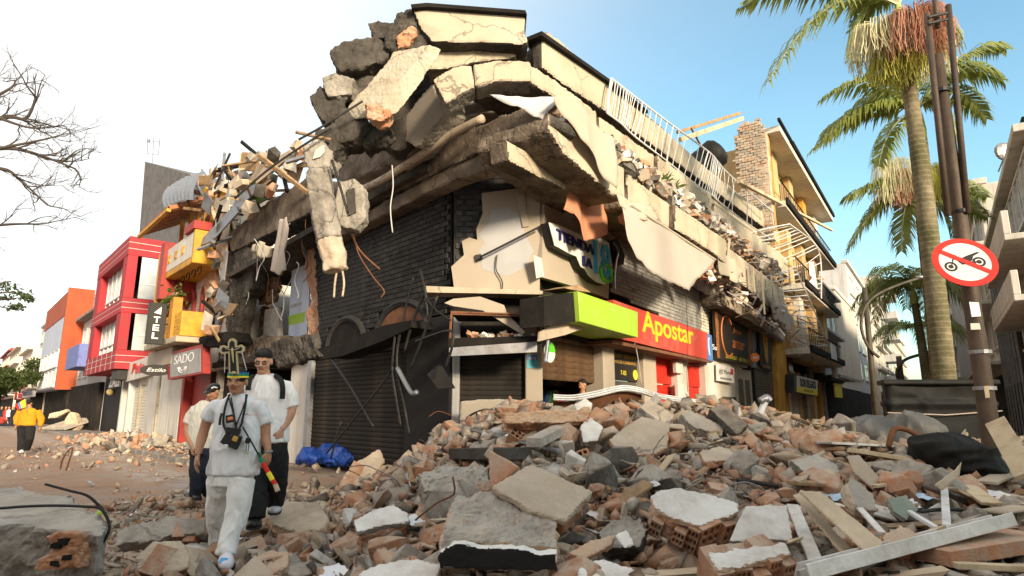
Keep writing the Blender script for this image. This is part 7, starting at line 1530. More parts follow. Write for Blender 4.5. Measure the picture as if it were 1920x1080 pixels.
LIMB = [([(-330, 460), (-150, 280), (0, 222), (48, 222), (68, 182)], .07), ([(-330, 460), (-120, 300), (0, 278), (65, 288), (140, 316)], .07), ([(-330, 460), (-100, 330), (0, 316), (40, 340), (88, 384)], .05), ([(-330, 460), (-140, 440), (0, 422), (70, 420)], .05), ([(-150, 280), (-40, 200), (20, 165), (28, 150)], .045), ([(0, 222), (60, 240), (120, 235)], .03), ([(0, 278), (80, 262), (125, 250)], .03)]
for px, r in LIMB:
    pts = curve_pts([atY(u, v, 11+rb.uniform(-.3, .3)) for u, v in px], 5); b = MB(); b.tube(pts, [r*(1-.75*i/(len(pts)-1)) for i in range(len(pts))], 6)
    for i in range(len(pts)//3, len(pts)):
        if rb.random() < .75: twig(b, pts[i], ((pts[i]-pts[i-1]).normalized()+V((rb.gauss(0, .35), rb.gauss(0, .4), rb.gauss(.1, .5)))).normalized(), rb.uniform(.35, .75), r*.28, 2)
    b.build('limb', 'bark', bt, fixn=False)
def leafcloud(parent, els, n, s, m_, seed=0, name='crown'):
    rg = np.random.default_rng(seed); b = MB()
    for c, r in els:
        for i in range(n):
            q = rg.normal(size=3); q /= np.linalg.norm(q); k = rg.random()**.35; p = V(c)+V((q[0]*r[0]*k, q[1]*r[1]*k, q[2]*r[2]*k)); d = V(rg.normal(size=3)).normalized(); e = d.orthogonal().normalized(); L = s*rg.uniform(.7, 1.3)
            b.add([p, p+d*L*.5+e*L*.25, p+d*L, p+d*L*.5-e*L*.25], [(0, 1, 2, 3)])
    return b.build(name, m_, parent, fixn=False)
lt = thing('leafy_tree', 'tree with a thin leafy branch at the middle left edge', 'tree', (atY(-260, 768, 15).x, 15, 0)); t_ = atY(-260, 768, 15)
MB().tube(curve_pts([V((t_.x, 15, 0)), V((t_.x, 15, 2.5)), atY(-120, 575, 15), atY(30, 560, 15)], 6), [.2-.18*i/18 for i in range(19)], 8).build('trunk', 'bark', lt, smooth=True)
for k, px in enumerate(([(-40, 566), (0, 575), (35, 582)], [(-40, 562), (10, 548), (50, 556)], [(-40, 556), (0, 532), (20, 528)])): MB().tube(curve_pts([atY(u, v, 15) for u, v in px], 4), .02, 4).build('limb', 'bark', lt)
leafcloud(lt, [(atY(u, v, 15), r) for u, v, r in ((10, 538, (.35, .3, .12)), (38, 552, (.3, .3, .08)), (-20, 535, (.4, .4, .2)), (30, 575, (.2, .2, .05)), (52, 560, (.12, .2, .05)), (0, 560, (.3, .3, .06)), (-60, 550, (.5, .5, .3)))], 60, .10, 'leaf_dark', 3)
ft = thing('street_tree', 'round leafy tree far down the left street', 'tree', (atY(-5, 768, 62).x, 62, 0)); c = atY(2, 712, 62); MB().tube([V((c.x, 62, 0)), V((c.x, 62, 3.2)), c], [.3, .24, .1], 8).build('trunk', 'bark', ft)
rg_ = random.Random(9); leafcloud(ft, [(c+V((rg_.gauss(0, 1.3), rg_.gauss(0, 1.3), rg_.gauss(0, .8))), (.9, .9, .6)) for i in range(16)], 260, .33, 'leaf_dark', 4)
ft2 = thing('street_tree', 'dark tree hanging over the far left street edge', 'tree', (atY(-75, 768, 55).x, 55, 0)); c = atY(-40, 705, 55); MB().tube([V((c.x, 55, 0)), V((c.x, 55, 3)), c], [.3, .24, .1], 8).build('trunk', 'bark', ft2)
leafcloud(ft2, [(c+V((rg_.gauss(0, 1.3), rg_.gauss(0, 1.3), rg_.gauss(0, .8))), (.9, .9, .6)) for i in range(14)], 240, .33, 'leaf_dark', 6)
# ================================================================== people
mat('skin_tan', (.41, .205, .115), (.36, .175, .095), rough=.5, bump=.08, bscale=60, scale=8, spec=.4); mat('skin_light', (.48, .27, .18), (.43, .23, .15), rough=.5, bump=.05, bscale=60, scale=8, spec=.4)
mat('shirt_white', (.74, .74, .75), (.68, .68, .69), rough=.9, bump=.7, bscale=5, scale=5); mat('trouser_white', (.80, .79, .77), (.74, .73, .70), (.55, .51, .46), .2, 4, 3, .9, .7, 5)
mat('shirt_cream', (.60, .58, .52), (.54, .52, .46), rough=.9, bump=.7, bscale=5); mat('trouser_black', (.016, .016, .017), (.010, .010, .011), rough=.9, bump=.25, bscale=10); mat('trouser_navy', (.018, .024, .04), (.012, .016, .028), rough=.9, bump=.2, bscale=10)
mat('sweater', (.62, .27, .015), (.54, .22, .012), rough=.95, bump=.25, bscale=12); mat('hair', (.014, .012, .011), (.008, .007, .006), rough=.6, bump=.5, bscale=60)
mat('leather', (.016, .015, .014), (.01, .01, .01), rough=.4, bump=.1); mat('shoe_white', (.66, .64, .68), (.58, .56, .60), rough=.6, bump=.05); mat('rubber', (.03, .03, .03), rough=.8, bump=.1)
mat('eye_white', (.6, .57, .53), rough=.3, bump=0); mat('lip', (.26, .09, .06), rough=.5, bump=0); mat('cross_cream', (.42, .36, .21), (.34, .28, .16), rough=.5, bump=0); mat('band_green', (.02, .24, .12), rough=.7, bump=0); mat('band_blue', (.02, .14, .36), rough=.7, bump=0)
for k_ in ('shirt_white', 'trouser_white', 'shirt_cream', 'trouser_black', 'trouser_navy', 'sweater'):      # long soft folds instead of grain
    nt_ = MM[k_].node_tree; bn = next(n for n in nt_.nodes if n.type == 'BUMP'); nn_ = bn.inputs['Height'].links[0].from_node; nn_.inputs['Detail'].default_value = 1.2; nn_.inputs['Roughness'].default_value = .35; nn_.inputs['Scale'].default_value = 9; nn_.inputs['Distortion'].default_value = 1.4; bn.inputs['Strength'].default_value = .75; bn.inputs['Distance'].default_value = .05
    mp_ = _n(nt_, 'ShaderNodeMapping'); mp_.inputs['Scale'].default_value = (1, 1, .45); mp_.inputs['Rotation'].default_value = (.3, .5, 0); src_ = nn_.inputs['Vector'].links[0].from_socket; nt_.links.new(src_, mp_.inputs[0]); nt_.links.new(mp_.outputs[0], nn_.inputs['Vector'])
def collar(parent, c, a, b, m_, r=.009): MB().tube([c+V((a*math.cos(w), b*math.sin(w), .012*math.sin(w))) for w in [k*6.2832/24 for k in range(25)]], r, 6).build('collar', m_, parent, smooth=True)
def loft(mb, rings, n=20):
    """rings = (centre, half width, half depth); closed skin"""
    base = len(mb.v)
    for c, a, b in rings:
        for j in range(n): w = 2*math.pi*j/n; mb.v.append((c.x+a*math.cos(w), c.y+b*math.sin(w), c.z))
    k = len(rings)
    for i in range(k-1):
        for j in range(n): mb.f.append((base+i*n+j, base+i*n+(j+1) % n, base+(i+1)*n+(j+1) % n, base+(i+1)*n+j)); mb.m.append(0)
    mb.f.append(tuple(base+j for j in range(n-1, -1, -1))); mb.f.append(tuple(base+(k-1)*n+j for j in range(n))); mb.m += [0, 0]; return mb
def fused(mb, vox, name, m_, parent, sm=2, wr=None):
    me = mb.mesh(); bm = bmesh.new(); bm.from_mesh(me); bmesh.ops.recalc_face_normals(bm, faces=bm.faces); bm.to_mesh(me); bm.free(); me = voxel(me, vox, sm)
    if wr:
        amp, fx, fz, sd = wr
        def fn(c):
            p = V((c.x*fx+sd, c.y*fx+sd, c.z*fz)); return amp*(.9*ridge(p)+.5*mnoise.noise(p*2.1))
        push(me, fn)
    me.polygons.foreach_set('use_smooth', [True]*len(me.polygons)); return link(name, me, m_, parent)
def head(mb, c, s=1.0, yaw=0.0, pitch=0.0):
    """face looks along -Y before turning; c = centre of the skull"""
    R = M4.Rotation(yaw, 3, 'Z') @ M4.Rotation(pitch, 3, 'X'); L = lambda x, y, z: c+R @ (V((x, y, z))*s)
    E = lambda x, y, z, a, b, d: mb.ell(L(x, y, z), a*s, b*s, d*s, R, 16, 12)
    E(0, .015, .03, .074, .092, .088); E(0, -.012, -.04, .062, .075, .078); E(0, -.045, -.085, .038, .036, .03); E(0, -.072, .026, .05, .022, .014); E(0, -.062, -.03, .052, .03, .03)
    mb.tube([L(0, -.082, .018), L(0, -.100, -.018), L(0, -.106, -.028)], [.009*s, .013*s, .016*s], 8); E(.014, -.094, -.03, .009, .010, .008); E(-.014, -.094, -.03, .009, .010, .008)
    for x in (-.078, .078): E(x, .012, -.005, .011, .022, .033)
    for x in (-.045, .045): E(x, -.062, -.025, .022, .02, .018)
    return R, L
def face_bits(parent, R, L, s=1.0, brow='hair', open_eye=True):
    for x in (-.031, .031):
        MB().ell(L(x, -.0745, .006), .0105*s, .008*s, .0042*s, R, 10, 8).build('eye', 'eye_white', parent, smooth=True); MB().ell(L(x, -.081, .0055), .0048*s, .004*s, .0045*s, R, 8, 6).build('pupil', 'hair', parent, smooth=True)
        MB().tube([L(x-.018, -.083, .022), L(x, -.088, .026), L(x+.018, -.083, .022)], .0042*s, 5).build('eyebrow', brow, parent)
    MB().tube([L(-.024, -.078, -.058), L(-.01, -.0875, -.056), L(.01, -.0875, -.056), L(.024, -.078, -.058)], .0055*s, 6).build('mouth', 'lip', parent)
def hand(mb, wrist, d, side, s=1.0, curl=.5, out=None):
    """palm + five fingers hanging along d; side = thumb direction, out = back of the hand"""
    d = d.normalized(); side = (side-d*side.dot(d)).normalized(); nn = d.cross(side)
    if out is not None and nn.dot(out) < 0: nn = -nn
    for k in range(4):
        a = (k-1.5); mb.tube([wrist+side*(a*-.006*s), wrist+d*.045*s+side*(a*-.017*s), wrist+d*.088*s+side*(a*-.0195*s)], [.018*s, .0165*s, .0125*s], 8)
        L = [.070, .078, .072, .056][k]*s; b0 = wrist+d*.085*s+side*(a*-.0195*s); x = d; p = [b0]
        for j, f in enumerate((.42, .33, .25)):
            x = (x-nn*curl*(.55+.2*j)).normalized(); p.append(p[-1]+x*L*f)
        mb.tube(p, [.0105*s, .010*s, .009*s, .0075*s], 7)
    t0 = wrist+d*.028*s+side*.026*s; mb.tube([t0, t0+(d*.55+side*.75).normalized()*.034*s, t0+(d*.55+side*.75).normalized()*.034*s+(d*.9+side*.2-nn*.3).normalized()*.03*s, t0+(d*.55+side*.75).normalized()*.034*s+(d*.9+side*.1-nn*.4).normalized()*.052*s], [.015*s, .0125*s, .0115*s, .009*s], 7)
def shoe(parent, toe, heel, m_, sole='rubber', h=.10, w=.048):
    b = MB(); d = (toe-heel); n = 7; base = []
    for i in range(n):
        t = i/(n-1); p = heel.lerp(toe, t); ww = w*(.72+.55*math.sin(math.pi*min(1, t*.75+.15)))*(1 if t < .95 else .7); hh = h*(1-.52*t); base.append((p, ww, hh))
    up_ = V((0, 0, 1)); side = d.cross(up_).normalized(); vs = []
    for p, ww, hh in base:
        for a in range(10): th = math.pi*a/9; vs.append(p+side*ww*math.cos(th)+up_*(hh*math.sin(th)**.7+.0))
    fs = [(i*10+a, i*10+a+1, (i+1)*10+a+1, (i+1)*10+a) for i in range(n-1) for a in range(9)]+[tuple(range(10)), tuple((n-1)*10+a for a in range(9, -1, -1))]+[(i*10, (i+1)*10, (i+1)*10+9, i*10+9) for i in range(n-1)]
    b.add(vs, fs); o = b.build('shoe', m_, parent, smooth=True)
    sb = MB(); outl = [p+side*ww*1.06 for p, ww, hh in base]+[p-side*ww*1.06 for p, ww, hh in reversed(base)]; sb.prism(outl, V((0, 0, -.022))); sb.build('sole', sole, o); return o
# ------------------------------------------------------------------ the elder in white with a crucifix headband
Y0 = 5.45; A = lambda u, v, dy=0.0: atY(u, v, Y0+dy); ppm = Y0/F
el = thing('person', 'elder person in white T-shirt and trousers wearing a crucifix on a striped headband', 'person', A(430, 1066)); b = MB()
R, L = head(b, A(445, 716, -.02), .98, .06, .05); bodyp = [A(445, 728, .02), A(445, 745, .03), A(445, 765, .03)]
b.tube(bodyp, [.055, .056, .075], 12); loft(b, [(A(444, 750, .03), .11, .07), (A(444, 770, .03), .155, .09), (A(444, 830, .03), .15, .095), (A(438, 890, .03), .15, .10)], 16)
hL, hR = A(371, 852, -.10), A(503, 846, -.02)
b.tube(curve_pts([A(404, 764, .03), A(389, 788, .03), A(380, 816, .01), A(374, 838, -.06), hL], 4), [.040, .042, .046, .049, .049, .046, .043, .043, .044, .043, .041, .038, .035, .032, .030, .028, .027], 10)
b.tube(curve_pts([A(486, 766, .03), A(497, 792, .04), A(498, 818, .03), A(501, 834, .0), hR], 4), [.038, .040, .045, .048, .047, .045, .043, .043, .043, .042, .04, .038, .035, .032, .03, .028, .027], 10)
hand(b, hL, V((-.02, -.15, -1)), V((.55, -.8, 0)), 1.0, .45, V((-1, 0, 0))); hand(b, hR, V((-.02, -.12, -1)), V((-.4, -.9, 0)), 1.0, .9, V((1, 0, .1)))
fused(b, .0065, 'body', 'skin_tan', el, 2); face_bits(el, R, L)
b = MB(); loft(b, [(A(446, 738.5, .03), .074, .062), (A(446, 745, .03), .10, .075), (A(445, 753, .03), .168, .085), (A(445, 764, .03), .195, .10), (A(446, 790, .02), .20, .12), (A(444, 825, .01), .205, .125), (A(441, 860, .01), .215, .13), (A(437, 886, .01), .222, .135), (A(436, 890, .01), .215, .13)], 28)
b.tube([A(424, 759, .03), A(405, 764, .03), A(396, 774, .03), A(388, 787, .03)], [.055, .074, .074, .07], 14); b.tube([A(468, 759, .03), A(485, 764, .03), A(493, 778, .035), A(498, 796, .04)], [.055, .072, .068, .06], 14)
fused(b, .009, 'shirt', 'shirt_white', el, 5, (.010, 8, 4.5, 2.0))
b = MB(); loft(b, [(A(434, 880, .02), .185, .12), (A(433, 895, .02), .185, .125), (A(432, 910, .02), .18, .12)], 20)
b.tube(curve_pts([A(414, 900, .03), A(410, 930, .10), A(407, 960, .17), A(409, 990, .26), A(411, 1018, .33)], 3), [.108, .104, .10, .095, .092, .09, .088, .086, .084, .082, .08, .08, .08], 14)
b.tube(curve_pts([A(453, 900, .0), A(449, 935, -.04), A(443, 968, -.06), A(432, 1000, -.10), A(423, 1040, -.16)], 3), [.11, .107, .104, .10, .096, .092, .088, .085, .083, .08, .078, .077, .076], 14)
fused(b, .009, 'trousers', 'trouser_white', el, 4, (.010, 7, 4.2, 7.0))
collar(el, A(446, 738.5, .03), .078, .066, 'shirt_white'); s1_ = shoe(el, A(424, 1068, -.42), A(423, 1052, -.13), 'shoe_white', h=.10); shoe(el, A(404, 1036, .10), A(414, 1024, .36), 'shoe_white', h=.09)
Qs = A(422, 1056, -.335); MB().box(Qs+V((0, -.035, .028)), .055, .006, .045, M4.Rotation(-.9, 3, 'X')).build('printed_patch', 'cyan', s1_)
# cap, headband, crucifix
b = MB(); hc = A(445, 712, -.02); b.ell(L(0, .015, .045), .080, .098, .085, R, 18, 12); 
cp = fused(b, .009, 'hair', 'hair', el, 1)
for m_, z0, z1 in (('band_green', .052, .072), ('sign_lemon', .036, .052), ('band_blue', .072, .086)):
    bb = MB(); n = 28; vs = []
    for j in range(n):
        a = 2*math.pi*j/n; x, y = .0865*math.cos(a), .012+.105*math.sin(a); vs += [L(x, y, z0), L(x*.995, y*.995, z1)]
    bb.add(vs, [(2*j, 2*((j+1) % n), 2*((j+1) % n)+1, 2*j+1) for j in range(n)]); bb.build('headband', m_, el, fixn=False)
cx = lambda u, v, dy=-.13: A(u, v, dy); fk = Face((0, Y0-.13), (1, 0), (0, -1))
CR = [(429, 700), (428, 662), (416, 664), (411, 659), (412, 649), (419, 647), (427, 650), (427, 643), (430, 636), (437, 634), (443, 638), (443, 649), (452, 646), (458, 650), (458, 658), (452, 662), (444, 661), (447, 702)]
cr_ = px_prism(fk, CR, 0, .018, 'crucifix', 'cross_cream', el); gx, gy = 435.5, 662
px_prism(fk, [(432, 698), (431, 658), (417, 660), (415, 655), (418, 651), (430, 653), (430, 643), (434, 638), (439, 641), (440, 652), (451, 650), (454, 653), (452, 658), (441, 658), (443.5, 699)], .004, .004, 'black_inlay', 'black_flat', cr_)
fb = MB(); fb.tube([fk.pt(435.5, 652, .016), fk.pt(435.7, 658, .018), fk.pt(436.5, 668, .018), fk.pt(437.5, 680, .014)], [.007, .010, .008, .004], 6); fb.tube([fk.pt(422, 652.5, .012), fk.pt(429, 655.5, .016), fk.pt(436, 656.5, .018), fk.pt(443, 655, .016), fk.pt(450, 651.5, .012)], .0035, 5); fb.build('crucifix_figure', 'cross_cream', cr_)
for u0, v0, u1, v1 in ((422, 664, 421, 698), (454, 662, 462, 694)): MB().tube([fk.pt(u0, v0, .0), fk.pt(u1, v1, -.1)], .004, 4).build('ribbon', 'white_flat', cr_)
MB().ell(fk.pt(438, 699, .01), .022, .012, .014, None, 8, 6).build('rosette', 'cross_cream', cr_)
# beads, lanyards and pouches on the chest
ch_ = lambda u, v, dy=-.135: A(u, v, dy)
nk = thing('prayer_beads', 'black prayer beads with pouches and cameras hung round the elder\'s neck', 'necklace', ch_(440, 830))
for px in ([(430, 741, ), (424, 757), (420, 775), (419, 795), (426, 812)], [(462, 741), (460, 760), (456, 780), (452, 797), (440, 815)]):
    pts = curve_pts([A(p[0], p[1], -.07-.0009*(p[1]-741)) for p in px], 7)
    for p in pts: MB().ell(p, .011, .011, .011, None, 8, 6).build('bead', 'leather', nk, smooth=True)
for px in ([(428, 741), (436, 770), (442, 795), (446, 812)], [(464, 741), (452, 775), (442, 800), (437, 818)], [(433, 745), (441, 790), (440, 820)]): MB().tube(curve_pts([A(p[0], p[1], -.075-.0009*(p[1]-741)) for p in px], 5), .006, 5).build('lanyard', 'leather', nk)
MB().tube(curve_pts([ch_(416, 775, -.13), ch_(413, 785, -.14), ch_(412, 797, -.14)], 4), .011, 6).build('tassel', 'leather', nk)
def pouch(u, v, w, h, rot, m_, nm='pouch', dy=-.16): return MB().box(A(u, v, dy), w*ppm, .028, h*ppm, M4.Rotation(rot, 3, 'Y')).build(nm, m_, nk, bevel=.006)
pouch(432, 785, 15, 14, -.2, 'leather'); pouch(432, 785, 9, 6, -.2, 'copper', 'pouch_patch', -.177); pouch(437, 808, 26, 11, .1, 'leather'); pouch(426, 824, 16, 20, .5, 'leather'); pouch(441, 828, 18, 24, .35, 'leather', dy=-.165); pouch(441, 823, 9, 9, .35, 'gold', 'pouch_patch', -.182); pouch(424, 838, 8, 9, .2, 'metal_white', 'key_ring', -.17); pouch(465, 826, 8, 10, .3, 'leather'); 
for u in (462, 466): MB().tube([A(u+1, 830, -.15), A(u-1, 848, -.15)], .003, 4).build('tassel', 'leather', nk); MB().ell(A(u-1, 849, -.15), .006, .006, .012, None, 6, 5).build('tassel_tip', 'lime', nk)
text('chest_print', 'VPS', M4.Translation(A(458, 779, -.128)) @ M4.Rotation(math.pi/2, 4, 'X'), .035, .016, 'navy', el, .001); text('chest_print', 'colombia', M4.Translation(A(466, 779, -.124)) @ M4.Rotation(math.pi/2, 4, 'X'), .07, .012, 'copper', el, .001)
MB().tube([hR+V((-.03, -.0, -.0)), hR+V((.0, -.03, -.004)), hR+V((.03, 0, 0)), hR+V((0, .03, .004)), hR+V((-.03, 0, 0))], .011, 6).build('wristwatch', 'metal_grey', el); MB().tube([hL+V((-.028, 0, 0)), hL+V((0, -.028, -.0)), hL+V((.028, 0, 0)), hL+V((0, .028, 0)), hL+V((-.028, 0, 0))], .006, 5).build('bracelet', 'leather', el)
st = thing('ribboned_staff', 'short black staff with red, yellow and green ribbon bands held by the elder', 'staff', A(515, 900, -.12))
for (a, c_, m_, r) in (((455, 800), (490, 862), 'leather', .007), ((488, 858), (493, 868), 'band_green', .018), ((493, 868), (503, 886), 'sign_rim', .020), ((503, 886), (511, 900), 'sign_lemon', .021), ((511, 900), (516, 908), 'sign_rim', .020), ((516, 908), (521, 921), 'wood_pale', .021)): MB().tube([A(*a, -.12), A(*c_, -.12)], r, 8).build('band' if r > .01 else 'rod', m_, st)
MB().prism([A(484, 848, -.05), A(491, 850, -.05), A(490, 868, -.05), A(485, 862, -.05)], V((0, .01, 0))).build('green_ribbon', 'band_green', st)
# ------------------------------------------------------------------ young person with backpack
Y0 = 6.35; A = lambda u, v, dy=0.0: atY(u, v, Y0+dy)
yo = thing('person', 'young person in white T-shirt and black trousers with glasses and backpack straps', 'person', A(495, 985)); b = MB()
R, L = head(b, A(494, 678, 0), 1.02, .12, .28); b.tube([A(494, 694, .03), A(496, 712, .05), A(498, 730, .05)], [.062, .064, .08], 12); loft(b, [(A(497, 722, .05), .14, .08), (A(498, 760, .05), .18, .1), (A(498, 830, .05), .17, .11)], 16)
hw = A(527, 806, -.05); b.tube(curve_pts([A(534, 732, .05), A(546, 755, .05), A(545, 774, .04), A(534, 796, .0), hw], 4), [.045, .05, .055, .058, .058, .055, .053, .052, .052, .05, .048, .045, .042, .039, .036, .034, .032], 10); hand(b, hw, V((-.15, -.1, -1)), V((-.7, -.6, 0)), 1.05, .35, V((.9, -.2, 0)))
b.tube(curve_pts([A(458, 726, .05), A(452, 770, .06), A(458, 810, .0)], 4), .055, 8); fused(b, .0075, 'body', 'skin_light', yo, 2); face_bits(yo, R, L, 1.02)
for x in (-.032, .032): MB().tube([L(x+.026*math.cos(a), -.094+.004, .004+.015*math.sin(a)) for a in [k*6.2832/14 for k in range(15)]], .0028, 4).build('spectacles', 'metal_black', yo); MB().ell(L(x, -.090, .004), .022, .002, .013, R, 10, 6).build('lens', mat('lens_tint', (.24, .14, .11), rough=.15, bump=0, spec=.6), yo)
b = MB(); b.ell(L(0, .022, .058), .082, .095, .078, R, 16, 12); b.ell(L(0, -.035, .085), .074, .05, .036, R, 14, 10); fused(b, .009, 'hair', 'hair', yo, 1, (.008, 22, 22, 1))
b = MB(); loft(b, [(A(497, 703, .05), .080, .066), (A(498, 712, .05), .135, .085), (A(500, 722, .05), .22, .10), (A(501, 745, .04), .245, .125), (A(500, 790, .03), .225, .14), (A(500, 824, .03), .225, .145), (A(500, 829, .03), .22, .14)], 28)
b.tube([A(518, 722, .05), A(534, 728, .05), A(543, 744, .05), A(546, 764, .05)], [.07, .09, .084, .074], 14); b.tube([A(480, 722, .05), A(463, 728, .05), A(456, 745, .05), A(454, 764, .05)], [.07, .088, .082, .074], 14); fused(b, .010, 'shirt', 'shirt_white', yo, 5, (.009, 7, 4, 5.0))
b = MB(); loft(b, [(A(500, 815, .03), .2, .13), (A(500, 845, .03), .205, .135), (A(499, 862, .03), .2, .13)], 20)
b.tube(curve_pts([A(483, 850, .03), A(480, 890, .0), A(479, 930, -.04), A(478, 972, -.08)], 4), [.125, .122, .118, .114, .11, .108, .106, .104, .102, .1, .098, .096, .094], 14); b.tube(curve_pts([A(516, 850, .03), A(520, 885, .06), A(519, 915, .14), A(515, 945, .24)], 4), [.12, .118, .114, .11, .106, .103, .1, .097, .094, .091, .089, .087, .086], 14); fused(b, .011, 'trousers', 'trouser_black', yo, 4, (.010, 6, 9, 3.0))
collar(yo, A(497, 703, .05), .084, .070, 'shirt_white'); shoe(yo, A(472, 990, -.24), A(480, 980, .04), 'leather', h=.11, w=.052); shoe(yo, A(514, 962, .10), A(516, 950, .34), 'shoe_white', h=.10, w=.05)
bp = thing('backpack', 'dark backpack on the young person\'s back with wide shoulder straps', 'backpack', A(500, 790, .2))
for px in ([(517, 705, .03), (526, 712, -.05), (530, 728, -.10), (529, 748, -.11)], [(474, 706, .03), (468, 712, -.04), (465, 730, -.09)]): MB().tube(curve_pts([A(*p) for p in px], 5), .026, 6).build('strap', 'trouser_black', bp)
MB().box(A(500, 765, .28), .34, .18, .46).build('bag', 'trouser_navy', bp, bevel=.05)
# ------------------------------------------------------------------ person in a cap behind the elder
Y0 = 9.25; A = lambda u, v, dy=0.0: atY(u, v, Y0+dy)
tp_ = thing('person', 'person in pale polo shirt, navy trousers and black cap walking behind the elder', 'person', A(370, 935)); b = MB()
R, L = head(b, A(400, 735, -.1), 1.0, -.5, .35); b.tube([A(397, 745, -.03), A(391, 756, .0), A(386, 765, .02)], [.058, .06, .075], 10); loft(b, [(A(384, 760, .02), .13, .09), (A(379, 790, .04), .17, .11), (A(376, 836, .05), .16, .11)], 16)
hw = A(360, 836, -.1); b.tube(curve_pts([A(363, 768, .03), A(355, 788, .03), A(351, 806, .01), A(354, 822, -.05), hw], 3), [.06, .058, .056, .053, .05, .048, .046, .044, .042, .039, .036, .033, .031], 10); hand(b, hw, V((.2, -.2, -1)), V((.6, -.7, 0)), 1.0, .5, V((-1, 0, 0)))
fused(b, .010, 'body', 'skin_tan', tp_, 2)
b = MB(); b.ell(L(0, .012, .05), .086, .105, .075, R, 16, 10); b.ell(L(0, -.10, .03), .07, .06, .014, R, 12, 6); cpx = fused(b, .009, 'cap', 'leather', tp_, 1)
MB().tube([L(.06, -.06, .075), L(.075, -.03, .085), L(.083, .0, .07), L(.08, .02, .055)], .008, 5).build('cap_emblem', 'white_flat', cpx)
b = MB(); loft(b, [(A(390, 752, .0), .085, .075), (A(386, 760, .01), .16, .10), (A(381, 772, .02), .2, .13), (A(379, 805, .04), .19, .14), (A(376, 836, .05), .185, .14), (A(376, 841, .05), .18, .135)], 22); b.tube([A(369, 766, .03), A(360, 780, .03), A(354, 794, .03)], [.09, .084, .074], 10); fused(b, .012, 'shirt', 'shirt_cream', tp_, 2, (.014, 4, 3, 8.0))
b = MB(); loft(b, [(A(377, 830, .05), .17, .13), (A(377, 852, .05), .172, .13)], 16); b.tube(curve_pts([A(372, 848, .05), A(369, 880, .05), A(368, 905, .1), A(366, 928, .15)], 3), [.11, .105, .1, .098, .094, .09, .087, .085, .083, .08], 12); b.tube(curve_pts([A(388, 848, .05), A(392, 880, .1), A(392, 905, .2), A(392, 925, .3)], 3), .088, 12); fused(b, .013, 'trousers', 'trouser_navy', tp_, 2, (.012, 4, 5, 9.0))
shoe(tp_, A(372, 936, -.05), A(366, 932, .2), 'leather', h=.09); shoe(tp_, A(394, 930, .2), A(392, 926, .42), 'leather', h=.09)
# ------------------------------------------------------------------ person in a yellow sweater walking away
Y0 = 20.3; A = lambda u, v, dy=0.0: atY(u, v, Y0+dy)
ys = thing('person', 'person in mustard sweater and black trousers walking away up the left street', 'person', A(46, 848)); b = MB()
R, L = head(b, A(55, 756), 1.0, math.pi, 0); b.tube([A(55, 760, 0), A(55, 766, 0)], [.06, .075], 10); loft(b, [(A(55, 768, 0), .14, .09), (A(50, 795, 0), .2, .12)], 14)
for w, sd in ((A(31, 797, -.02), 1), (A(76, 800, -.02), -1)): hand(b, w, V((0, 0, -1)), V((0, 1, 0)), 1.1, .4)
fused(b, .012, 'body', 'skin_tan', ys, 1); b = MB(); b.ell(L(0, .02, .04), .084, .1, .088, R, 14, 10); b.build('hair', 'hair', ys, smooth=True)
b = MB(); loft(b, [(A(55, 764.5, 0), .09, .08), (A(55, 767, 0), .2, .11), (A(55, 772, 0), .27, .14), (A(52, 784, 0), .27, .16), (A(49, 796, 0), .28, .17), (A(49, 798, 0), .26, .16)], 22)
b.tube([A(39, 771), A(32, 783), A(29, 796)], [.11, .095, .06], 10); b.tube([A(71, 771), A(77, 786), A(76, 799)], [.11, .095, .06], 10); fused(b, .02, 'sweater', 'sweater', ys, 2, (.016, 4, 3, 1.0))
b = MB(); loft(b, [(A(49, 795, 0), .25, .16), (A(49, 802, 0), .25, .16)], 16); b.tube([A(42, 801), A(41, 822, .05), A(39, 845, .05)], [.15, .12, .10], 12); b.tube([A(57, 801), A(56, 822, -.05), A(51, 841, .15)], [.15, .12, .10], 12); fused(b, .02, 'trousers', 'trouser_black', ys, 2)
shoe(ys, A(38, 848, .22), A(40, 849, -.06), 'shoe_white', h=.1, w=.055); shoe(ys, A(50, 843, .35), A(51, 844, .1), 'leather', h=.1, w=.055)
fg = thing('small_flag', 'small yellow, blue and red flag over the mustard sweater shoulder', 'flag', A(45, 770, -.2))
for m_, p in (('sign_lemon', [(47, 748), (48, 763), (41, 766), (37, 754)]), ('sign_blue', [(37, 754), (41, 766), (37, 767.5), (33, 756)]), ('sign_rim', [(33, 756), (37, 767.5), (33, 768.5), (27, 759)])): MB().prism([A(u, v, -.2) for u, v in p], V((0, .012, 0))).build('stripe', m_, fg)
MB().tube([A(48, 747, -.2), A(50, 772, -.2)], .012, 5).build('stick', 'wood', fg)
# ------------------------------------------------------------------ person inside the shop
pS = FR.pt(1092, 722, -.12); sp_ = thing('person', 'person seen to the shoulders inside the open shop', 'person', V((pS.x, pS.y, 0))); b = MB()
R, L = head(b, pS, 1.05, -.9, .3); b.tube([pS+V((0, .02, -.1)), pS+V((0, .05, -.2))], [.06, .08], 10); loft(b, [(pS+V((0, .05, -.24)), .2, .1), (pS+V((0, .05, -.5)), .2, .13), (pS+V((0, .05, -1.2)), .18, .13)], 14); fused(b, .014, 'body', 'skin_tan', sp_, 1); face_bits(sp_, R, L)
b = MB(); b.ell(L(0, .025, .05), .084, .095, .08, R, 14, 10); b.build('hair', 'hair', sp_, smooth=True); b = MB(); loft(b, [(pS+V((0, .05, -.18)), .1, .08), (pS+V((0, .05, -.26)), .23, .12), (pS+V((0, .05, -1.25)), .22, .16)], 16); b.build('shirt', 'trouser_navy', sp_, smooth=True)
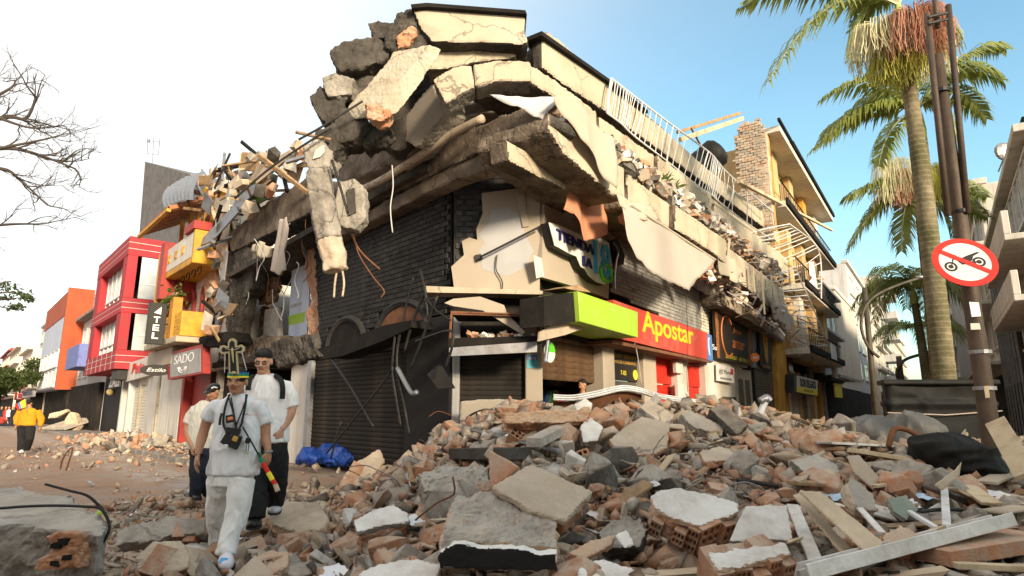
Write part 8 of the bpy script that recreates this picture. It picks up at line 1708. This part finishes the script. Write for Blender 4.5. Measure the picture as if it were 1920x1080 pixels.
# ------------------------------------------------------------------ far left: motorcycle and two standing people
mc = thing('motorcycle', 'red motorcycle parked far up the left street', 'motorcycle', atY(8, 800, 50)); A = lambda u, v, dy=0.0: atY(u, v, 50+dy)
for u in (-8, 15): MB().tube([A(u+4.6*math.cos(a), 794-4.6*math.sin(a)) for a in [k*6.2832/16 for k in range(17)]], .055, 6).build('wheel', 'rubber', mc)
b = MB(); b.tube([A(-8, 788), A(0, 786), A(9, 785), A(14, 790)], [.12, .2, .18, .08], 8); b.tube([A(3, 786), A(4, 794)], .2, 8); b.build('body', 'red_paint', mc, smooth=True); MB().tube([A(11, 779), A(13, 786), A(15, 794)], .035, 6).build('fork', 'metal_grey', mc); MB().tube([A(-6, 783), A(5, 783)], [.07, .09], 8).build('seat', 'leather', mc)
for u, m_, lab in ((6, 'red_paint', 'tiny standing person in red beside the far motorcycle'), (12, 'shirt_white', 'tiny standing person in white beside the far motorcycle'), (-2, 'trouser_navy', 'tiny standing person in dark clothes by the far motorcycle'), (20, 'trouser_black', 'tiny standing person in black right of the far motorcycle')):
    A2 = lambda uu, v: atY(uu, v, 56); p = thing('person', lab, 'person', A2(u, 790)); g0 = A2(u, 800); g0.z = 0; b = MB(); b.tube([g0+V((-.08, 0, 0)), g0+V((-.09, 0, .85))], .09, 8); b.tube([g0+V((.08, .1, 0)), g0+V((.09, 0, .85))], .09, 8); fused(b, .03, 'trousers', 'trouser_navy', p, 1)
    b = MB(); loft(b, [(g0+V((0, 0, .8)), .17, .12), (g0+V((0, 0, 1.3)), .22, .13), (g0+V((0, 0, 1.45)), .09, .08)], 12); b.tube([g0+V((-.2, 0, 1.35)), g0+V((-.26, 0, .85))], .06, 6); b.tube([g0+V((.2, 0, 1.35)), g0+V((.26, 0, .85))], .06, 6); fused(b, .03, 'shirt', m_, p, 1); b = MB(); b.ell(g0+V((0, 0, 1.6)), .09, .1, .13, None, 10, 8); b.tube([g0+V((0, 0, 1.4)), g0+V((0, 0, 1.6))], .06, 8); b.build('body', 'skin_tan', p, smooth=True)
# ------------------------------------------------------------------ cardboard and roofing debris up the left street
tag(px_broken(Face(atY(130, 780, 41), (1, 0), (0, -1)), [(115, 806), (122, 786), (130, 772), (140, 775), (147, 800), (140, 808)], 0, .5, 'cardboard_heap', ('board',), None, amp=.08, vox=.06, freq=2, seed=5, keep=1), 'large crumpled brown board standing on the left pavement', 'board')
tag(px_broken(Face(atY(130, 780, 42.5), (1, 0), (0, -1)), [(90, 784), (92, 776), (122, 767), (126, 772), (104, 784)], 0, .4, 'cardboard_heap', ('board',), None, amp=.06, vox=.06, freq=2, seed=6, keep=1), 'folded brown board lying behind the upright one', 'board')
zz = MB(); Yq = 40
for i in range(25): p = atY(70+i*2.1, 806, Yq); zz.v += [(p.x, Yq, .15+.12*(i % 2)), (p.x+.5, Yq+2.4, .8+.12*(i % 2))]
zz.f = [(2*i, 2*i+1, 2*i+3, 2*i+2) for i in range(24)]; zz.m = [0]*24; tag(zz.build('roofing_sheet', 'plaster_grey', None, fixn=False), 'fallen corrugated roofing sheet on the left street', 'roofing sheet')
# fallen bricks along the pavement
for i in range(90):
    t = random.uniform(14.5, 27.5); o = random.gauss(1.6, .75)*(1 if t > 17 else 1.2); z = .12+.55*max(0, 1-abs(o-1.3)/1.6)*max(0, 1-abs(t-18.5)/8.5)*random.random(); p = FL.P(t, z+.03, o)
    kn = random.choice(['brick_fragment', 'brick_fragment', 'plaster_fragment', 'concrete_fragment', 'dark_fragment']); ob = bpy.data.objects.new(kn, random.choice(BANK[kn])); COL.objects.link(ob); s = random.uniform(.18, .6); ob.location = p; ob.scale = (s, s, s); ob.rotation_euler = [random.uniform(0, 6) for _ in range(3)]
    tag(ob, LAB[kn].replace('lying in the rubble heap', 'on the left pavement below the hotel'), CATS[kn], 'bricks fallen on the left pavement')
bpy.data.scenes.remove(LAB_SCENE)
